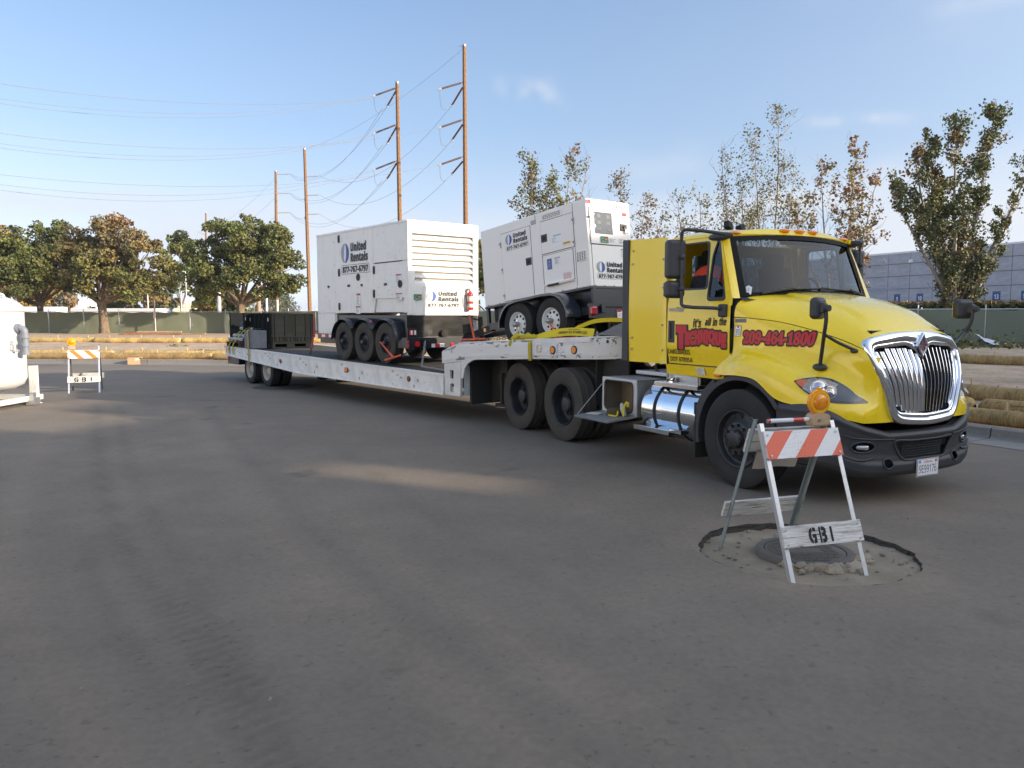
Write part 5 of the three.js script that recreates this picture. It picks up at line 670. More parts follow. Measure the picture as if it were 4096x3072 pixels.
  for (const sg of [1, -1]) {
    const S = (g) => { if (sg < 0) { g = norm(g); xf(g, [0, 0, 0], [0, 0, 0], [1, 1, -1]); const p = g.attributes.position.array, n = g.attributes.normal.array; for (let i = 0; i < p.length; i += 9) for (let c = 0; c < 3; c++) { let t = p[i + c]; p[i + c] = p[i + 3 + c]; p[i + 3 + c] = t; t = n[i + c]; n[i + c] = n[i + 3 + c]; n[i + 3 + c] = t; } } return g; };
    const lower = gridSurf(12, 16, (u, v) => { const y = lerp(1.238, 1.9, v), x = lerp(-1.262, -0.232, u); return [x, y, 1.104 - 0.03 * sstep(1.45, 1.235, y) + 0.006 * Math.sin(v * Math.PI)]; }, { uvs: (u, v) => [u, v] });
    const upper = tiltG(prism([[-1.262, 1.9], [-1.262, 2.52], [-1.2, 2.655], [-0.55, 2.655], [-0.5, 2.63], [-0.232, 1.985], [-0.232, 1.9]], 0.02, { holes: [win1, win2], p: [0, 0, 1.085] }));
    const door = obj('door', [S(lower), S(upper)], M.yellow, T);
    obj('door_shut_line', [S(box(0.014, 0.78, 0.02, [-1.271, 1.61, 1.085])), S(box(1.06, 0.014, 0.02, [-0.75, 1.231, 1.072]))], M.seam, door);
    const gasket = (w, k) => S(tiltG(prism(w.map(([x, y]) => { const cx = w.reduce((s, p) => s + p[0], 0) / w.length, cy = w.reduce((s, p) => s + p[1], 0) / w.length; return [cx + (x - cx) * (1 + k), cy + (y - cy) * (1 + k * 0.55)]; }), 0.026, { holes: [w.map(([x, y]) => { const cx = w.reduce((s, p) => s + p[0], 0) / w.length, cy = w.reduce((s, p) => s + p[1], 0) / w.length; return [cx + (x - cx) * 0.93, cy + (y - cy) * 0.955]; })], p: [0, 0, 1.083] })));
    obj('window_seal', [gasket(win1, 0.05), gasket(win2, 0.14)], M.plastic, door);
    obj('window_glass', [S(tiltG(xf(new THREE.ShapeGeometry(shapeOf(win2)), [0, 0, 1.094])))], M.glassDark, door);
    obj('cab_side', [S(gridSurf(2, 8, (u, v) => { const y = lerp(1.238, 2.64, v); return [lerp(-1.40, -1.278, u), y, tilt(y) - 0.002]; })), S(tiltG(box(0.9, 0.05, 0.05, [-0.9, 2.665, 1.07]))), S(gridSurf(3, 10, (u, v) => { const y = lerp(1.975, 2.655, v), xd = lerp(-0.228, -0.505, v), xw = lerp(-0.225, -0.47, v); return [lerp(xd + 0.004, xw + 0.02, u), y, lerp(tilt(y), lerp(1.0, 0.945, v), u ** 1.3)]; })), S(gridSurf(6, 3, (u, v) => [lerp(-1.31, -0.36, u), lerp(1.225, 1.105, v), 1.085 - v * 0.035]))], M.yellow, cab);
    obj('sill_end', [S(prism([[-1.31, 1.225], [-0.36, 1.225], [-0.45, 1.095], [-1.25, 1.105]], 0.3, { p: [0, 0, 0.745] }))], M.yellowDark, cab);
    obj('side_marker', [S(rbox(0.10, 0.045, 0.03, 0.014, [-0.43, 1.15, 1.085]))], M.amber, cab);
    obj('door_handle', [S(rbox(0.115, 0.255, 0.02, 0.04, [-1.185, 1.605, 1.106], undefined, 4)), S(rbox(0.03, 0.2, 0.03, 0.012, [-1.20, 1.62, 1.118])), S(cyl(0.012, 0.012, 0.01, [-1.185, 1.49, 1.117], [Math.PI / 2, 0, 0], 12))], M.plastic, door);
    // side extender behind the cab, yellow with a black rubber edge
    const ez = (x) => 1.10 + 0.06 * sstep(-1.3, -1.95, x) - 0.012 * Math.sin((x + 2) * 4);
    const ex = obj('side_extender', S(gridSurf(14, 8, (u, v) => { const x = lerp(-1.95, -1.282, u), y = lerp(1.222, lerp(2.72, 2.70, u), v); return [x, y, ez(x) + 0.016 * Math.sin(v * Math.PI)]; })), phys([0.97, 0.69, 0.008], 0.42, { clearcoat: 0.75, clearcoatRoughness: 0.1, side: THREE.DoubleSide }), T);
    obj('rubber_edge', S(rbox(0.12, 1.5, 0.03, 0.012, [-1.995, 1.972, 1.172], [0, 0.06, 0])), M.plastic, ex);
    const riv = []; for (const [x, ys] of [[-1.87, [2.58, 2.42, 1.52, 1.38]], [-1.35, [2.45, 2.12, 1.68, 1.38]]]) for (const y of ys) riv.push(S(cyl(0.011, 0.013, 0.01, [x, y, ez(x) + 0.02], [Math.PI / 2, 0, 0], 10))); each('rivet', riv, M.steel, ex);
    // door mirrors on a tubular frame
    const mm = new THREE.Group(); mm.name = 'door_mirror'; T.add(mm); const zz = 1.42 * sg, Z = sg;
    obj('mirror_frame', [tube([[-0.4, 2.66, 1.03 * Z], [-0.55, 2.70, 1.3 * Z], [-0.64, 2.70, 1.42 * Z], [-0.665, 2.62, zz], [-0.655, 2.3, zz], [-0.65, 1.98, zz], [-0.64, 1.905, zz], [-0.56, 1.885, 1.40 * Z], [-0.36, 1.87, 1.2 * Z], [-0.33, 1.86, 1.12 * Z]], 0.019, 70, 10), sph(0.032, [-0.65, 2.42, zz]), sph(0.032, [-0.65, 2.08, zz]), rbox(0.11, 0.14, 0.06, 0.02, [-0.33, 1.845, 1.12 * Z]), sph(0.1, [-0.50, 2.645, 1.02 * Z], [1.9, 0.45, 0.4])], M.plastic, mm);
    obj('mirror_shell', [rbox(0.13, 0.42, 0.22, 0.045, [-0.735, 2.40, 1.445 * Z], [0, -sg * 0.25, 0], 4), rbox(0.14, 0.19, 0.22, 0.05, [-0.745, 2.075, 1.445 * Z], [0, -sg * 0.25, 0], 4)], M.plastic, mm); obj('mirror_glass', [box(0.004, 0.36, 0.18, [-0.802, 2.40, 1.445 * Z - sg * 0.018], [0, -sg * 0.25, 0]), box(0.004, 0.14, 0.18, [-0.817, 2.075, 1.445 * Z - sg * 0.018], [0, -sg * 0.25, 0])], M.chrome, mm);
  }
  // windscreen, its black border, wipers; roof; back wall; inside
  const wsX = (u, v) => lerp(-0.02, -0.31, v) - (lerp(0.215, 0.165, v)) * u * u, wsP = (u, v, d = 0) => [wsX(u, v) + d, lerp(1.985, 2.64, v) + lerp(0.03, 0.035, v) * (1 - u * u) + d * 0.4, u * lerp(1.0, 0.945, v)];
  const flipIdx = (g) => { const ix = g.index.array; for (let i = 0; i < ix.length; i += 3) { const t = ix[i]; ix[i] = ix[i + 1]; ix[i + 1] = t; } g.computeVertexNormals(); return g; };
  const W2 = (nu, nv, d, keep) => flipIdx(gridSurf(nu, nv, (u, v) => wsP(u * 2 - 1, v, d), { keep }));
  const ws = obj('windshield', W2(40, 20, 0.0), phys([0.20, 0.27, 0.33], 0.015, { transmission: 1, ior: 1.42, thickness: 0 }), T);
  obj('windshield_border', [W2(100, 50, 0.012, (u, v) => Math.abs(u - 0.5) > 0.455 || v > 0.92 || v < 0.06), W2(40, 20, -0.012, (u, v) => v > 0.86 && Math.abs(u - 0.5) < 0.17)], phys(0.008, 0.6, { specularIntensity: 0.3 }), ws);
  for (const [u0, u1] of [[-0.78, -0.06], [0.92, 0.22]]) { const a = wsP(-u0 * 0.98, 0.03, 0.03), b = wsP(-u1, 0.085, 0.03), m = wsP(-lerp(u0, u1, 0.55), 0.085, 0.045), e = wsP(-(u1 + (u1 > 0 ? -0.2 : 0.18)), 0.10, 0.03); obj('wiper', [bar(a, m, 0.012, 6), bar(wsP(-lerp(u0, u1, 0.2), 0.07, 0.025), e, 0.009, 6), bar(wsP(-lerp(u0, u1, 0.3), 0.085, 0.03), b, 0.006, 6)], M.plastic, ws); }
  obj('cowl', flipIdx(gridSurf(30, 3, (u, v) => { const a = u * 2 - 1, p = wsP(a, 0, 0.0); return [lerp(p[0] - 0.03, Math.max(-0.19, p[0] + 0.1), v), lerp(1.992, 1.95, v) + 0.03 * (1 - a * a), p[2]]; })), M.plastic, T);
  obj('inspection_tag', plane(0.075, 0.10, [wsX(0.9, 0.1) + 0.012, 2.065, 0.885], [-0.38, 0.62, 0.2]), printMat(96, 128, (c) => { c.fillStyle = '#f1f1f1'; c.beginPath(); c.moveTo(10, 20); c.lineTo(50, 0); c.lineTo(96, 24); c.lineTo(92, 128); c.lineTo(4, 128); c.fill(); fitText(c, '3', 50, 58, 26, 44, 'sans-serif', { weight: 'normal', fill: '#333' }); }), ws);
  const roofF = (u, v) => { const a = u * 2 - 1, fx = lerp(wsX(a, 1) + 0.012, -1.40, v), crown = 2.70 + 0.055 * sstep(0, 0.1, v) + 0.05 * sstep(0.08, 0.8, v), e = 1 - Math.abs(a) ** 3.4; return [fx, lerp(2.655, crown, e * sstep(-0.02, 0.03, v) + (1 - sstep(-0.02, 0.03, v)) * 0.4), a * lerp(0.955, 1.02, sstep(0, 0.15, v))]; };
  const roof = obj('roof', [flipIdx(gridSurf(60, 44, (u, v) => roofF(1 - u, v), {})), flipIdx(gridSurf(40, 1, (u, v) => { const p = roofF(1 - u, 0); return v > 0.5 ? p : [p[0] - 0.02, p[1] - 0.05, p[2]]; }))], phys([0.97, 0.69, 0.008], 0.42, { clearcoat: 0.75, clearcoatRoughness: 0.09, side: THREE.DoubleSide }), cab);
  for (const z of [0.84, 0.22, 0, -0.22, -0.84]) { const a = z / 0.97, p = roofF((a + 1) / 2, 0.05); obj('marker_lamp', [sph(0.06, [p[0] + 0.005, p[1] + 0.004, p[2]], [1.0, 0.42, 1.15], 18)], M.amber, roof); }
  const bw = prism([[-1.0, 1.235], [1.0, 1.235], [1.04, 2.0], [0.99, 2.66], [-0.99, 2.66], [-1.04, 2.0]], 0.03, { holes: [rrect(1.3, 0.42, 0.06, 0.0, 2.3)] }); obj('cab_back', xf(bw, [-1.405, 0, 0], [0, Math.PI / 2, 0]), M.yellow, cab); obj('rear_window', box(0.008, 0.42, 1.3, [-1.39, 2.3, 0]), M.glassDark, cab);
  const fab = std([0.035, 0.036, 0.04], 0.95);
  for (const s of [0.5, -0.5]) { const st = new THREE.Group(); st.name = 'seat'; T.add(st); obj('seat_cushion', rbox(0.5, 0.16, 0.52, 0.05, [-0.86, 1.72, s]), fab, st); obj('seat_back', [rbox(0.15, 0.62, 0.5, 0.06, [-1.13, 2.08, s], [0, 0, 0.14]), rbox(0.11, 0.2, 0.3, 0.05, [-1.19, 2.46, s])], fab, st); }
  obj('jacket', [rbox(0.26, 0.40, 0.46, 0.11, [-1.0, 1.98, 0.70], [0, 0, 0.2], 4), sph(0.2, [-0.90, 2.13, 0.84], [1.25, 0.95, 0.6]), rbox(0.16, 0.3, 0.1, 0.04, [-0.6, 1.98, 0.88], [0, 0, -0.25])], std([0.012, 0.013, 0.018], 0.9), T); obj('jacket_hood', [sph(0.21, [-0.90, 2.165, 0.80], [1.25, 0.98, 0.7])], std([0.72, 0.055, 0.015], 0.8), T); each('jacket_stripe', [rbox(0.17, 0.06, 0.05, 0.015, [-0.53, 2.17, 0.93], [0, 0, -0.45]), rbox(0.08, 0.17, 0.05, 0.02, [-0.43, 2.05, 0.93], [0, 0, -0.1])], std([0.72, 0.055, 0.015], 0.8), T);
  obj('dashboard', [rbox(0.42, 0.24, 1.94, 0.06, [-0.36, 1.87, 0]), rbox(0.12, 0.1, 0.5, 0.03, [-0.42, 2.0, -0.5])], std([0.10, 0.10, 0.10], 0.8), T); obj('steering_wheel', [xf(new THREE.TorusGeometry(0.21, 0.016, 8, 36), [-0.64, 2.02, -0.5], [0, Math.PI / 2, 0.75], undefined), bar([-0.64, 2.02, -0.5], [-0.45, 1.85, -0.5], 0.03)], M.plastic, T);
  obj('tablet', rbox(0.03, 0.15, 0.26, 0.012, [-0.42, 2.11, -0.22], [0, 0.35, 0.25]), M.blackMatte, T);
  obj('cab_floor', [box(1.2, 0.05, 2.1, [-0.8, 1.26, 0]), box(0.05, 0.7, 2.08, [-0.22, 1.6, 0])], M.blackMatte, T); obj('engine', [rbox(1.15, 0.7, 0.8, 0.1, [0.45, 1.2, 0]), box(0.08, 0.9, 1.1, [1.02, 1.2, 0])], M.blackMatte, T);
  // ---- lettering, on the door and the hood side
  const D = T.children.filter((c) => c.name === 'door')[0];
  const RED = '#c9252d', INK = '#2a1c14';
  const doorText = (name, x0, x1, y0, y1, mat) => obj(name, gridSurf(10, 6, (u, v) => [lerp(x0, x1, u), lerp(y0, y1, v), 1.114 - 0.03 * sstep(1.45, 1.235, lerp(y0, y1, v))]), mat, D);
  doorText('slogan_lettering', -0.83, -0.275, 1.645, 1.785, printMat(1024, 276, (c) => { const w = ["it's", 'all', 'in', 'the'], x = [[20, 250, 150], [390, 170, 130], [615, 130, 120], [800, 200, 118]]; w.forEach((s, i) => fitText(c, s, x[i][0] + x[i][1] / 2, x[i][2] - 8 * (i % 2), x[i][1], i === 0 ? 190 : 165, 'sans-serif', { weight: 'italic bold', fill: INK, stroke: INK, sw: 5 })); }));
  doorText('name_lettering', -1.11, -0.25, 1.395, 1.69, printMat(1400, 503, (c) => { const s = 'TECHNIQUE', ws = [250, 135, 130, 150, 150, 62, 180, 150, 130]; let x = 40; const P = []; for (let i = 0; i < 9; i++) { const h = i === 0 ? 400 : 235 - 14 * Math.sin(i * 1.9), y = i === 0 ? 250 : 275 - 52 * Math.sin((i - 1) / 7 * Math.PI) + 8 * Math.cos(i * 2.4); P.push([s[i], x + ws[i] / 2, y, ws[i] * 1.02, h]); x += ws[i] * (i === 0 ? 0.92 : 1.0); } for (const pass of [0, 1]) for (const [ch, px, py, w, h] of P) fitText(c, ch, px, py, w, h, 'sans-serif', pass ? { fill: RED, stroke: RED, sw: 14 } : { fill: INK, stroke: INK, sw: 34 }); }));
  doorText('permit_lettering', -1.262, -0.85, 1.34, 1.412, printMat(768, 128, (c) => fitText(c, 'CA#0384005', 384, 64, 740, 100, 'sans-serif', { weight: 'normal', fill: INK, stroke: INK, sw: 3 })));
  doorText('permit_lettering', -1.232, -0.83, 1.255, 1.322, printMat(768, 128, (c) => fitText(c, 'DOT 878954', 384, 64, 740, 100, 'sans-serif', { weight: 'normal', fill: INK, stroke: INK, sw: 3 })));
  doorText('model_badge', -1.24, -0.965, 1.83, 1.895, printMat(512, 128, (c) => { fitText(c, 'PRO', 120, 70, 220, 70, 'sans-serif', { fill: '#c9ccd0', stroke: '#3a3420', sw: 8 }); fitText(c, 'Star', 370, 62, 250, 100, 'serif', { weight: 'italic bold', fill: '#c9ccd0', stroke: '#3a3420', sw: 8 }); }));
  const hoodText = (name, x0, x1, y0, y1, mat) => obj(name, gridSurf(28, 8, (u, v) => side(lerp(x0, x1, u), lerp(y0, y1, v), 0.005)), mat, hood);
  hoodText('phone_lettering', -0.10, 0.69, 1.475, 1.655, printMat(1400, 300, (c) => { for (const pass of [0, 1]) fitText(c, '209-464-1800', 700, 150, 1310, 205, 'serif', pass ? { fill: RED, stroke: RED, sw: 7 } : { fill: INK, stroke: INK, sw: 27 }); }));
  hoodText('engine_badge', -0.185, -0.05, 1.715, 1.765, printMat(384, 128, (c) => { c.fillStyle = '#8f9398'; c.fillRect(8, 16, 368, 96); c.fillStyle = '#3c5a8a'; c.fillRect(8, 92, 368, 20); fitText(c, 'MAXXFORCE', 192, 58, 350, 54, 'sans-serif', { fill: '#1c1c20' }); }));
  hoodText('speed_decal', -0.182, -0.105, 1.575, 1.69, printMat(160, 224, (c) => { c.fillStyle = '#18181a'; c.fillRect(0, 0, 160, 224); c.fillStyle = '#f0efe6'; c.fillRect(9, 9, 142, 206); c.fillStyle = '#b4242c'; c.fillRect(56, 18, 52, 30); fitText(c, '80', 80, 132, 118, 120, 'sans-serif', { weight: 'normal', fill: '#18181a' }); }));
  obj('sill_sticker', plane(0.13, 0.09, [-0.70, 1.168, 1.083], [0.28, 0, 0]), printMat(128, 96, (c) => { c.fillStyle = '#e6e2cf'; c.fillRect(0, 0, 128, 96); c.fillStyle = '#7a7668'; for (let y = 10; y < 90; y += 13) c.fillRect(8, y, 112 - (y * 7) % 40, 4); }), T);
  // ---- chassis
  const ch = M.blackMatte;
  each('frame_rail', mir((s) => box(6.2, 0.27, 0.09, [-2.2, 0.88, s * 0.43])), ch, T);
  obj('chassis_gear', [box(0.1, 0.2, 0.8, [-1.5, 0.9, 0]), box(0.12, 0.22, 0.8, [-4.1, 0.9, 0]), cyl(0.055, 0.055, 2.9, [-2.2, 0.75, 0], [0, 0, Math.PI / 2]), cyl(0.07, 0.07, 2.1, [-3.47, 0.52, 0], [Math.PI / 2, 0, 0]), cyl(0.07, 0.07, 2.1, [-4.78, 0.52, 0], [Math.PI / 2, 0, 0]), cyl(0.06, 0.06, 2.2, [0, 0.48, 0], [Math.PI / 2, 0, 0]), sph(0.24, [-3.47, 0.52, 0]), sph(0.24, [-4.78, 0.52, 0]), box(0.9, 0.06, 0.86, [-4.1, 1.13, 0], [0, 0, 0.06]), box(0.7, 0.1, 0.9, [-4.1, 1.05, 0]), cyl(0.14, 0.14, 0.8, [-2.6, 0.6, -0.7], [0, 0, Math.PI / 2]), box(1.2, 0.6, 0.5, [-1.6, 0.75, -0.85])], M.grime, T);
  each('splash_panel', [box(0.62, 0.66, 0.03, [-2.72, 0.88, 0.80]), box(0.03, 0.66, 0.5, [-3.0, 0.88, 0.68]), box(0.05, 0.5, 0.6, [-5.36, 0.6, 0.9])], M.grime, T);
  each('air_hose', [tube([[-2.0, 1.3, 0.5], [-2.1, 1.15, 0.6], [-1.9, 1.06, 0.7], [-1.5, 1.12, 0.72], [-1.3, 1.2, 0.6]], 0.018, 30, 6), tube([[-2.05, 1.45, 0.35], [-2.3, 1.12, 0.45], [-2.6, 1.1, 0.4], [-2.9, 1.25, 0.2]], 0.018, 30, 6), tube([[-1.4, 1.5, 0.2], [-1.9, 1.2, 0.3], [-2.4, 1.2, 0.1], [-2.9, 1.35, 0]], 0.016, 30, 6)], M.rubber, T);
  each('deck_plate', [rbox(0.85, 0.05, 0.62, 0.01, [-1.9, 1.05, 0.45]), rbox(0.5, 0.12, 0.4, 0.015, [-1.25, 1.02, 0.62])], M.aluDull, T);
  // fuel tank with straps and steps
  const ft = new THREE.Group(); ft.name = 'fuel_tank'; T.add(ft); const tz = 0.868, ty = 0.655, tr = 0.33;
  const tl = (pts) => xf(lathe(pts, 64), [0, ty, tz], [0, 0, -Math.PI / 2]);
  obj('shell', tl([[0.001, -1.69], [0.2, -1.685], [0.3, -1.665], [tr - 0.006, -1.64], [tr, -1.61], [tr, -1.25], [tr + 0.003, -1.245], [tr + 0.003, -1.22], [tr, -1.215], [tr, -0.70], [tr - 0.006, -0.66]]), std([0.80, 0.81, 0.83], 0.10, { metalness: 1, roughnessMap: scuff, bumpMap: noiseA, bumpScale: 0.0004 }), ft); obj('end_cap', tl([[tr - 0.006, -0.66], [0.31, -0.645], [0.2, -0.625], [0.001, -0.62]]), M.grime, ft);
  for (const x of [-1.37, -0.93]) obj('tank_strap', [tl([[tr + 0.001, x - 0.024], [tr + 0.008, x - 0.022], [tr + 0.008, x + 0.022], [tr + 0.001, x + 0.024]]), bar([x + 0.0, ty + 0.25, tz + 0.23], [x - 0.03, 0.965, tz + 0.13], 0.016, 8)], M.blackMatte, ft);
  obj('top_step', [rbox(0.76, 0.05, 0.16, 0.006, [-1.06, 0.985, 1.06]), box(0.76, 0.045, 0.006, [-1.06, 0.98, 1.145])], M.alu, ft); obj('lower_step', [rbox(0.66, 0.06, 0.16, 0.006, [-1.33, 0.445, 1.20]), box(0.2, 0.05, 0.14, [-0.94, 0.47, 1.16])], M.alu, ft); obj('filler_cap', [cyl(0.05, 0.05, 0.06, [-1.45, 1.0, 0.86], undefined, 20), cyl(0.058, 0.058, 0.02, [-1.45, 1.035, 0.86], undefined, 20)], M.chrome, ft); obj('standpipe', [bar([-1.0, 1.0, 0.85], [-1.0, 1.15, 0.85], 0.012), bar([-1.62, 1.0, 0.8], [-1.62, 1.2, 0.8], 0.014)], M.steel, ft);
  // tread-plate tool box, its door folded down
  const tb = new THREE.Group(); tb.name = 'tool_box'; T.add(tb); const plateTex = bytesTex(256, (u, v) => { const i = Math.floor(u * 8), j = Math.floor(v * 8), a = (u * 8) % 1 - 0.5, b = (v * 8) % 1 - 0.5, s = (i + j) % 2 ? 1 : -1, p = (a + s * b) * 0.707, q = (a - s * b) * 0.707; return (p * p) / 0.16 + (q * q) / 0.012 < 1 ? 0.9 : 0.3; }, { rx: 3, ry: 3 });
  const tread = std([0.30, 0.30, 0.29], 0.55, { metalness: 0.85, bumpMap: plateTex, bumpScale: 0.004 });
  obj('box_shell', [box(0.73, 0.02, 0.66, [-2.065, 0.99, 0.87]), box(0.73, 0.02, 0.66, [-2.065, 0.55, 0.87]), box(0.02, 0.44, 0.66, [-2.42, 0.77, 0.87]), box(0.02, 0.44, 0.66, [-1.71, 0.77, 0.87]), box(0.73, 0.44, 0.02, [-2.065, 0.77, 0.55])], tread, tb);
  obj('door_frame', prism(rrect(0.73, 0.46, 0.01, -2.065, 0.77), 0.012, { holes: [rrect(0.60, 0.37, 0.05, -2.075, 0.775)], p: [0, 0, 1.2] }), M.aluDull, tb); obj('rubber_seal', tube(rrect(0.605, 0.375, 0.05, -2.075, 0.775).map(([x, y]) => [x, y, 1.214]), 0.009, 80, 6, true), M.plastic, tb);
  obj('lining', [box(0.69, 0.40, 0.01, [-2.065, 0.77, 0.92]), box(0.69, 0.01, 0.6, [-2.065, 0.57, 0.88]), box(0.01, 0.4, 0.6, [-2.40, 0.77, 0.88]), box(0.01, 0.4, 0.6, [-1.73, 0.77, 0.88])], std([0.21, 0.165, 0.115], 0.9, { map: blot }), tb);
  const fl = obj('door_flap', rbox(0.74, 0.025, 0.44, 0.006, [-2.07, 0.525, 1.425], [0.09, 0, 0]), tread, tb); obj('flap_chain', bar([-2.42, 0.93, 1.2], [-2.43, 0.525, 1.6], 0.006, 5), M.steel, tb);
  obj('strap_roll', [cyl(0.105, 0.11, 0.085, [-2.02, 0.585, 1.30], undefined, 24), cyl(0.05, 0.05, 0.09, [-2.02, 0.587, 1.30], undefined, 16)], std([0.09, 0.075, 0.03], 0.9, { map: blot }), tb);
  obj('ratchet_strap', [tube([[-1.86, 0.72, 1.24], [-1.83, 0.66, 1.3], [-1.8, 0.57, 1.33], [-1.74, 0.555, 1.36]], 0.014, 16, 5), rbox(0.05, 0.06, 0.02, 0.004, [-1.83, 0.69, 1.25]), tube([[-1.92, 0.60, 1.33], [-1.85, 0.555, 1.4], [-1.95, 0.56, 1.45]], 0.012, 12, 5)], M.strap, tb); obj('rag', [xf(new THREE.IcosahedronGeometry(0.06, 1), [-1.88, 0.62, 1.28], [0, 0, 0.4], [0.5, 1.6, 0.6]), rbox(0.2, 0.012, 0.1, 0.005, [-2.26, 0.545, 1.45], [0.1, 0.3, 0])], std([0.5, 0.47, 0.42], 0.9), tb); obj('lamp_can', cyl(0.04, 0.04, 0.09, [-1.78, 0.69, 1.1], [0, 0, Math.PI / 2]), M.alu, tb);
  // wheels
  wheel(T, -0.0, 0.515, 1.2, 1, 'steer', 0); wheel(T, 0, 0.515, -1.2, -1, 'steer', 1);
  for (const x of [-3.47, -4.78]) { wheel(T, x, 0.525, 1.2, 1, 'drive', x); wheel(T, x, 0.525, -1.2, -1, 'drive', x + 1); }
  obj('exhaust_stack', [cyl(0.075, 0.075, 1.9, [-1.62, 1.85, 0.3], undefined, 24), cyl(0.085, 0.085, 0.1, [-1.62, 2.79, 0.3], undefined, 24)], M.blackPaint, T);
  const wl = new THREE.Group(); wl.name = 'work_lamp'; T.add(wl); obj('bracket', [bar([-1.9, 1.2, -0.62], [-1.9, 2.86, -0.62], 0.025), bar([-1.9, 2.86, -0.62], [-1.9, 2.93, -0.4], 0.015)], M.blackMatte, wl); obj('lamp_body', [rbox(0.08, 0.11, 0.13, 0.015, [-1.9, 2.94, -0.62], [0.3, 0.4, 0]), rbox(0.08, 0.1, 0.13, 0.015, [-1.9, 2.97, -0.4], [-0.4, 0.3, 0.3])], M.blackMatte, wl);
}
// ---------------------------------------------------------------- the lowbed trailer. Local axes: X forward, Y up, Z to its right; the king pin stands at X = 0
const TA = -51 * Math.PI / 180, TK = V(1.4697, 0, -12.2924);
const onTrailer = (x, y, z) => [TK.x + x * Math.cos(TA) + z * Math.sin(TA), y, TK.z - x * Math.sin(TA) + z * Math.cos(TA)];
const trailer = thing('lowbed_trailer', 'long white step deck trailer with dark deck, carrying the two white generators', 'trailer', [TK.x, 0, TK.z], TA);
const deckY = (x) => 0.775 + (-2.62 - x) * 0.0147;
const wornWhite = phys(1, 0.5, { clearcoat: 0.2, clearcoatRoughness: 0.4, map: bytesTex(1024, (u, v) => { const n = fbm(u * 7, v * 7, 401, 6, 7), s = fbm(u * 22, v * 22, 402, 5, 22), e = 0.55 * sstep(0.70, 0.73, n * 0.62 + s * 0.44), st = 0.07 * sstep(0.5, 0.8, fbm(u * 12, v * 6, 404, 5, 6)); const k = [0.915 - st, 0.91 - st, 0.895 - st * 1.2]; return [lerp(k[0], 0.40, e), lerp(k[1], 0.39, e), lerp(k[2], 0.37, e)]; }, { srgb: true }) });
const chipTex = bytesTex(1024, (u, v) => { const n = fbm(u * 36, v * 12, 411, 6, 12), s = fbm(u * 130, v * 40, 412, 4, 10), up = sstep(0.80, 1.0, v) * 0.10 * sstep(0.85, 0.6, u) - 0.03; const e = 0.8 * sstep(0.64, 0.665, n * 0.55 + s * 0.5 + up); const st = 0.05 * fbm(u * 14, v * 6, 413, 4, 6); return [lerp(0.90 - st, 0.42, e), lerp(0.89 - st, 0.41, e), lerp(0.87 - st, 0.40, e)]; }, { srgb: true });
const chipWhite = phys(1, 0.5, { clearcoat: 0.2, clearcoatRoughness: 0.4, map: chipTex });
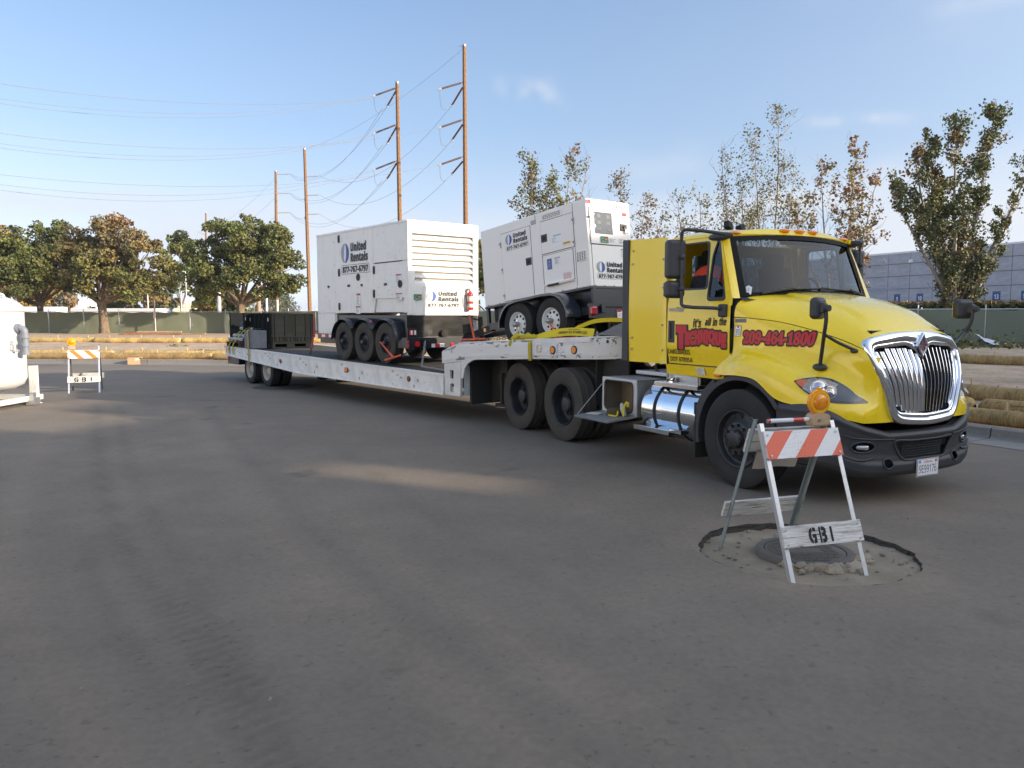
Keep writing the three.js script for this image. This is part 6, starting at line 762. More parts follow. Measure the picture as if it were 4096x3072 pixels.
{
  const T = trailer, dark = M.grime;
  const top = (x) => deckY(x), bot = (x) => (x > -8.5 ? 0.43 + (-2.62 - x) * 0.004 : x > -12.3 ? lerp(0.453, 0.637, (-8.5 - x) / 3.8) : lerp(0.637, 0.70, (-12.3 - x) / 1.2)), XE = -13.45, XF = -2.62;
  for (const s of [1, -1]) {
    const strip = (f, n = 60) => gridSurf(n, 1, (u, v) => f(lerp(XE, XF, s > 0 ? u : 1 - u), v), { uvs: (u, v) => [u * 6, v] });
    const webZ = s * 1.268;
    const web = gridSurf(70, 4, (u, v) => { const x = lerp(XE, XF, s > 0 ? u : 1 - u); return [x, lerp(bot(x), top(x), v), webZ]; }, { uvs: (u, v) => [u * 5.2, v * 0.34] });
    const fl = (y0, h) => { const g = []; for (let k = 0; k < 36; k++) { const a = lerp(XE, XF, k / 36), b = lerp(XE, XF, (k + 1) / 36); g.push(beam([a, y0(a), s * 1.24], [b, y0(b), s * 1.24], 0.11, h)); } return g; };
    obj('side_rail', [web, fl((x) => bot(x), 0.022), fl((x) => top(x) - 0.012, 0.024), box(0.03, 0.35, 0.11, [XF - 0.01, 0.60, s * 1.24])], wornWhite, T);
    obj('rail_end', box(0.03, 0.25, 2.4, [XE, 0.83, 0]), dark, T);
    // gooseneck side plate, bent inwards at the nose, with the post below it
    const path = new THREE.CatmullRomCurve3([[-2.66, 1.282], [-1.6, 1.282], [-0.4, 1.282], [0.5, 1.28], [0.85, 1.262], [1.12, 1.15], [1.4, 0.92], [1.72, 0.6], [1.8, 0.4], [1.8, 0.0]].map(([x, z]) => V(x, 0, z)), false, 'centripetal');
    const gt = (x) => (x < -2.16 ? lerp(1.165, 1.33, clamp((x + 2.67) / 0.51)) : 1.33 + (x + 2.16) * 0.053 - 0.004 * Math.max(0, x)), gb = (x) => (x < -1.67 ? lerp(0.978, 1.082, (x + 2.66) / 0.99) : x < -0.14 ? lerp(1.082, 1.16, (x + 1.67) / 1.53) : 1.16 + (x + 0.14) * 0.036);
    obj('gooseneck_side', [gridSurf(110, 8, (u, v) => { const p = path.getPoint(s > 0 ? u : 1 - u), y = lerp(gb(p.x), gt(p.x), v), e = v > 0.97 || v < 0.03 ? 0.012 : 0; return [p.x, y, s * (p.z - e)]; }, { uvs: (u, v) => [(s > 0 ? u : 1 - u) * 1.0 * 0.98, v * 0.28 + 0.71] }), box(0.02, 0.2, 0.12, [-2.665, 1.07, s * 1.22])], chipWhite, T);
    obj('gooseneck_edge', [tube(Array.from({ length: 30 }, (_, i) => { const p = path.getPoint(i / 29); return [p.x, gt(p.x), s * (p.z - 0.012)]; }), 0.013, 60, 6), tube(Array.from({ length: 30 }, (_, i) => { const p = path.getPoint(i / 29); return [p.x, gb(p.x), s * (p.z - 0.014)]; }), 0.014, 60, 6)], M.white, T);
    obj('front_post', prism(roundPoly([[-2.60, 0.965], [-2.585, 0.43], [-2.13, 0.43], [-2.105, 1.02]], 0.015, 3), 0.05, { holes: [rrect(0.105, 0.145, 0.022, -2.375, 0.79), rrect(0.11, 0.15, 0.022, -2.37, 0.56)], bevel: 0.005, p: [0, 0, s > 0 ? 1.236 : -1.286] }), M.white, T);
    obj('post_gusset', prism([[-2.1, 1.035], [-1.78, 1.062], [-1.92, 1.0], [-2.02, 0.9], [-2.06, 0.74], [-2.11, 0.74]], 0.04, { p: [0, 0, s > 0 ? 1.238 : -1.278] }), M.white, T);
    obj('post_stiffener', [box(0.02, 0.5, 0.3, [-2.14, 0.69, s * 1.05]), box(0.44, 0.02, 0.3, [-2.36, 0.45, s * 1.05])], M.white, T);
    if (s > 0) {
      const lampR = (name, x, y, m, z = 1.276, r = 0.05) => { const g = new THREE.Group(); g.name = name; T.add(g); obj('lens', xf(cyl(r * 0.74, r * 0.8, 0.022, [0, 0, 0], [Math.PI / 2, 0, 0], 24), [x, y, z + 0.006], [0, 0, 0], [1, 1, 1]), m, g); obj('grommet', xf(new THREE.TorusGeometry(r * 0.86, r * 0.2, 8, 28), [x, y, z + 0.004]), M.plastic, g); };
      lampR('marker_lamp', 0.187, 1.293, M.amber, 1.283, 0.058); lampR('marker_lamp', 0.626, 1.31, M.amber, 1.276, 0.058); lampR('marker_lamp', -3.776, 0.627, std([0.42, 0.06, 0.03], 0.35)); lampR('marker_lamp', -9.636, 0.682, M.redLens); lampR('marker_lamp', -13.183, 0.862, M.redLens);
      const am = new THREE.Group(); am.name = 'marker_lamp'; T.add(am); obj('lens', rbox(0.12, 0.075, 0.025, 0.012, [-6.242, 0.652, 1.284]), M.amber, am); obj('housing', rbox(0.155, 0.10, 0.014, 0.02, [-6.242, 0.652, 1.274]), M.plastic, am);
      obj('latch_plate', rbox(0.34, 0.215, 0.012, 0.012, [-0.03, 1.305, 1.286]), M.white, T); obj('latch_handle', [prism(rrect(0.105, 0.115, 0.012, -0.10, 1.305), 0.012, { holes: [rrect(0.07, 0.08, 0.008, -0.10, 1.305)], p: [0, 0, 1.292] }), rbox(0.02, 0.085, 0.02, 0.006, [-0.075, 1.305, 1.3])], M.chrome, T);
      obj('capacity_sticker', plane(0.1, 0.17, [0.30, 1.305, 1.288]), printMat(96, 160, (c) => { c.fillStyle = '#e4e4e0'; c.fillRect(0, 0, 96, 160); c.fillStyle = '#777'; const r = rng(5); for (let y = 12; y < 150; y += 13) c.fillRect(10, y, 20 + 55 * r(), 5); c.fillRect(40, 10, 6, 60); }), T);
      obj('patch_plate', prism(roundPoly([[-0.26, 1.40], [-0.21, 1.452], [0.95, 1.488], [0.95, 1.43], [-0.26, 1.38]], 0.01), 0.01, { p: [0, 0, 1.279] }), M.white, T);
      obj('nose_gusset', prism([[1.33, 1.24], [1.36, 1.42], [1.46, 1.25]], 0.03, { p: [0, 0, 0.98], r: [0, 0, 0] }), M.white, T);
      obj('air_coupling', [cyl(0.03, 0.03, 0.09, [1.62, 1.36, 0.86], [0, 0, Math.PI / 2]), sph(0.045, [1.70, 1.36, 0.84]), cyl(0.022, 0.022, 0.1, [1.78, 1.37, 0.82], [0, 0, Math.PI / 2]), rbox(0.06, 0.1, 0.06, 0.015, [1.72, 1.30, 0.84])], M.redPaint, T); obj('coupling_bracket', [box(0.5, 0.025, 0.12, [1.62, 1.235, 0.8]), cyl(0.04, 0.04, 0.05, [1.4, 1.225, 1.0], [Math.PI / 2, 0, 0])], M.grime, T);
    }
  }
  // decks of long planks
  for (let k = 0; k < 10; k++) { const z = (k - 4.5) * 0.235, g = []; for (let j = 0; j < 12; j++) { const a = lerp(XE, XF, j / 12), b = lerp(XE, XF, (j + 1) / 12); g.push(beam([a, deckY(a) - 0.022, z], [b, deckY(b) - 0.022, z], 0.226, 0.036)); } obj('deck_plank', g, std([0.075 + 0.02 * hash2(k, 1, 9), 0.066 + 0.018 * hash2(k, 1, 9), 0.06], 0.95, { map: dirtTex }), T); }
  obj('gooseneck_deck', [beam([-2.6, 1.14, 0], [-2.05, 1.285, 0], 2.48, 0.04), beam([-2.05, 1.285, 0], [1.15, 1.44, 0], 2.3, 0.04), beam([1.15, 1.44, 0], [1.74, 1.46, 0], 1.2, 0.04), box(0.05, 0.4, 2.45, [-2.6, 0.97, 0])], std([0.09, 0.085, 0.08], 0.9, { map: dirtTex }), T);
  obj('trailer_frame', [box(10.4, 0.30, 0.14, [-7.9, 0.62, 0.5]), box(10.4, 0.30, 0.14, [-7.9, 0.62, -0.5]), ...[-3.5, -5, -6.5, -8, -9.4, -12.8].map((x) => box(0.1, 0.2, 2.4, [x, 0.68, 0])), box(3.6, 0.18, 0.2, [-0.2, 1.24, 0.5]), box(3.6, 0.18, 0.2, [-0.2, 1.24, -0.5]), prism([[-2.1, 1.2], [-0.7, 1.15], [-1.55, 0.42], [-2.1, 0.3]], 0.05, { p: [0, 0, 0.62] }), prism([[-2.1, 1.2], [-0.7, 1.15], [-1.55, 0.42], [-2.1, 0.3]], 0.05, { p: [0, 0, -0.67] }), box(0.05, 0.85, 2.2, [-2.08, 0.72, 0]), box(0.16, 0.9, 0.16, [-1.45, 0.75, 0.8]), box(0.16, 0.9, 0.16, [-1.45, 0.75, -0.8]), box(0.3, 0.05, 0.3, [-1.45, 0.32, 0.8]), cyl(0.1, 0.1, 1.4, [-1.5, 0.75, 0.2], [Math.PI / 2, 0, 0])], dark, T);
  obj('axle', [cyl(0.06, 0.06, 2.2, [-11.75, 0.385, 0], [Math.PI / 2, 0, 0]), cyl(0.06, 0.06, 2.2, [-10.6, 0.385, 0], [Math.PI / 2, 0, 0]), box(2.2, 0.1, 0.1, [-11.2, 0.5, 0.42]), box(2.2, 0.1, 0.1, [-11.2, 0.5, -0.42]), cyl(0.09, 0.09, 0.4, [-9.8, 0.52, 0.3], [0, 0, 1.57]), cyl(0.14, 0.14, 0.9, [-9.2, 0.5, -0.1], [0, 0, 1.57])], dark, T);
  for (const x of [-11.75, -10.6]) { wheel(T, x, 0.385, 1.25, 1, 'low', x); wheel(T, x, 0.385, -1.25, -1, 'low', x + 1); }
  each('rear_light_box', [rbox(0.85, 0.30, 0.5, 0.02, [-13.0, 0.60, 0.98]), rbox(0.85, 0.30, 0.5, 0.02, [-13.0, 0.60, -0.98])], M.blackPaint, T); each('tail_lamp', [rbox(0.05, 0.12, 0.12, 0.02, [-13.43, 0.6, 1.05]), rbox(0.1, 0.1, 0.03, 0.015, [-13.35, 0.6, 1.235])], M.redLens, T);
}
// ---------------------------------------------------------------- decals of the hire company
const hireMat = printMat(1400, 640, (c) => {
  c.save(); c.translate(215, 215);
  c.fillStyle = '#9aa0a8'; c.beginPath(); c.arc(0, 0, 190, 0, 6.284); c.fill();
  c.fillStyle = '#2f55a4'; c.beginPath(); c.arc(0, 0, 190, -1.52, 1.50); c.lineTo(0, 0); c.fill();
  c.globalCompositeOperation = 'destination-out'; c.beginPath(); c.ellipse(0, 0, 60, 172, 0.08, 0, 6.284); c.fill(); c.lineWidth = 12; c.beginPath(); c.moveTo(12, -196); c.lineTo(40, -150); c.moveTo(-40, 150); c.lineTo(14, 198); c.stroke(); c.globalCompositeOperation = 'source-over'; c.restore();
  fitText(c, 'United', 860, 110, 760, 165, 'sans-serif', { fill: '#25282e', stroke: '#25282e', sw: 8, skew: -0.12 }); fitText(c, 'Rentals', 890, 310, 830, 165, 'sans-serif', { fill: '#25282e', stroke: '#25282e', sw: 8, skew: -0.12 });
  c.lineWidth = 9; c.strokeStyle = '#5a5f68'; c.beginPath(); c.roundRect(30, 452, 1330, 172, 36); c.stroke(); fitText(c, '877-767-6797', 695, 538, 1230, 116, 'sans-serif', { fill: '#25282e', stroke: '#25282e', sw: 6 });
});
const warnMat = (h) => printMat(96, 160, (c) => { c.fillStyle = '#ecebea'; c.fillRect(0, 0, 96, 160); c.fillStyle = h; c.fillRect(0, 0, 96, 26); c.fillStyle = '#444'; const r = rng(9); for (let y = 38; y < 150; y += 14) c.fillRect(8, y, 22 + 50 * r(), 5); });
const redWarn = warnMat('#b3303c'), greyDoc = warnMat('#9a9a9a');
const greenMat = printMat(192, 128, (c) => { c.fillStyle = '#12724a'; c.beginPath(); c.roundRect(0, 0, 192, 128, 12); c.fill(); c.strokeStyle = '#bfe0cf'; c.lineWidth = 6; c.beginPath(); c.ellipse(55, 64, 34, 30, 0, 0.6, 5.6); c.stroke(); c.fillStyle = '#c2453e'; c.fillRect(100, 34, 76, 50); c.fillStyle = '#e8e8e8'; c.fillRect(106, 54, 60, 6); c.fillStyle = '#bfe0cf'; c.fillRect(20, 104, 150, 8); });
const numMat = (s, col) => printMat(768, 128, (c) => { c.fillStyle = col; c.font = 'bold 118px monospace'; const n = s.length; for (let i = 0; i < n; i++) fitText(c, s[i], 48 + i * 96, 64, s[i] === '1' ? 34 : 62, 104, 'sans-serif', { fill: col }); });
// ---------------------------------------------------------------- large generator on the low deck
{
  const B = V(-6.4, 0.83, 0), W = onTrailer(B.x, B.y, 0), T = thing('generator', 'large white three-axle generator with a louvred front and fire extinguisher, on the low deck', 'generator', W, TA), P = (n, g, m, p = T) => { const q = merged([g]); q.translate(-B.x, -B.y, 0); return obj(n, q, m, p); }, eachP = (n, l, m) => l.map((g) => P(n, g, m));
  const x0 = -8.42, x1 = -4.47, z0 = -0.82, z1 = 0.85, yt = 3.61;
  const panel = (a, b, c, d, pr = 0) => rbox(b - a, d - c, 0.03, 0.006, [(a + b) / 2, (c + d) / 2, z1 - 0.015 + pr]);
  P('enclosure', [box(x1 - x0 - 0.08, 1.74, z1 - z0 - 0.06, [(x0 + x1) / 2 - 0.03, 2.72, (z0 + z1) / 2]), box(0.86, 0.48, z1 - z0 - 0.06, [x0 + 0.46, 1.62, (z0 + z1) / 2]), rbox(x1 - x0 + 0.02, 0.05, z1 - z0 + 0.02, 0.012, [(x0 + x1) / 2, yt - 0.02, (z0 + z1) / 2])], M.whiteGen);
  P('side_panel', [panel(x0, -7.50, 1.838, 3.575), panel(x0, -7.56, 1.372, 1.832)], M.whiteGen);
  const d1 = P('access_door', [panel(-7.492, -5.80, 1.838, 3.575, 0.002)], M.whiteGen); const d2 = P('access_door', [panel(-5.792, x1, 2.848, 3.575, 0.002)], M.whiteGen), d3 = P('access_door', [panel(-5.792, x1, 2.128, 2.838, 0.003), panel(-4.63, x1, 1.84, 2.128, 0.001)], M.whiteGen);
  P('air_recess', [box(1.15, 0.3, 0.03, [-5.21, 1.985, z1 - 0.22]), box(1.15, 0.012, 0.2, [-5.21, 1.83, z1 - 0.12])], M.grime); P('recess_cheek', prism([[-5.79, 2.12], [-5.72, 2.12], [-5.79, 1.84]], 0.02, { p: [0, 0, z1 - 0.02] }), M.whiteGen);
  const hin = (x, y) => [rbox(0.075, 0.165, 0.02, 0.02, [x, y, z1 + 0.01]), rbox(0.03, 0.1, 0.022, 0.008, [x, y, z1 + 0.022])]; for (const [x, y] of [[-7.30, 3.45], [-7.31, 2.72], [-7.32, 1.98], [-5.76, 2.71], [-5.77, 2.23]]) P('hinge', hin(x, y), M.plastic);
  for (const [x, y] of [[-6.44, 2.59], [-4.74, 2.40]]) P('latch', [cyl(0.075, 0.075, 0.022, [x, y, z1 + 0.008], [Math.PI / 2, 0, 0], 28), rbox(0.03, 0.11, 0.02, 0.006, [x, y, z1 + 0.025])], M.plastic);
  for (const [x, y, w] of [[-7.84, 2.43, 0.07], [-6.87, 2.425, 0.1], [-6.29, 2.42, 0.07], [-5.30, 2.407, 0.1]]) P('handle', rbox(w, 0.05, 0.025, 0.01, [x, y, z1 + 0.01]), M.plastic);
  P('door_slot', [box(1.06, 0.022, 0.012, [-5.2, 2.843, z1 + 0.0]), box(0.98, 0.016, 0.012, [-6.9, 3.582, z1 + 0.0])], M.seam);
  const bolts = []; for (const x of [-8.3, -7.9, -7.5, -7.0, -6.6, -6.1, -5.7, -5.1, -4.75]) bolts.push(cyl(0.011, 0.011, 0.012, [x, 3.6, z1 + 0.008], [Math.PI / 2, 0, 0], 8)); for (const x of [-8.35, -8.15, -7.95, -7.75]) bolts.push(cyl(0.01, 0.01, 0.01, [x, 1.40, z1 + 0.004], [Math.PI / 2, 0, 0], 8)); for (const [x, y] of [[-7.55, 3.4], [-7.55, 2.9], [-7.55, 2.3], [-5.85, 2.1], [-5.6, 2.35], [-5.6, 2.2], [-5.05, 2.35], [-5.05, 2.2]]) bolts.push(cyl(0.009, 0.009, 0.01, [x, y, z1 + 0.006], [Math.PI / 2, 0, 0], 8)); for (const z of [0.8, 0.7, 0.3, -0.1, -0.5, -0.75]) bolts.push(cyl(0.01, 0.01, 0.012, [x1 + 0.014, 1.815, z], [0, 0, Math.PI / 2], 8)); P('bolt', bolts, M.steel);
  P('hire_decal', plane(1.30, 0.70, [-6.57, 3.01, z1 + 0.008]), hireMat);
  for (const [x, y, w, h] of [[-6.45, 2.12, 0.17, 0.26], [-6.47, 1.90, 0.2, 0.16], [-4.80, 2.50, 0.2, 0.18], [-4.79, 2.15, 0.24, 0.14]]) P('warning_sticker', plane(w, h, [x, y, z1 + 0.007]), redWarn);
  // front with twelve-odd sloping louvres
  P('front_frame', [prism([[z0, 1.79], [z1, 1.79], [z1, yt - 0.02], [z0, yt - 0.02]], 0.04, { holes: [[[-0.70, 2.40], [0.765, 2.40], [0.765, 3.365], [-0.70, 3.365]]] })].map((g) => xf(xf(g, [0, 0, 0], [0, -Math.PI / 2, 0]), [x1 + 0.02, 0, 0])), M.whiteGen);
  P('louvre_core', box(0.02, 1.0, 1.5, [x1 - 0.2, 2.88, 0.03]), M.grime);
  const nL = 8; for (let k = 0; k < nL; k++) { const y = 3.345 - k * 0.1215; P('louvre', [prism([[-0.075, 0.004], [0.012, -0.082], [0.018, -0.087], [0.018, -0.078], [-0.07, 0.01]], 1.46, { p: [0, 0, 0] })].map((g) => xf(g, [x1, y - 0.01, -0.697])), M.whiteGen); }
  P('front_lip', prism([[0.012, 2.372], [0.03, 2.36], [0.03, 1.80], [0.012, 1.80]], 1.24, { p: [x1, 0, -0.72] }), M.whiteGen);
  P('corner_cover', rbox(0.03, 0.92, 0.15, 0.006, [x1 + 0.03, 2.26, 0.785]), M.whiteGen);
  P('hire_decal', plane(0.845, 0.345, [x1 + 0.036, 2.105, 0.042], [0, Math.PI / 2, 0]), hireMat);
  P('serial_lettering', plane(0.54, 0.068, [x1 + 0.025, 3.43, 0.062], [0, Math.PI / 2, 0]), numMat('10309202', '#8a8a8a')); P('green_badge', plane(0.18, 0.11, [x1 + 0.05, 2.14, 0.655], [0, Math.PI / 2, 0]), greenMat);
  const fe = new THREE.Group(); fe.name = 'fire_extinguisher'; T.add(fe); const E = (n, g, m) => P(n, [g].flat().map((q) => xf(q, [x1 + 0.105, 0, -0.555])), m, fe);
  E('bottle', lathe([[0.001, 1.895], [0.06, 1.895], [0.068, 1.91], [0.068, 2.19], [0.06, 2.23], [0.03, 2.26], [0.022, 2.28], [0.001, 2.28]], 28), phys([0.58, 0.02, 0.025], 0.25, { clearcoat: 1 })); E('label_band', [cyl(0.0695, 0.0695, 0.1, [0, 2.12, 0], undefined, 28), cyl(0.0695, 0.0695, 0.07, [0, 1.985, 0], undefined, 28)], std([0.75, 0.68, 0.6], 0.5)); E('valve', [rbox(0.04, 0.05, 0.05, 0.01, [0, 2.30, 0]), bar([0, 2.32, -0.01], [0, 2.35, 0.075], 0.009), bar([0, 2.34, 0], [0, 2.37, -0.07], 0.008)], M.steel); E('hose', tube([[0, 2.30, 0.03], [0.0, 2.30, 0.1], [0, 2.2, 0.11], [0.01, 2.05, 0.09], [0.02, 1.98, 0.085]], 0.011, 24, 7), M.rubber);
  // lower black tank, frame, mudguard, lamps
  P('fuel_base', [rbox(0.06, 0.48, 1.3, 0.01, [x1 - 0.03, 1.56, 0.23]), box(3.0, 0.46, 1.56, [-6.05, 1.56, 0.02])], phys([0.014, 0.0135, 0.012], 0.35, { clearcoat: 0.4, clearcoatRoughness: 0.25, map: blot, roughnessMap: scuff })); P('drain_port', [cyl(0.075, 0.075, 0.1, [x1 + 0.03, 1.43, 0.05], [0, 0, Math.PI / 2], 24), cyl(0.045, 0.045, 0.12, [x1 + 0.03, 1.43, 0.05], [0, 0, Math.PI / 2], 20)], M.grime);
  P('chassis', [box(4.4, 0.16, 0.12, [-6.3, 1.24, 0.62]), box(4.4, 0.16, 0.12, [-6.3, 1.24, -0.62]), box(0.85, 0.2, 1.6, [-8.0, 1.26, 0]), box(0.12, 0.17, 1.95, [-4.30, 1.24, 0.0]), box(0.2, 0.05, 2.0, [-4.36, 1.335, 0.0]), box(0.4, 0.16, 0.14, [-4.45, 1.24, 0.9]), box(0.15, 0.3, 0.15, [-7.9, 1.0, 0.5])], M.blackPaint);
  const wx = [-6.93, -6.03, -5.15]; for (const x of wx) { const w1 = wheel(T, x - B.x, 1.235 - B.y, 0.985, 1, 'g1', x); wheel(T, x - B.x, 1.235 - B.y, -0.985, -1, 'g1', x + 1); }
  for (const s of [1, -1]) { const yA = (x) => { let m = 0; for (const c of wx) { const d = Math.abs(x - c); m = Math.max(m, d < 0.5 ? 1.235 + Math.sqrt(0.25 - d * d) : 0); } return x < wx[0] - 0.28 ? 1.235 + Math.sqrt(Math.max(0, 0.2652 - (x - wx[0]) ** 2)) : x > wx[2] + 0.28 ? 1.235 + Math.sqrt(Math.max(0, 0.2652 - (x - wx[2]) ** 2)) : Math.max(m, 1.55); }; P('mudguard', [gridSurf(90, 4, (u, v) => { const x = lerp(wx[0] - 0.512, wx[2] + 0.512, u); return [x, yA(x) + (v > 0.9 ? -0.035 : 0), s * lerp(0.70, 1.02, Math.min(1, v * 1.02))]; }), gridSurf(60, 3, (u, v) => { const x = lerp(wx[0] - 0.5, wx[2] + 0.5, u); return [x, lerp(yA(x), 1.74, v), s * 0.715]; })], phys([0.02, 0.022, 0.03], 0.35, { clearcoat: 0.6, side: THREE.DoubleSide })); }
  eachP('tail_lamp', [cyl(0.055, 0.055, 0.02, [-4.225, 1.24, 0.80], [0, 0, Math.PI / 2], 24), cyl(0.04, 0.04, 0.02, [-4.235, 1.21, -0.02], [0, 0, Math.PI / 2], 20), cyl(0.035, 0.035, 0.02, [-4.235, 1.21, -0.2], [0, 0, Math.PI / 2], 20), rbox(0.02, 0.05, 0.05, 0.01, [-4.24, 1.28, 1.0]), rbox(0.02, 0.05, 0.05, 0.01, [-4.24, 1.19, 1.0]), rbox(0.09, 0.035, 0.02, 0.008, [-5.6, 1.665, 1.03])], M.redLens);
  const stripe = printMat(384, 32, (c) => { for (let i = 0; i < 4; i++) { c.fillStyle = i % 2 ? '#e6e2dc' : '#b6202a'; c.fillRect(i * 96, 0, 96, 32); } }); eachP('reflective_tape', [plane(0.44, 0.07, [-4.232, 1.205, 0.39], [0, Math.PI / 2, 0]), plane(0.72, 0.065, [-8.06, 1.325, 0.857]), plane(0.16, 0.085, [-4.36, 1.46, 0.82], [0, Math.PI / 2, 0])], stripe); eachP('tape_backing', [box(0.86, 0.12, 0.02, [-8.02, 1.31, 0.842]), box(0.02, 0.2, 0.2, [-4.38, 1.45, 0.82])], M.blackPaint);
}
// ---------------------------------------------------------------- smaller generator, nose down on the gooseneck
{
  const W = onTrailer(-1.0, 1.36, 0), T = thing('generator', 'smaller white two-axle generator standing tilted on the gooseneck just behind the cab', 'generator', W, TA); T.rotation.set(0, TA, 6.37 * Math.PI / 180);
  const x0 = -1.40, x1 = 1.245, y0 = 0.736, y1 = 2.06, z1 = 0.49, z0 = -0.46;
  const cream = phys([0.86, 0.835, 0.79], 0.45, { clearcoat: 0.3, clearcoatRoughness: 0.3 });
  obj('enclosure', [rbox(x1 - x0, y1 - y0, z1 - z0, 0.015, [(x0 + x1) / 2, (y0 + y1) / 2, (z0 + z1) / 2])], cream, T);
  const door = (name, a, b, c, d) => { const g = obj(name, rbox(b - a, d - c, 0.014, 0.005, [(a + b) / 2, (c + d) / 2, z1 + 0.003]), cream, T); const o = obj('door_seam', prism(rrect(b - a + 0.014, d - c + 0.014, 0.003, (a + b) / 2, (c + d) / 2), 0.003, { holes: [rrect(b - a, d - c, 0.003, (a + b) / 2, (c + d) / 2)], p: [0, 0, z1] }), M.seam, g); return g; };
  door('side_door', -0.825, -0.06, 0.76, 1.90); door('side_door', 0.20, 0.95, 1.385, 1.90); const low = door('control_door', 0.215, 0.905, 0.90, 1.355);
  obj('panel_seam', [box(0.006, 1.26, 0.004, [0.955, 1.41, z1 + 0.001]), box(0.006, 0.7, 0.004, [0.195, 1.1, z1 + 0.001]), box(0.006, 0.1, 0.004, [0.08, 2.0, z1 + 0.001])], M.seam, T);
  const grid = (name, a, b, c, d, nx, ny) => { const g = new THREE.Group(); g.name = name; T.add(g); obj('opening', box(b - a, d - c, 0.006, [(a + b) / 2, (c + d) / 2, z1 + 0.002]), M.blackMatte, g); const q = []; for (let i = 0; i <= nx; i++) q.push(box(0.011, d - c + 0.012, 0.012, [lerp(a, b, i / nx), (c + d) / 2, z1 + 0.006])); for (let j = 0; j <= ny; j++) q.push(box(b - a + 0.01, 0.010, 0.010, [(a + b) / 2, lerp(c, d, j / ny), z1 + 0.006])); obj('bars', q, cream, g); };
  grid('air_vent', 0.265, 0.685, 1.925, 1.995, 9, 3); grid('air_vent', 0.985, 1.185, 1.145, 1.28, 4, 6);
  obj('vent_frame', prism(rrect(0.5, 0.115, 0.008, 0.475, 1.965), 0.014, { holes: [rrect(0.43, 0.08, 0.004, 0.475, 1.96)], p: [0, 0, z1] }), cream, T);
  for (const [x, y] of [[-0.135, 1.33], [0.275, 1.63]]) { const l = new THREE.Group(); l.name = 'door_latch'; T.add(l); obj('recess', rbox(0.145, 0.125, 0.016, 0.008, [x, y, z1 + 0.008]), M.plastic, l); obj('pull', rbox(0.075, 0.06, 0.02, 0.008, [x, y, z1 + 0.014]), M.blackMatte, l); }
  for (const [x, y] of [[-0.84, 1.72], [-0.83, 1.28], [-0.82, 0.84], [0.965, 1.77], [0.955, 1.43]]) obj('hinge', [rbox(0.022, 0.1, 0.016, 0.005, [x, y, z1 + 0.008]), sph(0.018, [x - 0.012, y + 0.02, z1 + 0.016])], M.steel, T);
  obj('lifting_pocket', rbox(0.125, 0.07, 0.008, 0.004, [0.03, 1.935, z1 + 0.003]), std([0.42, 0.42, 0.43], 0.6), T);
  obj('cable_slot', [rbox(0.66, 0.036, 0.05, 0.006, [0.56, 0.885, z1 + 0.02], [0.25, 0, 0])], cream, T); obj('cable_opening', box(0.26, 0.03, 0.006, [0.45, 0.868, z1 + 0.045]), M.blackMatte, T);
  obj('hire_decal', [plane(0.625, 0.285, [-0.40, 1.725, z1 + 0.012])], hireMat, T); obj('hire_decal', [plane(0.65, 0.275, [x1 + 0.006, 0.985, 0.035], [0, Math.PI / 2, 0])], hireMat, T);
  obj('paper_notice', plane(0.265, 0.215, [0.57, 1.565, z1 + 0.012]), printMat(256, 208, (c) => { c.fillStyle = '#eceef0'; c.fillRect(0, 0, 256, 208); fitText(c, 'Trim Press #1', 140, 44, 170, 26, 'sans-serif', { fill: '#333' }); c.fillStyle = '#999'; for (let y = 74; y < 150; y += 17) c.fillRect(20, y, 60 + (y * 31) % 90, 5); }), T);
  obj('caution_sticker', plane(0.17, 0.05, [0.79, 1.46, z1 + 0.012]), printMat(192, 56, (c) => { c.fillStyle = '#dcae2c'; c.fillRect(0, 0, 192, 56); fitText(c, 'CAUTION', 105, 20, 120, 22, 'sans-serif', { fill: '#222' }); c.fillStyle = '#eee'; c.fillRect(6, 36, 180, 14); }), T);
  obj('blue_sticker', plane(0.11, 0.165, [0.365, 1.205, z1 + 0.013]), printMat(96, 144, (c) => { c.fillStyle = '#2a4f9e'; c.fillRect(0, 0, 96, 144); c.fillStyle = '#e8a33c'; c.beginPath(); c.moveTo(48, 14); c.lineTo(70, 50); c.lineTo(26, 50); c.fill(); c.fillStyle = '#9fb4de'; for (let y = 64; y < 130; y += 14) c.fillRect(14, y, 66, 5); }), T);
  each('document_sticker', [plane(0.13, 0.11, [0.55, 1.23, z1 + 0.013]), plane(0.13, 0.14, [x1 + 0.005, 1.26, -0.27], [0, Math.PI / 2, 0]), plane(0.15, 0.05, [x1 + 0.022, 1.445, -0.02], [0, Math.PI / 2, 0])], greyDoc, T);
  obj('danger_sticker', plane(0.19, 0.11, [0.755, 0.96, z1 + 0.014]), printMat(256, 150, (c) => { c.fillStyle = '#ece8e4'; c.fillRect(0, 0, 256, 150); c.strokeStyle = '#b3202a'; c.lineWidth = 8; c.beginPath(); c.roundRect(8, 8, 240, 70, 26); c.stroke(); fitText(c, 'DANGER', 128, 44, 190, 36, 'sans-serif', { fill: '#b3202a' }); fitText(c, 'HIGH VOLTAGE', 128, 112, 230, 44, 'sans-serif', { fill: '#b3202a' }); }), T);
  // end panel with instrument window
  const X = x1, end = obj('end_door', rbox(0.016, 0.545, 0.81, 0.005, [X + 0.005, 1.65, 0.03]), cream, T); obj('door_seam', [box(0.004, 0.008, 0.83, [X + 0.003, 1.372, 0.03]), box(0.004, 0.008, 0.83, [X + 0.003, 1.927, 0.03]), box(0.004, 0.56, 0.008, [X + 0.003, 1.65, 0.44]), box(0.004, 0.56, 0.008, [X + 0.003, 1.65, -0.38]), box(0.004, 0.63, 0.006, [X + 0.002, 1.06, 0.43])], M.seam, end);
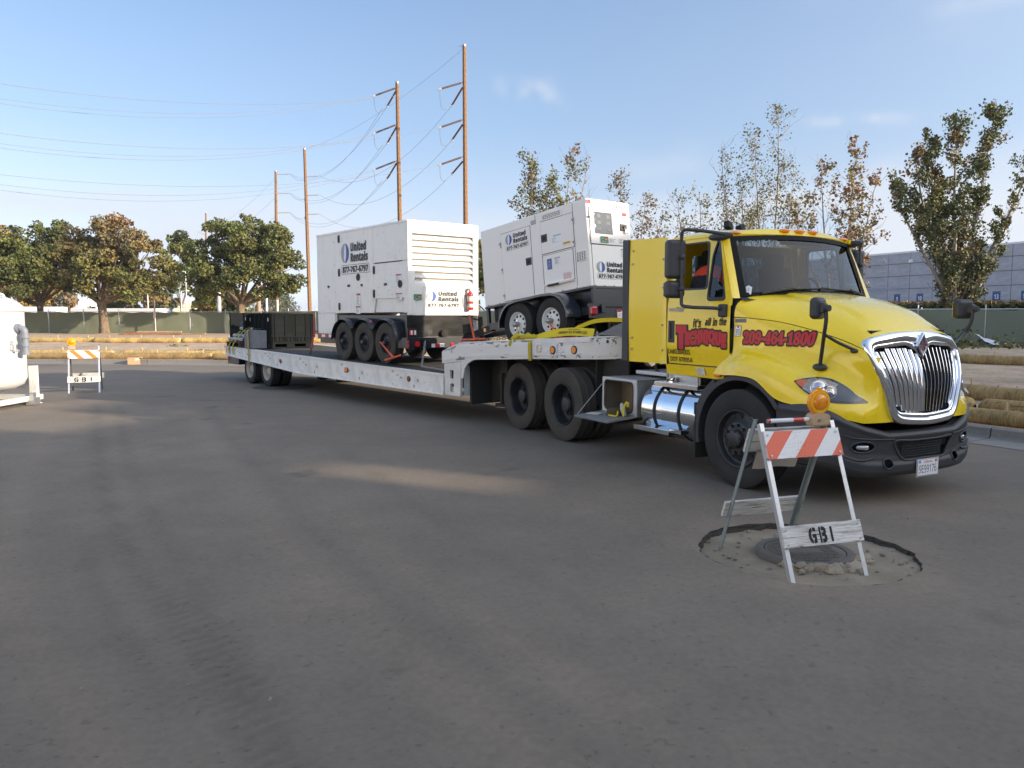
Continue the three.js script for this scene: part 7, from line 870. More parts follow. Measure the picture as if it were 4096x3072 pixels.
  const wn = new THREE.Group(); wn.name = 'instrument_window'; T.add(wn); obj('window_pane', rbox(0.01, 0.33, 0.39, 0.02, [X + 0.014, 1.70, 0.155]), phys([0.05, 0.055, 0.06], 0.05, { clearcoat: 1 }), wn); const gg = []; for (let j = 0; j < 3; j++) for (let i = 0; i < 2; i++) gg.push(rbox(0.004, 0.055, 0.075, 0.008, [X + 0.02, 1.60 + j * 0.1, 0.05 + i * 0.2])); obj('gauge', gg, std([0.12, 0.13, 0.13], 0.3), wn);
  obj('end_latch', [rbox(0.02, 0.11, 0.155, 0.01, [X + 0.015, 1.66, -0.28]), rbox(0.035, 0.035, 0.06, 0.008, [X + 0.03, 1.665, -0.29])], M.plastic, T); obj('padlock', [rbox(0.025, 0.06, 0.05, 0.01, [X + 0.04, 1.60, -0.31]), xf(new THREE.TorusGeometry(0.02, 0.006, 8, 16), [X + 0.04, 1.64, -0.31], [0, Math.PI / 2, 0])], M.chrome, T); each('hinge', [rbox(0.02, 0.12, 0.022, 0.006, [X + 0.012, 1.85, 0.44]), rbox(0.02, 0.12, 0.022, 0.006, [X + 0.012, 1.47, 0.44]), sph(0.022, [X + 0.02, 1.78, 0.45])], M.steel, T);
  obj('green_badge', plane(0.165, 0.095, [X + 0.022, 1.448, 0.16], [0, Math.PI / 2, 0]), greenMat, T); obj('serial_lettering', plane(0.30, 0.052, [X + 0.005, 1.975, -0.23], [0, Math.PI / 2, 0]), numMat('10080869', '#3a3a3a'), T); each('red_tag', [rbox(0.012, 0.052, 0.09, 0.004, [X + 0.006, 2.01, 0.435]), rbox(0.012, 0.052, 0.088, 0.004, [X + 0.02, 1.865, -0.315])], M.redLens, T); obj('warning_sticker', plane(0.15, 0.06, [X + 0.022, 1.44, -0.24], [0, Math.PI / 2, 0]), redWarn, T);
  const bl = []; for (const z of [0.4, 0.2, 0, -0.2, -0.4]) bl.push(cyl(0.011, 0.011, 0.012, [X + 0.005, 0.75, z], [0, 0, Math.PI / 2], 8)); for (let x = -1.3; x < 1.2; x += 0.32) bl.push(cyl(0.011, 0.011, 0.012, [x, 0.752, z1 + 0.004], [Math.PI / 2, 0, 0], 8)); obj('bolt', bl, M.steel, T);
  // black skid, chassis, mudguards, tongue
  const bp = M.blackPaint; obj('skid_base', [rbox(x1 - x0 + 0.02, 0.035, 0.97, 0.008, [(x0 + x1) / 2, 0.715, 0.015]), box(2.5, 0.28, 0.72, [-0.07, 0.56, 0]), box(0.03, 0.27, 0.9, [X - 0.01, 0.565, 0]), box(0.05, 0.3, 0.06, [X, 0.56, 0.45]), box(0.06, 0.3, 0.05, [-1.37, 0.55, 0.45])], bp, T);
  obj('chassis', [box(2.75, 0.12, 0.09, [0.05, 0.38, 0.44]), box(2.75, 0.12, 0.09, [0.05, 0.38, -0.44]), box(0.07, 0.05, 1.35, [1.36, 0.435, 0]), box(0.05, 0.17, 1.3, [1.34, 0.33, 0]), cyl(0.04, 0.04, 1.1, [-0.23, 0.3, 0], [Math.PI / 2, 0, 0]), cyl(0.04, 0.04, 1.1, [0.57, 0.28, 0], [Math.PI / 2, 0, 0])], bp, T);
  obj('tongue', [beam([-1.3, 0.36, 0.42], [-2.55, 0.30, 0.06], 0.06, 0.13), beam([-1.3, 0.36, -0.42], [-2.55, 0.30, -0.06], 0.06, 0.13), box(0.35, 0.1, 0.2, [-2.5, 0.3, 0])], bp, T); obj('hitch', [xf(new THREE.TorusGeometry(0.06, 0.022, 10, 24), [-2.72, 0.3, 0], [Math.PI / 2, 0, 0]), cyl(0.045, 0.045, 0.6, [-2.2, 0.35, 0.02]), bar([-2.2, 0.58, 0.02], [-2.2, 0.62, 0.2], 0.014), rbox(0.2, 0.2, 0.14, 0.03, [-2.5, 0.45, 0.1])], M.grime, T); obj('marker_lamp', xf(cyl(0.035, 0.035, 0.02, [0, 0, 0], [Math.PI / 2, 0, 0], 20), [-1.62, 0.35, 0.36], [0, 0.28, 0]), M.amber, T);
  for (const s of [1, -1]) { wheel(T, -0.235, 0.31, s * 0.755, s, 'g2', s); wheel(T, 0.575, 0.285, s * 0.755, s, 'g2', s + 3); const prof = [[-0.70, 0.30], [-0.68, 0.42], [-0.60, 0.55], [-0.46, 0.655], [-0.25, 0.70], [0.1, 0.71], [0.5, 0.715], [0.74, 0.68], [0.90, 0.57], [0.98, 0.43], [1.0, 0.30]], cv = new THREE.CatmullRomCurve3(prof.map(([x, y]) => V(x, y, 0))); obj('mudguard', [gridSurf(60, 4, (u, v) => { const p = cv.getPoint(u); return [p.x, p.y, s * lerp(0.50, 0.79, v)]; }), gridSurf(60, 1, (u, v) => { const p = cv.getPoint(u), t = cv.getTangent(u); return [p.x + t.y * v * 0.035, p.y - t.x * v * 0.035, s * 0.79]; })], phys([0.02, 0.025, 0.038], 0.25, { clearcoat: 1, clearcoatRoughness: 0.15, side: THREE.DoubleSide }), T); }
  obj('tail_lamp', [rbox(0.06, 0.13, 0.13, 0.025, [1.385, 0.35, 0.615])], phys([0.42, 0.015, 0.03], 0.15, { clearcoat: 1 }), T);
  obj('license_plate', [rbox(0.01, 0.15, 0.3, 0.004, [1.372, 0.295, -0.035])], M.aluDull, T); obj('plate_face', plane(0.295, 0.147, [1.379, 0.295, -0.035], [0, Math.PI / 2, 0]), printMat(384, 192, (c) => { c.fillStyle = '#eee9e8'; c.fillRect(0, 0, 384, 192); c.fillStyle = '#b3242e'; c.fillRect(0, 0, 384, 52); c.fillStyle = '#eee9e8'; c.beginPath(); c.moveTo(0, 70); for (const [x, y] of [[40, 48], [80, 60], [130, 30], [180, 58], [230, 34], [290, 56], [340, 40], [384, 62]]) c.lineTo(x, y); c.lineTo(384, 80); c.lineTo(0, 80); c.fill(); fitText(c, '476·NQJ', 200, 122, 340, 96, 'sans-serif', { weight: 'normal', fill: '#b3242e' }); }), T);
  obj('rear_jack', bar([1.32, 0.35, 0.25], [1.32, 0.02, 0.25], 0.02), M.grime, T);
}
// ---------------------------------------------------------------- load on the tail of the trailer
const crateMat = phys([0.018, 0.0205, 0.021], 0.95, { map: blot, specularIntensity: 0.3 }), crateDark = std([0.03, 0.033, 0.034], 0.8);
function bulkCrate(label, x, z, open) {
  const y = deckY(x), T = thing('bulk_crate', label, 'crate', onTrailer(x, y, z), TA), W = 1.3, D = 1.15, H = 0.92;
  obj('pallet_base', [...[-0.5, 0, 0.5].map((k) => rbox(D, 0.11, 0.22, 0.01, [0, 0.055, k * (W - 0.22)])), rbox(D, 0.05, W, 0.01, [0, 0.135, 0]), ...[-1, 1].map((s) => box(0.1, 0.03, W, [s * (D / 2 - 0.06), 0.015, 0]))], crateMat, T);
  const wall = (name, w, put, cut) => { // ribbed wall lying in its own plane: x along the wall, y up
    const g = [box(w - 0.02, H - 0.16, 0.012, [0, 0.16 + (H - 0.16) / 2, 0])]; const rib = (a, b, hh, ww) => g.push(box(ww, hh, 0.026, [a, b, 0.016]));
    for (const yy of [0.175, 0.30, 0.42, 0.63, H - 0.02]) rib(0, yy, 0.018, w); for (const xx of [-0.5, -0.46, -0.34, -0.12, 0.12, 0.34, 0.46, 0.5]) rib(xx * (w - 0.03), (H + 0.16) / 2, H - 0.17, 0.016);
    for (let k = 0; k < 13; k++) rib(-w / 2 + 0.05 + k * (w - 0.1) / 12, 0.235, 0.115, 0.012);
    for (let k = 0; k < 8; k++) { const yy = 0.46 + k * 0.055; rib(0, yy, 0.01, w * 0.24); rib(-w * 0.42, yy, 0.01, w * 0.14); rib(w * 0.42, yy, 0.01, w * 0.14); } for (const s of [-1, 1]) { rib(s * w * 0.23, 0.84, 0.01, w * 0.2); rib(s * w * 0.23, 0.79, 0.01, w * 0.2); }
    return obj(name, g.map(put), crateMat, T);
  };
  wall('crate_wall', W, (g) => xf(xf(g, [0, 0, D / 2 - 0.015]), [0, 0, 0], [0, Math.PI / 2, 0])); wall('crate_wall', W, (g) => xf(xf(g, [0, 0, D / 2 - 0.015]), [0, 0, 0], [0, -Math.PI / 2, 0])); wall('crate_wall', D, (g) => xf(g, [0, 0, -(W / 2 - 0.015)], [0, Math.PI, 0]));
  if (!open) wall('crate_wall', D, (g) => xf(g, [0, 0, W / 2 - 0.015])); else { obj('corner_post', [box(0.1, H, 0.04, [-D / 2 + 0.05, H / 2, W / 2 - 0.02]), box(0.1, H, 0.04, [D / 2 - 0.05, H / 2, W / 2 - 0.02]), box(D, 0.3, 0.03, [0, 0.3, W / 2 - 0.02])], crateMat, T); const hoses = []; for (let k = 0; k < 6; k++) hoses.push(xf(new THREE.TorusGeometry(0.26 - 0.012 * k, 0.035, 8, 30), [-0.1 + 0.05 * k, 0.45 + 0.03 * k, 0.28 - 0.02 * k], [0.35, 0.5 + 0.1 * k, 0])); obj('coiled_hose', hoses, std([0.10, 0.11, 0.12], 0.7), T); }
  obj('white_clip', [box(0.02, 0.09, 0.012, [-D / 2 + 0.03, H - 0.16, W / 2 + 0.012]), box(0.012, 0.09, 0.02, [D / 2 + 0.012, H - 0.16, W / 2 - 0.03])], std(0.6, 0.6), T); return T;
}
bulkCrate('dark grey ribbed bulk crate on the trailer deck, right behind the large generator', -12.08, 0.2, false);
bulkCrate('dark open-fronted bulk crate with coiled hoses, at the trailer tail behind the ribbed one', -13.28, 0.35, true);
{
  const x = -11.62, z = 1.08, T = thing('grey_panel_box', 'plain grey box strapped to the deck edge, left of the ribbed crate', 'box', onTrailer(x, deckY(x), z), TA); obj('shell', rbox(0.62, 0.47, 0.37, 0.02, [-0.1, 0.25, 0]), std([0.19, 0.20, 0.22], 0.6, { map: blot }), T); obj('skid', [box(0.6, 0.03, 0.08, [-0.1, 0.015, 0.12]), box(0.6, 0.03, 0.08, [-0.1, 0.015, -0.12])], M.blackMatte, T);
  const x2 = -12.85, T2 = thing('wooden_pallet', 'worn brown wooden pallet at the trailer tail, loaded with grey pipes', 'pallet', onTrailer(x2, deckY(x2), 0.78), TA); const wood = std([0.20, 0.125, 0.075], 0.9, { map: barkTex }); for (let k = 0; k < 6; k++) obj('slat', box(1.05, 0.02, 0.13, [0, 0.135, -0.42 + k * 0.168]), wood, T2); for (const k of [-0.45, 0, 0.45]) obj('stringer', box(0.05, 0.1, 1.0, [k, 0.072, 0]), wood, T2); for (const k of [-0.42, 0, 0.42]) obj('slat', box(1.05, 0.02, 0.13, [0, 0.011, k]), wood, T2);
  const rr = rng(511), T3 = thing('pipe_pile', 'pile of short grey pipe lengths under yellow straps on the pallet at the trailer tail', 'pipes', onTrailer(x2, deckY(x2) + 0.15, 0.78), TA); for (let k = 0; k < 20; k++) { const row = k < 8 ? 0 : k < 14 ? 1 : k < 18 ? 2 : 3, i = k - [0, 8, 14, 18][row], n = [8, 6, 4, 2][row]; obj('pipe', xf(new THREE.CylinderGeometry(0.052, 0.052, 0.85 + 0.2 * rr(), 14, 1, true), [-0.02 + 0.1 * (rr() - 0.5), 0.055 + row * 0.095, (i - (n - 1) / 2) * 0.108], [0, 0.1 * (rr() - 0.5), Math.PI / 2]), std([0.33, 0.33, 0.33], 0.6, { side: THREE.DoubleSide }), T3); }
}
// flat webbing: a ribbon swept along points in trailer space, w wide along `across`
function webbing(pts, w, across, th = 0.004) { const cv = new THREE.CatmullRomCurve3(pts.map((p) => V(...p)), false, 'centripetal'), a = V(...across), n = pts.length * 7; const f = (s) => gridSurf(n, 1, (u, v) => { const p = cv.getPoint(u), t = cv.getTangent(u), nn = t.clone().cross(a).normalize(); return [p.x + a.x * w * (v - 0.5) + nn.x * th * s, p.y + a.y * w * (v - 0.5) + nn.y * th * s, p.z + a.z * w * (v - 0.5) + nn.z * th * s]; }, { uvs: (u, v) => [u * 6, v] }); return [f(0.5), f(-0.5)]; }
const strapMat = std([0.55, 0.46, 0.04], 0.8, { side: THREE.DoubleSide, map: bytesTex(128, (u, v) => { const e = Math.abs(v - 0.5) > 0.4 ? 0.55 : 0.95, b = vnoise(u * 24, v * 3, 5, 24) > 0.72 && Math.abs(v - 0.5) < 0.25 ? 0.35 : 1; return e * b; }) }), strapBright = std([0.72, 0.56, 0.01], 0.7, { side: THREE.DoubleSide });
const strapThing = (label, pts, w, across, mat = strapMat) => { const T = thing('tie_down_strap', label, 'strap', [TK.x, 0, TK.z], TA); obj('webbing', webbing(pts, w, across), mat, T); return T; };
{
  const dk = (x, o = 0) => deckY(x) + o;
  strapThing('yellow strap hanging straight down the rail beside the grey box', [[-11.78, dk(-11.7, 0.52), 0.9], [-11.74, dk(-11.7, 0.515), 1.1], [-11.68, dk(-11.7, 0.50), 1.28], [-11.66, dk(-11.7, 0.2), 1.30], [-11.65, 0.62, 1.303], [-11.65, 0.555, 1.30]], 0.075, [1, 0, 0]);
  strapThing('yellow strap over the pipes, nearest of the three at the trailer tail', [[-12.6, dk(-12.6, 0.62), 0.5], [-12.68, dk(-12.7, 0.5), 0.95], [-12.74, dk(-12.7, 0.22), 1.2], [-12.78, dk(-12.8, 0.05), 1.30], [-12.78, 0.72, 1.305]], 0.07, [1, 0, 0]);
  strapThing('yellow strap over the pipes, middle one at the trailer tail', [[-12.9, dk(-12.6, 0.62), 0.4], [-13.0, dk(-12.7, 0.46), 0.95], [-13.05, dk(-12.7, 0.2), 1.2], [-13.08, dk(-12.8, 0.04), 1.30], [-13.08, 0.74, 1.305]], 0.07, [1, 0, 0]);
  strapThing('long yellow strap reaching back to the very end of the trailer', [[-12.7, dk(-12.6, 0.66), 0.6], [-13.0, dk(-13, 0.42), 0.95], [-13.35, dk(-13, 0.16), 1.2], [-13.42, dk(-13.4, 0.03), 1.30], [-13.43, 0.78, 1.305]], 0.07, [0.95, 0, 0.3]);
  // yellow strap over the gooseneck deck, lettered upside down, knotted at its rear end
  const T = thing('tie_down_strap', 'bright yellow lettered strap crossing the gooseneck below the tilted generator, knotted at its end', 'strap', [TK.x, 0, TK.z], TA);
  const ribbon = gridSurf(60, 2, (u, v) => { const x = lerp(-0.42, 0.86, u), b = 1.455 + 0.105 * Math.sin(Math.min(1, u * 1.25) * Math.PI * 0.58) + 0.03 * (u > 0.8 ? (0.8 - u) : 0), h = lerp(0.075, 0.115, sstep(0, 0.4, u)); return [x, b + h * (v - 0.5), 1.13 + 0.02 * Math.sin(u * 7) - 0.03 * v]; });
  each('webbing', [ribbon, webbing([[0.3, 1.60, 0.95], [0.5, 1.70, 0.8], [0.66, 1.725, 0.70], [1.0, 1.72, 0.4], [1.3, 1.71, 0.0], [1.42, 1.70, -0.6]], 0.06, [0, 1, 0])], strapBright, T);
  obj('strap_lettering', gridSurf(40, 1, (u, v) => { const x = lerp(0.05, 0.82, u), q = (x + 0.42) / 1.28, b = 1.455 + 0.105 * Math.sin(Math.min(1, q * 1.25) * Math.PI * 0.58) + 0.03 * (q > 0.8 ? 0.8 - q : 0), h = 0.10; return [x, b + h * (v - 0.5), 1.136 + 0.02 * Math.sin(q * 7) - 0.03 * v]; }), printMat(1024, 144, (c) => { c.save(); c.translate(1024, 144); c.rotate(Math.PI); fitText(c, 'TARPS & TIE-DOWNS', 610, 66, 640, 52, 'sans-serif', { fill: '#1c1a10' }); fitText(c, 'WLL 5400 lbs./2,450kgs', 520, 122, 330, 24, 'sans-serif', { fill: '#2c2a18' }); c.lineWidth = 6; c.strokeStyle = '#1c1a10'; c.beginPath(); c.ellipse(200, 64, 70, 32, 0, 0, 6.3); c.stroke(); fitText(c, 'BTD', 200, 64, 88, 34, 'sans-serif', { weight: 'italic bold', fill: '#1c1a10' }); c.restore(); }), T);
  obj('knot', [gridSurf(30, 18, (u, v) => { const a = u * 6.283, b = v * 6.283, r = 0.045 + 0.02 * fbm(u * 7, v * 5, 3, 3, 0); return [-0.50 + (0.07 + r * Math.cos(b)) * Math.cos(a) * 1.2, 1.455 + r * Math.sin(b) * 1.0, 1.17 + (0.07 + r * Math.cos(b)) * Math.sin(a)]; }), gridSurf(20, 8, (u, v) => { const x = lerp(-0.55, -0.98, u); return [x, 1.48 - 0.12 * u + 0.05 * Math.sin(u * 6 + v * 2) - 0.15 * v * (0.5 + u * 0.6), 1.2 + 0.09 * Math.sin(v * 3 + u * 2) + 0.02 * Math.sin(u * 25)]; }), gridSurf(16, 8, (u, v) => { const x = lerp(-0.52, -0.9, u); return [x, 1.50 + 0.03 * Math.sin(u * 9) - 0.10 * v, 1.10 + 0.12 * v]; }), webbing([[-0.36, 1.44, 1.18], [-0.32, 1.40, 1.29], [-0.31, 1.28, 1.302], [-0.31, 1.12, 1.295]], 0.075, [1, 0, 0])], std([0.58, 0.46, 0.02], 0.8, { side: THREE.DoubleSide, map: blot }), T);
}
// chains with lever binders
function chainLinks(a, b, sag, n) { const g = []; for (let i = 0; i < n; i++) { const t = (i + 0.5) / n, p = V(...a).lerp(V(...b), t); p.y -= 4 * sag * t * (1 - t); const d = V(...b).sub(V(...a)).normalize(), q = new THREE.Quaternion().setFromUnitVectors(V(1, 0, 0), d), r = new THREE.TorusGeometry(0.017, 0.005, 5, 12); r.scale(1.55, 1, 1); r.rotateX(i % 2 ? Math.PI / 2 : 0); r.applyQuaternion(q); r.translate(p.x, p.y, p.z); g.push(r); } return g; }
function binder(label, chainA, a, b, lever, chainB, mat = M.orangePaint) { const T = thing('chain_binder', label, 'chain binder', [TK.x, 0, TK.z], TA); obj('barrel', [bar(a, b, 0.02, 12), sph(0.026, a), sph(0.026, b)], mat, T); obj('lever', [bar(lever[0], lever[1], 0.022, 10, 0.012), sph(0.032, lever[0])], mat, T); obj('chain', [chainLinks(...chainA), chainLinks(...chainB)], M.grime, T); return T; }
binder('red lever chain binder hooked by the rear wheel of the large generator', [[-5.0, 0.86, 1.23], [-4.72, 0.92, 1.21], 0.02, 9], [-4.72, 0.93, 1.21], [-4.32, 1.03, 1.12], [[-4.5, 0.99, 1.17], [-5.02, 1.27, 1.16]], [[-4.32, 1.03, 1.12], [-4.0, 1.18, 1.0], 0.01, 10]);
binder('upright orange lever chain binder at the rear of the gooseneck, by the hitch', [[-2.35, 1.36, 1.0], [-2.05, 1.37, 1.05], 0.0, 8], [-2.35, 1.37, 1.08], [-1.75, 1.40, 1.05], [[-1.98, 1.385, 1.09], [-2.12, 1.80, 1.10]], [[-1.72, 1.40, 1.05], [-1.3, 1.42, 0.8], 0.0, 10]);
binder('red chain binder lying on the gooseneck below the strap', [[0.0, 1.43, 1.0], [0.35, 1.45, 1.02], 0.0, 8], [-0.02, 1.45, 1.05], [0.4, 1.47, 1.02], [[0.1, 1.46, 1.05], [-0.28, 1.66, 0.93]], [[0.4, 1.45, 1.0], [1.15, 1.47, 0.86], 0.0, 18]);
binder('dark red chain binder between the crate and the large generator', [[-8.62, 0.88, 0.98], [-8.78, 1.05, 0.86], 0.0, 6], [-8.75, 1.02, 0.88], [-9.05, 1.42, 0.66], [[-8.95, 1.3, 0.72], [-9.2, 1.78, 0.58]], [[-9.05, 1.42, 0.66], [-8.6, 1.3, 0.3], 0.02, 9], M.redPaint);
{ const T = thing('chain', 'loose chain hanging from the generator bumper down to the deck', 'chain', [TK.x, 0, TK.z], TA); obj('links', [chainLinks([-3.98, 1.3, 0.78], [-3.92, 0.83, 0.9], 0, 14), chainLinks([-3.92, 0.83, 0.9], [-2.75, 0.81, 1.0], 0, 34)], M.steel, T);
  const T2 = thing('canvas_tarp', 'crumpled grey canvas tarp on the gooseneck nose, just behind the cab extender', 'tarp', onTrailer(1.05, 1.47, 0.7), TA); obj('cloth', gridSurf(34, 26, (u, v) => { const x = (u - 0.5) * 0.75, z = (v - 0.5) * 0.75; return [x, 0.05 + 0.13 * Math.max(0, Math.sin(u * Math.PI) * Math.sin(v * Math.PI)) * (0.6 + 0.9 * fbm(u * 5, v * 5, 9, 4)), z]; }), std([0.15, 0.14, 0.125], 0.95, { side: THREE.DoubleSide }), T2);
  const T3 = thing('grey_ramp', 'flat grey ramp plate leaning on the gooseneck nose', 'ramp', onTrailer(1.42, 1.5, 0.45), TA); obj('plate', rbox(0.5, 0.03, 0.7, 0.008, [0, 0.05, 0], [0, 0, -0.16]), std([0.28, 0.28, 0.29], 0.6), T3); }

// ---------------------------------------------------------------- white pressure vessel at the left edge
{
  const c = at(-44, 15.35), T = thing('pressure_vessel', 'white upright pressure vessel with an oval hatch and faded lettering, at the left picture edge', 'tank', [c[0], 0, c[1]], 0.0), wm = phys([0.84, 0.83, 0.80], 0.4, { clearcoat: 0.4, clearcoatRoughness: 0.3, map: blot }), r = 0.78;
  obj('shell', lathe([[0.001, 0.27], [0.3, 0.285], [0.55, 0.34], [0.72, 0.43], [r, 0.56], [r, 0.9], [r, 1.84], [r + 0.004, 1.845], [r + 0.004, 1.86]], 72), wm, T); obj('dome', lathe([[r + 0.003, 1.865], [r, 1.88], [0.77, 1.97], [0.66, 2.07], [0.48, 2.15], [0.25, 2.195], [0.001, 2.21]], 72), wm, T); obj('weld_band', lathe([[r - 0.004, 1.856], [r + 0.007, 1.858], [r + 0.007, 1.868], [r - 0.004, 1.87]], 72), std([0.25, 0.1, 0.1], 0.7), T);
  const onV = (a, y, d = 0) => [Math.sin(a) * (r + d), y, Math.cos(a) * (r + d)];
  const hatch = new THREE.Group(); hatch.name = 'hatch'; T.add(hatch); const ha = 0.30, hy = 1.47; const put = (g) => xf(xf(g, [0, 0, r]), [0, hy, 0], [0, ha, 0]);
  const oval = (w, h) => Array.from({ length: 32 }, (_, k) => [Math.cos(k / 32 * 6.283) * w, Math.sin(k / 32 * 6.283) * h]); const sup = (w, h) => rrect(w * 2, h * 2, Math.min(w, h) * 0.75, 0, 0, 6);
  obj('hatch_neck', put(prism(sup(0.34, 0.26), 0.14, { holes: [sup(0.29, 0.21)], bevel: 0.008, p: [0, 0, -0.06] })), wm, hatch); obj('hatch_cover', put(prism(sup(0.275, 0.195), 0.04, { bevel: 0.012, p: [0, 0, -0.02] })), wm, hatch); obj('hatch_bar', [put(rbox(0.62, 0.05, 0.05, 0.012, [0.02, 0.02, 0.09])), put(rbox(0.06, 0.34, 0.07, 0.015, [0.36, 0.02, 0.06])), put(cyl(0.022, 0.022, 0.34, [0.36, 0, 0.09]))], wm, hatch); obj('handwheel', [put(xf(new THREE.TorusGeometry(0.085, 0.014, 8, 24), [0.46, 0.02, 0.05], [0, 1.2, 0])), put(cyl(0.03, 0.03, 0.08, [0.45, -0.02, 0.07], [Math.PI / 2, 0, 0])), put(sph(0.045, [0.40, -0.04, 0.1]))], std([0.30, 0.17, 0.13], 0.6), hatch);
  each('lifting_eye', [xf(new THREE.TorusGeometry(0.07, 0.022, 10, 24), [0.46, 2.17, 0.15], [0, 0.3, 0]), xf(new THREE.TorusGeometry(0.06, 0.022, 10, 24), [0.55, 2.14, 0.13], [0, 0.5, 0])], wm, T);
  obj('lettering', gridSurf(24, 1, (u, v) => onV(lerp(-0.62, 0.64, u), lerp(1.06, 1.20, v), 0.003)), printMat(1024, 144, (c2) => { const s = 'EVOQUA', w = [90, 110, 130, 130, 100, 110]; let x = 60; for (let i = 0; i < 6; i++) { fitText(c2, s[i], x + w[i] / 2, 72, w[i] * 0.72, 104, 'sans-serif', { weight: 'normal', fill: 'rgba(120,116,112,0.75)' }); x += 155; } }), T);
  each('skid_beam', [box(1.5, 0.10, 0.1, [0, 0.13, 0.70]), box(1.5, 0.10, 0.1, [0, 0.13, -0.70]), box(0.1, 0.10, 1.3, [0.68, 0.13, 0]), box(0.1, 0.1, 1.3, [-0.68, 0.13, 0])], wm, T); for (const [x, z] of [[0.64, 0.64], [-0.64, 0.64], [0.64, -0.64], [-0.64, -0.64]]) obj('leg', [box(0.14, 0.62, 0.10, [x, 0.46, z])], wm, T); for (const [x, z] of [[0.72, 0.72], [0.2, 0.74], [-0.4, 0.74], [0.70, -0.66]]) obj('foot', [box(0.025, 0.09, 0.08, [x, 0.045, z]), box(0.1, 0.012, 0.1, [x, 0.006, z])], wm, T); obj('anchor_block', [box(0.16, 0.14, 0.2, [0.78, 0.08, -0.35]), box(0.08, 0.10, 0.1, [0.78, 0.2, -0.35])], M.aluDull, T);
  const vv = new THREE.Group(); vv.name = 'outlet_valve'; vv.position.set(-0.20, 0, 0); T.add(vv); each('flange', [cyl(0.17, 0.17, 0.05, [0.83, 1.52, 0.05], [0, 0, 1.57], 28), cyl(0.12, 0.12, 0.2, [0.86, 1.52, 0.05], [0, 0, 1.57], 24)], wm, vv); obj('elbow', [tube([[0.93, 1.53, 0.05], [1.05, 1.54, 0.05], [1.12, 1.50, 0.05], [1.13, 1.40, 0.05], [1.13, 1.05, 0.05]], 0.065, 30, 14), cyl(0.085, 0.085, 0.07, [1.13, 1.38, 0.05]), cyl(0.085, 0.085, 0.07, [1.13, 1.22, 0.05]), cyl(0.08, 0.08, 0.07, [1.13, 1.06, 0.05]), cyl(0.09, 0.09, 0.06, [1.0, 1.54, 0.05], [0, 0, 1.57])], std([0.20, 0.22, 0.26], 0.5), vv); obj('drain_pipe', [tube([[0.80, 1.28, 0.2], [0.94, 1.28, 0.2], [1.0, 1.25, 0.2], [1.0, 1.12, 0.2]], 0.045, 20, 12), rbox(0.12, 0.1, 0.1, 0.02, [0.93, 1.17, 0.2]), bar([0.9, 1.11, 0.2], [1.1, 1.11, 0.2], 0.02)], M.galv, vv);
}
// ---------------------------------------------------------------- barricades
const boardTex = bytesTex(512, (u, v) => { const f = fbm(u * 4, v * 26, 601, 5, 4), c = sstep(0.69, 0.73, fbm(u * 5 + 3, v * 44, 602, 4, 0)), d = 0.12 * sstep(0.5, 0.8, fbm(u * 6, v * 6, 603, 4, 6)); const k = 0.88 - 0.25 * (f - 0.4) - d; return [lerp(k, 0.36, c), lerp(k * 0.985, 0.32, c), lerp(k * 0.95, 0.27, c)]; }, { srgb: true });
const board = std(0.92, 0.85, { map: boardTex, bumpMap: boardTex, bumpScale: 0.002 });
const panelMat = (right, oc, seed) => printMat(1024, 384, (c, W, H) => { c.fillStyle = '#e9e7e4'; c.fillRect(0, 0, W, H); c.fillStyle = oc; for (let k = -2; k < 4; k++) { c.beginPath(); const x = k * (right ? 500 : 460) + (right ? 145 : 20); if (right) { c.moveTo(x, 0); c.lineTo(x + 250, 0); c.lineTo(x - 35, H); c.lineTo(x - 285, H); } else { c.moveTo(x, 0); c.lineTo(x + 190, 0); c.lineTo(x + 500, H); c.lineTo(x + 310, H); } c.fill(); } const r = rng(seed); c.strokeStyle = 'rgba(60,50,46,0.8)'; for (let k = 0; k < 95; k++) { const b = r() < 0.7 ? 430 + 130 * (r() + r() - 1) : r() * W, x = b, y = r() * H, a = r() * 6.3, l = 4 + 26 * r() * r(); c.lineWidth = 1 + 3.4 * r() * r(); c.beginPath(); c.moveTo(x, y); c.quadraticCurveTo(x + Math.cos(a) * l * 0.5 + 4, y + Math.sin(a) * l * 0.5 - 4, x + Math.cos(a) * l, y + Math.sin(a) * l); c.stroke(); } c.fillStyle = 'rgba(120,105,95,0.35)'; for (let k = 0; k < 160; k++) c.fillRect(r() * W, r() * H, 1 + 10 * r() * r(), 1 + 3 * r()); c.strokeStyle = 'rgba(110,95,85,0.5)'; for (let k = 0; k < 5; k++) { const y = r() * H; c.lineWidth = 1.5; c.beginPath(); c.moveTo(r() * 300, y); c.lineTo(400 + r() * 600, y + 6 * (r() - 0.5)); c.stroke(); } }, { rough: 0.7 });
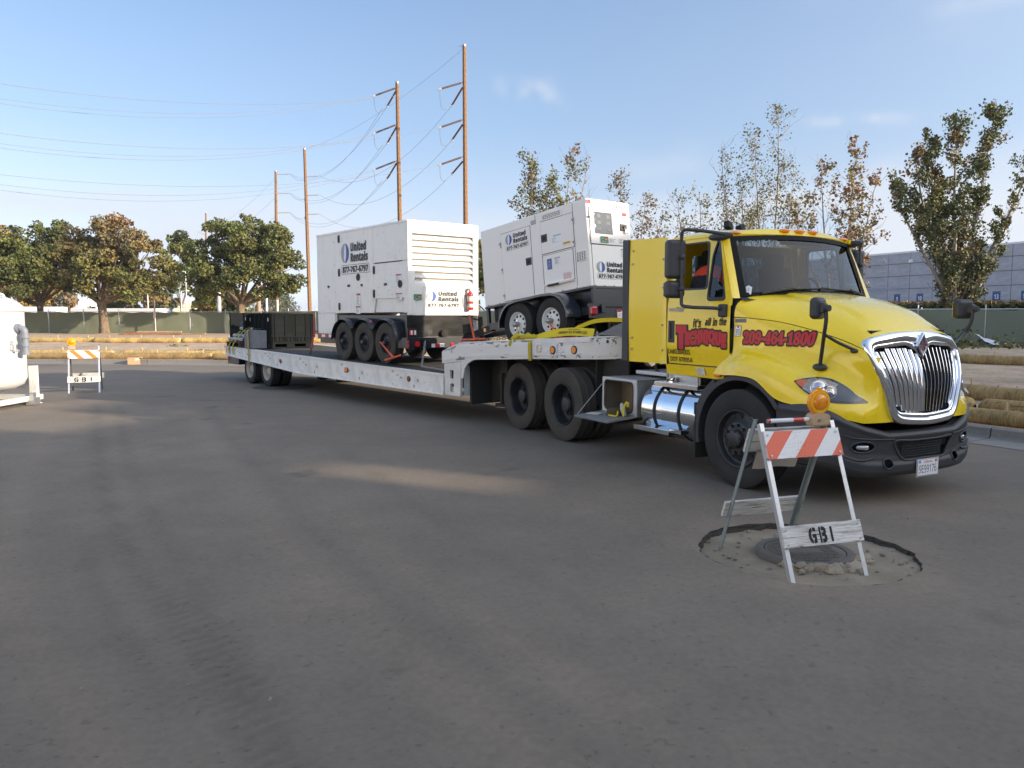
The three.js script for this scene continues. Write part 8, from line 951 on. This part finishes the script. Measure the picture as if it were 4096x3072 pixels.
// local axes: Z to the front board, X along it. Width w, feet apart d
function barricade(label, pos, turn, w, d, H, o) {
  const T = thing('barricade', label, 'barricade', pos, turn), q = d / 2, top = H, lean = Math.atan2(q - 0.03, top);
  const onLeg = (s, f) => [0, top * (1 - f) + 0.0, s * lerp(0.03, q, f)];           // f = 0 at the hinge, 1 at the foot
  for (const s of [1, -1]) for (const x of [-1, 1]) { const a = onLeg(s, s < 0 ? 0 : 0.02), b = onLeg(s, 1), dir = V(b[0] - a[0], b[1] - a[1], b[2] - a[2]), L = dir.length(), m = [x * (w / 2 - 0.018), (a[1] + b[1]) / 2, (a[2] + b[2]) / 2], rx = -s * Math.atan2(q - 0.03, top); const g = [box(0.034, L, 0.004, [0, 0, s * 0.0]), box(0.004, L, 0.034, [-x * -0.015, 0, -s * 0.017])]; for (let k = 0; k < 7; k++) g.push(cyl(0.0055, 0.0055, 0.006, [0, -L / 2 + L * (k + 0.6) / 7.3, s * 0.002], [Math.PI / 2, 0, 0], 8)); obj('leg', g.map((e) => xf(e, m, [rx, 0, 0])), s > 0 ? M.galv : o.backLeg ?? M.galv, T); }
  each('hinge_bolt', [-1, 1].map((x) => cyl(0.008, 0.008, 0.09, [x * (w / 2 - 0.018), top - 0.04, 0], [Math.PI / 2, 0, 0], 8)), M.steel, T);
  const place = (s, f, g, off = 0.016) => { const p = onLeg(s, f); return xf(g, [0, p[1] + 0.0, p[2] + s * off], [-s * lean, 0, 0]); };
  obj('striped_board', place(1, o.fTop, box(w, 0.20, 0.02)), board, T); obj('stripe_sheet', place(1, o.fTop, plane(w - 0.002, 0.198), 0.0285), o.panel, T); each('board_bolt', [[-1, 1], [1, 1], [-1, -1], [1, -1]].map(([x, y]) => place(1, o.fTop, cyl(0.009, 0.009, 0.006, [x * (w / 2 - 0.03), y * 0.075, 0], [Math.PI / 2, 0, 0], 10), 0.032)), M.steel, T);
  obj('back_board', [place(-1, o.fTop, box(w, 0.19, 0.02))], board, T); const lb = obj('lower_board', place(1, o.fLow, box(w * 1.03, 0.15, 0.024)), board, T); obj('stencil_lettering', place(1, o.fLow, plane(w * (o.wide ? 0.62 : 0.44), 0.125, [o.txt ?? 0, 0, 0]), 0.0305), printMat(512, 192, (c) => { const ls = ['G', 'B', 'I'], x = o.wide ? [60, 256, 440] : [110, 262, 395]; ls.forEach((s, i) => { if (s === 'I') { c.fillStyle = '#26262a'; c.fillRect(x[i] - 17, 17, 34, 158); return; } fitText(c, s, x[i], 96, s === 'I' ? 44 : 128, 158, 'sans-serif', { fill: '#26262a', stroke: '#26262a', sw: 6 }); }); c.globalCompositeOperation = 'destination-out'; c.fillRect(x[0] - 4, 0, 11, 60); c.fillRect(x[0] - 4, 140, 11, 52); c.fillRect(x[1] - 24, 0, 10, 192); c.globalCompositeOperation = 'source-over'; }, { rough: 0.8 }), T); each('board_bolt', [[-1, 1], [1, 1], [1, -1], [-1, -1]].map(([x, y]) => place(1, o.fLow, cyl(0.008, 0.008, 0.006, [x * (w / 2 - 0.02), y * 0.05, 0], [Math.PI / 2, 0, 0], 8), 0.031)), M.steel, T);
  obj('lower_back_board', place(-1, o.fLow - 0.04, box(w * 1.12, 0.13, 0.022)), board, T);
  if (o.rag) obj('paper_sheet', place(-1, o.fTop + 0.2, gridSurf(8, 6, (u, v) => [lerp(-0.2, 0.18, u), -0.02 + 0.16 * v, 0.01 * Math.sin(u * 8)]), 0.02), std([0.55, 0.49, 0.42], 0.9, { side: THREE.DoubleSide }), T);
  if (o.tube) { obj('rolled_notice', [cyl(0.016, 0.016, 0.36, [-0.06, top - 0.01, 0.02], [0, 0, 1.57], 12)], std(0.75, 0.5), T); each('red_band', [cyl(0.0168, 0.0168, 0.09, [0.02, top - 0.01, 0.02], [0, 0, 1.57], 12), cyl(0.0168, 0.0168, 0.02, [-0.23, top - 0.01, 0.02], [0, 0, 1.57], 12)], M.redLens, T); }
  const lx = o.lampX, ly = top * (1 - o.fTop) + 0.10, lamp = new THREE.Group(); lamp.name = 'warning_light'; T.add(lamp); const lz = o.lampZ ?? 0.03;
  obj('battery_case', [rbox(0.155, 0.075, 0.10, 0.02, [lx, ly + 0.045, lz], undefined, 3), xf(cyl(0.07, 0.0725, 0.098, [0, 0, 0], [Math.PI / 2, 0, 0], 28), [lx, ly + 0.072, lz], [0, 0, 0], [1.0, 0.5, 1])], std([0.60, 0.42, 0.25], 0.7, { map: blot }), lamp); obj('case_bolt', cyl(0.012, 0.012, 0.008, [lx - 0.03, ly + 0.055, lz + 0.053], [Math.PI / 2, 0, 0], 10), M.steel, lamp);
  const cy = ly + 0.185, lens = phys([1.0, 0.40, 0.008], 0.15, { clearcoat: 1, transmission: 0.25, thickness: 0 }); obj('lens_rim', [xf(new THREE.TorusGeometry(0.086, 0.010, 10, 40), [lx, cy, lz]), cyl(0.088, 0.088, 0.036, [lx, cy, lz], [Math.PI / 2, 0, 0], 40), rbox(0.03, 0.025, 0.03, 0.006, [lx, cy + 0.094, lz]), rbox(0.055, 0.04, 0.04, 0.01, [lx, cy - 0.092, lz])], phys([0.95, 0.33, 0.008], 0.3, { clearcoat: 0.6 }), lamp);
  const dome = (s) => xf(new THREE.SphereGeometry(0.061, 24, 12, 0, 6.284, 0, Math.PI / 2), [lx, cy, lz + s * 0.018], [s * Math.PI / 2, 0, 0], [1, 0.5, 1]); const ringR = (s) => { const g = []; for (let k = 0; k < 40; k++) { const a = k / 40 * 6.283; g.push(xf(new THREE.BoxGeometry(0.016, 0.008, 0.006), [lx + Math.cos(a) * 0.071, cy + Math.sin(a) * 0.071, lz + s * 0.02], [0, 0, a])); } return g; };
  const ribs = []; for (const s of [1, -1]) for (let k = -3; k <= 3; k++) ribs.push(tube([[lx + k * 0.015, cy - 0.045, lz + s * 0.034], [lx + k * 0.0155, cy, lz + s * 0.0485 - s * k * k * 0.0006], [lx + k * 0.015, cy + 0.045, lz + s * 0.034]], 0.0025, 8, 4)); obj('lens', [dome(1), dome(-1), ribs], lens, lamp); each('reflector_ring', [ringR(1), ringR(-1)], phys([1.0, 0.62, 0.02], 0.1, { clearcoat: 1 }), lamp);
  return T;
}
{
  const fx = (1.99 + 2.48) / 2, fz = (-5.19 - 5.26) / 2, bx = (1.67 + 2.2) / 2, bz = (-6.03 - 6.27) / 2, turn = Math.atan2(fx - bx, fz - bz);
  barricade('near A-frame barricade with a faded orange striped board and amber light, over the manhole', [(fx + bx) / 2 - 0.02, -0.035, (fz + bz) / 2 - 0.04], turn, 0.645, 0.90, 1.08, { fTop: 0.155, fLow: 0.715, panel: panelMat(true, '#e8775c', 3), lampX: 0.19, rag: true, tube: true, txt: -0.01, backLeg: std([0.26, 0.30, 0.29], 0.6, { metalness: 0.3 }) });
  const gx = (-10.03 - 9.44) / 2, gz = (-18.09 - 18.2) / 2, hx = (-10.65 - 10.05) / 2, hz = (-18.76 - 18.88) / 2;
  barricade('far A-frame barricade with bright orange stripes and amber light, beside the white tank', [(gx + hx) / 2, 0, (gz + hz) / 2], Math.atan2(gx - hx, gz - hz) * 0.55, 0.66, 0.86, 1.10, { fTop: 0.20, fLow: 0.72, panel: panelMat(false, '#ef7a2c', 4), lampX: -0.255, wide: true, backLeg: M.steel });
}
// ---------------------------------------------------------------- bits and pieces along the verge
{
  const i = curbAtX(-13.7), p = offCurb(i, -0.28), T = thing('cardboard_box', 'brown cardboard box left at the far kerb, between the far barricade and the trailer', 'cardboard box', [p.x, 0.0, p.z], 0.35), cb = std([0.46, 0.30, 0.17], 0.9); obj('carton', [box(0.40, 0.26, 0.26, [0, 0.135, 0])], cb, T); obj('flap', [box(0.40, 0.006, 0.12, [0, 0.29, 0.15], [-0.6, 0, 0]), box(0.10, 0.006, 0.25, [0.24, 0.255, 0], [0, 0, -0.5])], std([0.52, 0.36, 0.21], 0.9), T); obj('packing_tape', box(0.04, 0.12, 0.003, [0.06, 0.19, 0.1315]), std([0.6, 0.5, 0.35], 0.4), T); obj('shipping_label', plane(0.09, 0.06, [0.13, 0.19, 0.134]), std(0.8, 0.7), T);
  const lum = (label, px, D, L, w, turn, c, y = 0.3) => { const [x, z] = at(px, D), T2 = thing('plank', label, 'plank', [x, y, z], turn, undefined); obj('board', box(L, 0.10, w, [0, 0.05, 0]), std(c, 0.85, { map: barkTex }), T2); };
  lum('reddish plank on the ground by the fence, longest and nearest of the pile', 330, 60, 4.6, 0.28, 0.02, [0.55, 0.25, 0.12], 0.30); lum('reddish plank lying behind the longest one by the fence', 320, 62, 3.4, 0.28, -0.12, [0.52, 0.24, 0.12], 0.36); lum('pale plank lying across the right half of the pile by the fence', 346, 61, 3.4, 0.24, 0.03, [0.72, 0.55, 0.34], 0.44); lum('yellowish plank right of the plank pile by the fence', 372, 60.5, 5.4, 0.24, -0.08, [0.62, 0.42, 0.2], 0.30); lum('pale stick on the ground right of the russet tree trunk', 252, 60, 2.6, 0.16, 0.06, [0.6, 0.45, 0.28], 0.28);
  const rr = rng(701); let n = 0; const ord = ['largest pale rock in the heap by the trailer tail', 'flat pale rock leaning on the largest by the trailer tail', 'small pale rock nearest the kerb by the trailer tail', 'round pale rock behind the others by the trailer tail', 'broken pale rock at the right of the heap by the trailer tail'];
  for (const [dx, d, s] of [[0, 1.2, 0.24], [0.5, 1.0, 0.2], [0.2, 0.7, 0.13], [-0.3, 1.6, 0.17], [0.9, 1.1, 0.16]]) { const q = offCurb(curbAtX(-8.7 + dx), d), g = new THREE.IcosahedronGeometry(s, 2), pa = g.attributes.position; for (let k = 0; k < pa.count; k++) { const v = V(pa.getX(k), pa.getY(k), pa.getZ(k)), f = 0.72 + 0.5 * fbm(v.x * 6 + n * 9, v.y * 6 + v.z * 5, 71, 3); pa.setXYZ(k, v.x * f * 1.25, v.y * f * 0.85, v.z * f); } g.computeVertexNormals(); const T4 = thing('rock', ord[n++], 'rock', [q.x, vergeY(d) + s * 0.4, q.z], n); obj('stone', g, std([0.62, 0.5, 0.36], 0.95, { map: dirtTex }), T4); }
  const [sx, sz] = at(2150, 37), S = thing('plastic_sheet', 'crumpled pale plastic sheet lying in the weeds right of the truck', 'plastic sheet', [sx, 0.34, sz], 0.25); obj('sheet', gridSurf(20, 14, (u, v) => { const f = fbm(u * 3.5, v * 3.5, 8, 4); return [(u - 0.5) * 1.5 + 0.2 * v, 0.04 + 0.42 * Math.max(0, (1 - v) * (0.9 - 0.8 * u)) * (0.6 + f) + 0.05 * f, (v - 0.5) * 1.0]; }), std([0.62, 0.63, 0.72], 0.5, { side: THREE.DoubleSide }), S); obj('dark_fold', gridSurf(10, 6, (u, v) => [-0.85 + 0.5 * u, 0.03 + 0.28 * (1 - v) * Math.sin(u * 3), (v - 0.5) * 0.7]), std([0.05, 0.06, 0.055], 0.7, { side: THREE.DoubleSide }), S);
  const k = curbAtX(-20.6), o = offCurb(k, 0.03), dr = thing('storm_drain', 'dark storm drain mouth in the far kerb behind the far barricade', 'drain', [o.x, 0, o.z], 0.07); obj('opening', box(1.35, 0.12, 0.16, [0, 0.085, -0.02]), M.blackMatte, dr); obj('lintel', rbox(1.6, 0.05, 0.3, 0.01, [0, 0.172, -0.1]), concrete, dr);
  const o2 = offCurb(curbAtX(-22.2), -0.35), b = thing('sand_bag', 'flattened yellowish sand bag in the gutter beside the storm drain', 'sand bag', [o2.x, 0.0, o2.z], 0.1); obj('sack', rbox(0.95, 0.11, 0.34, 0.05, [0, 0.055, 0], undefined, 4), strawMat, b);
}
renderer.render(scene, camera);
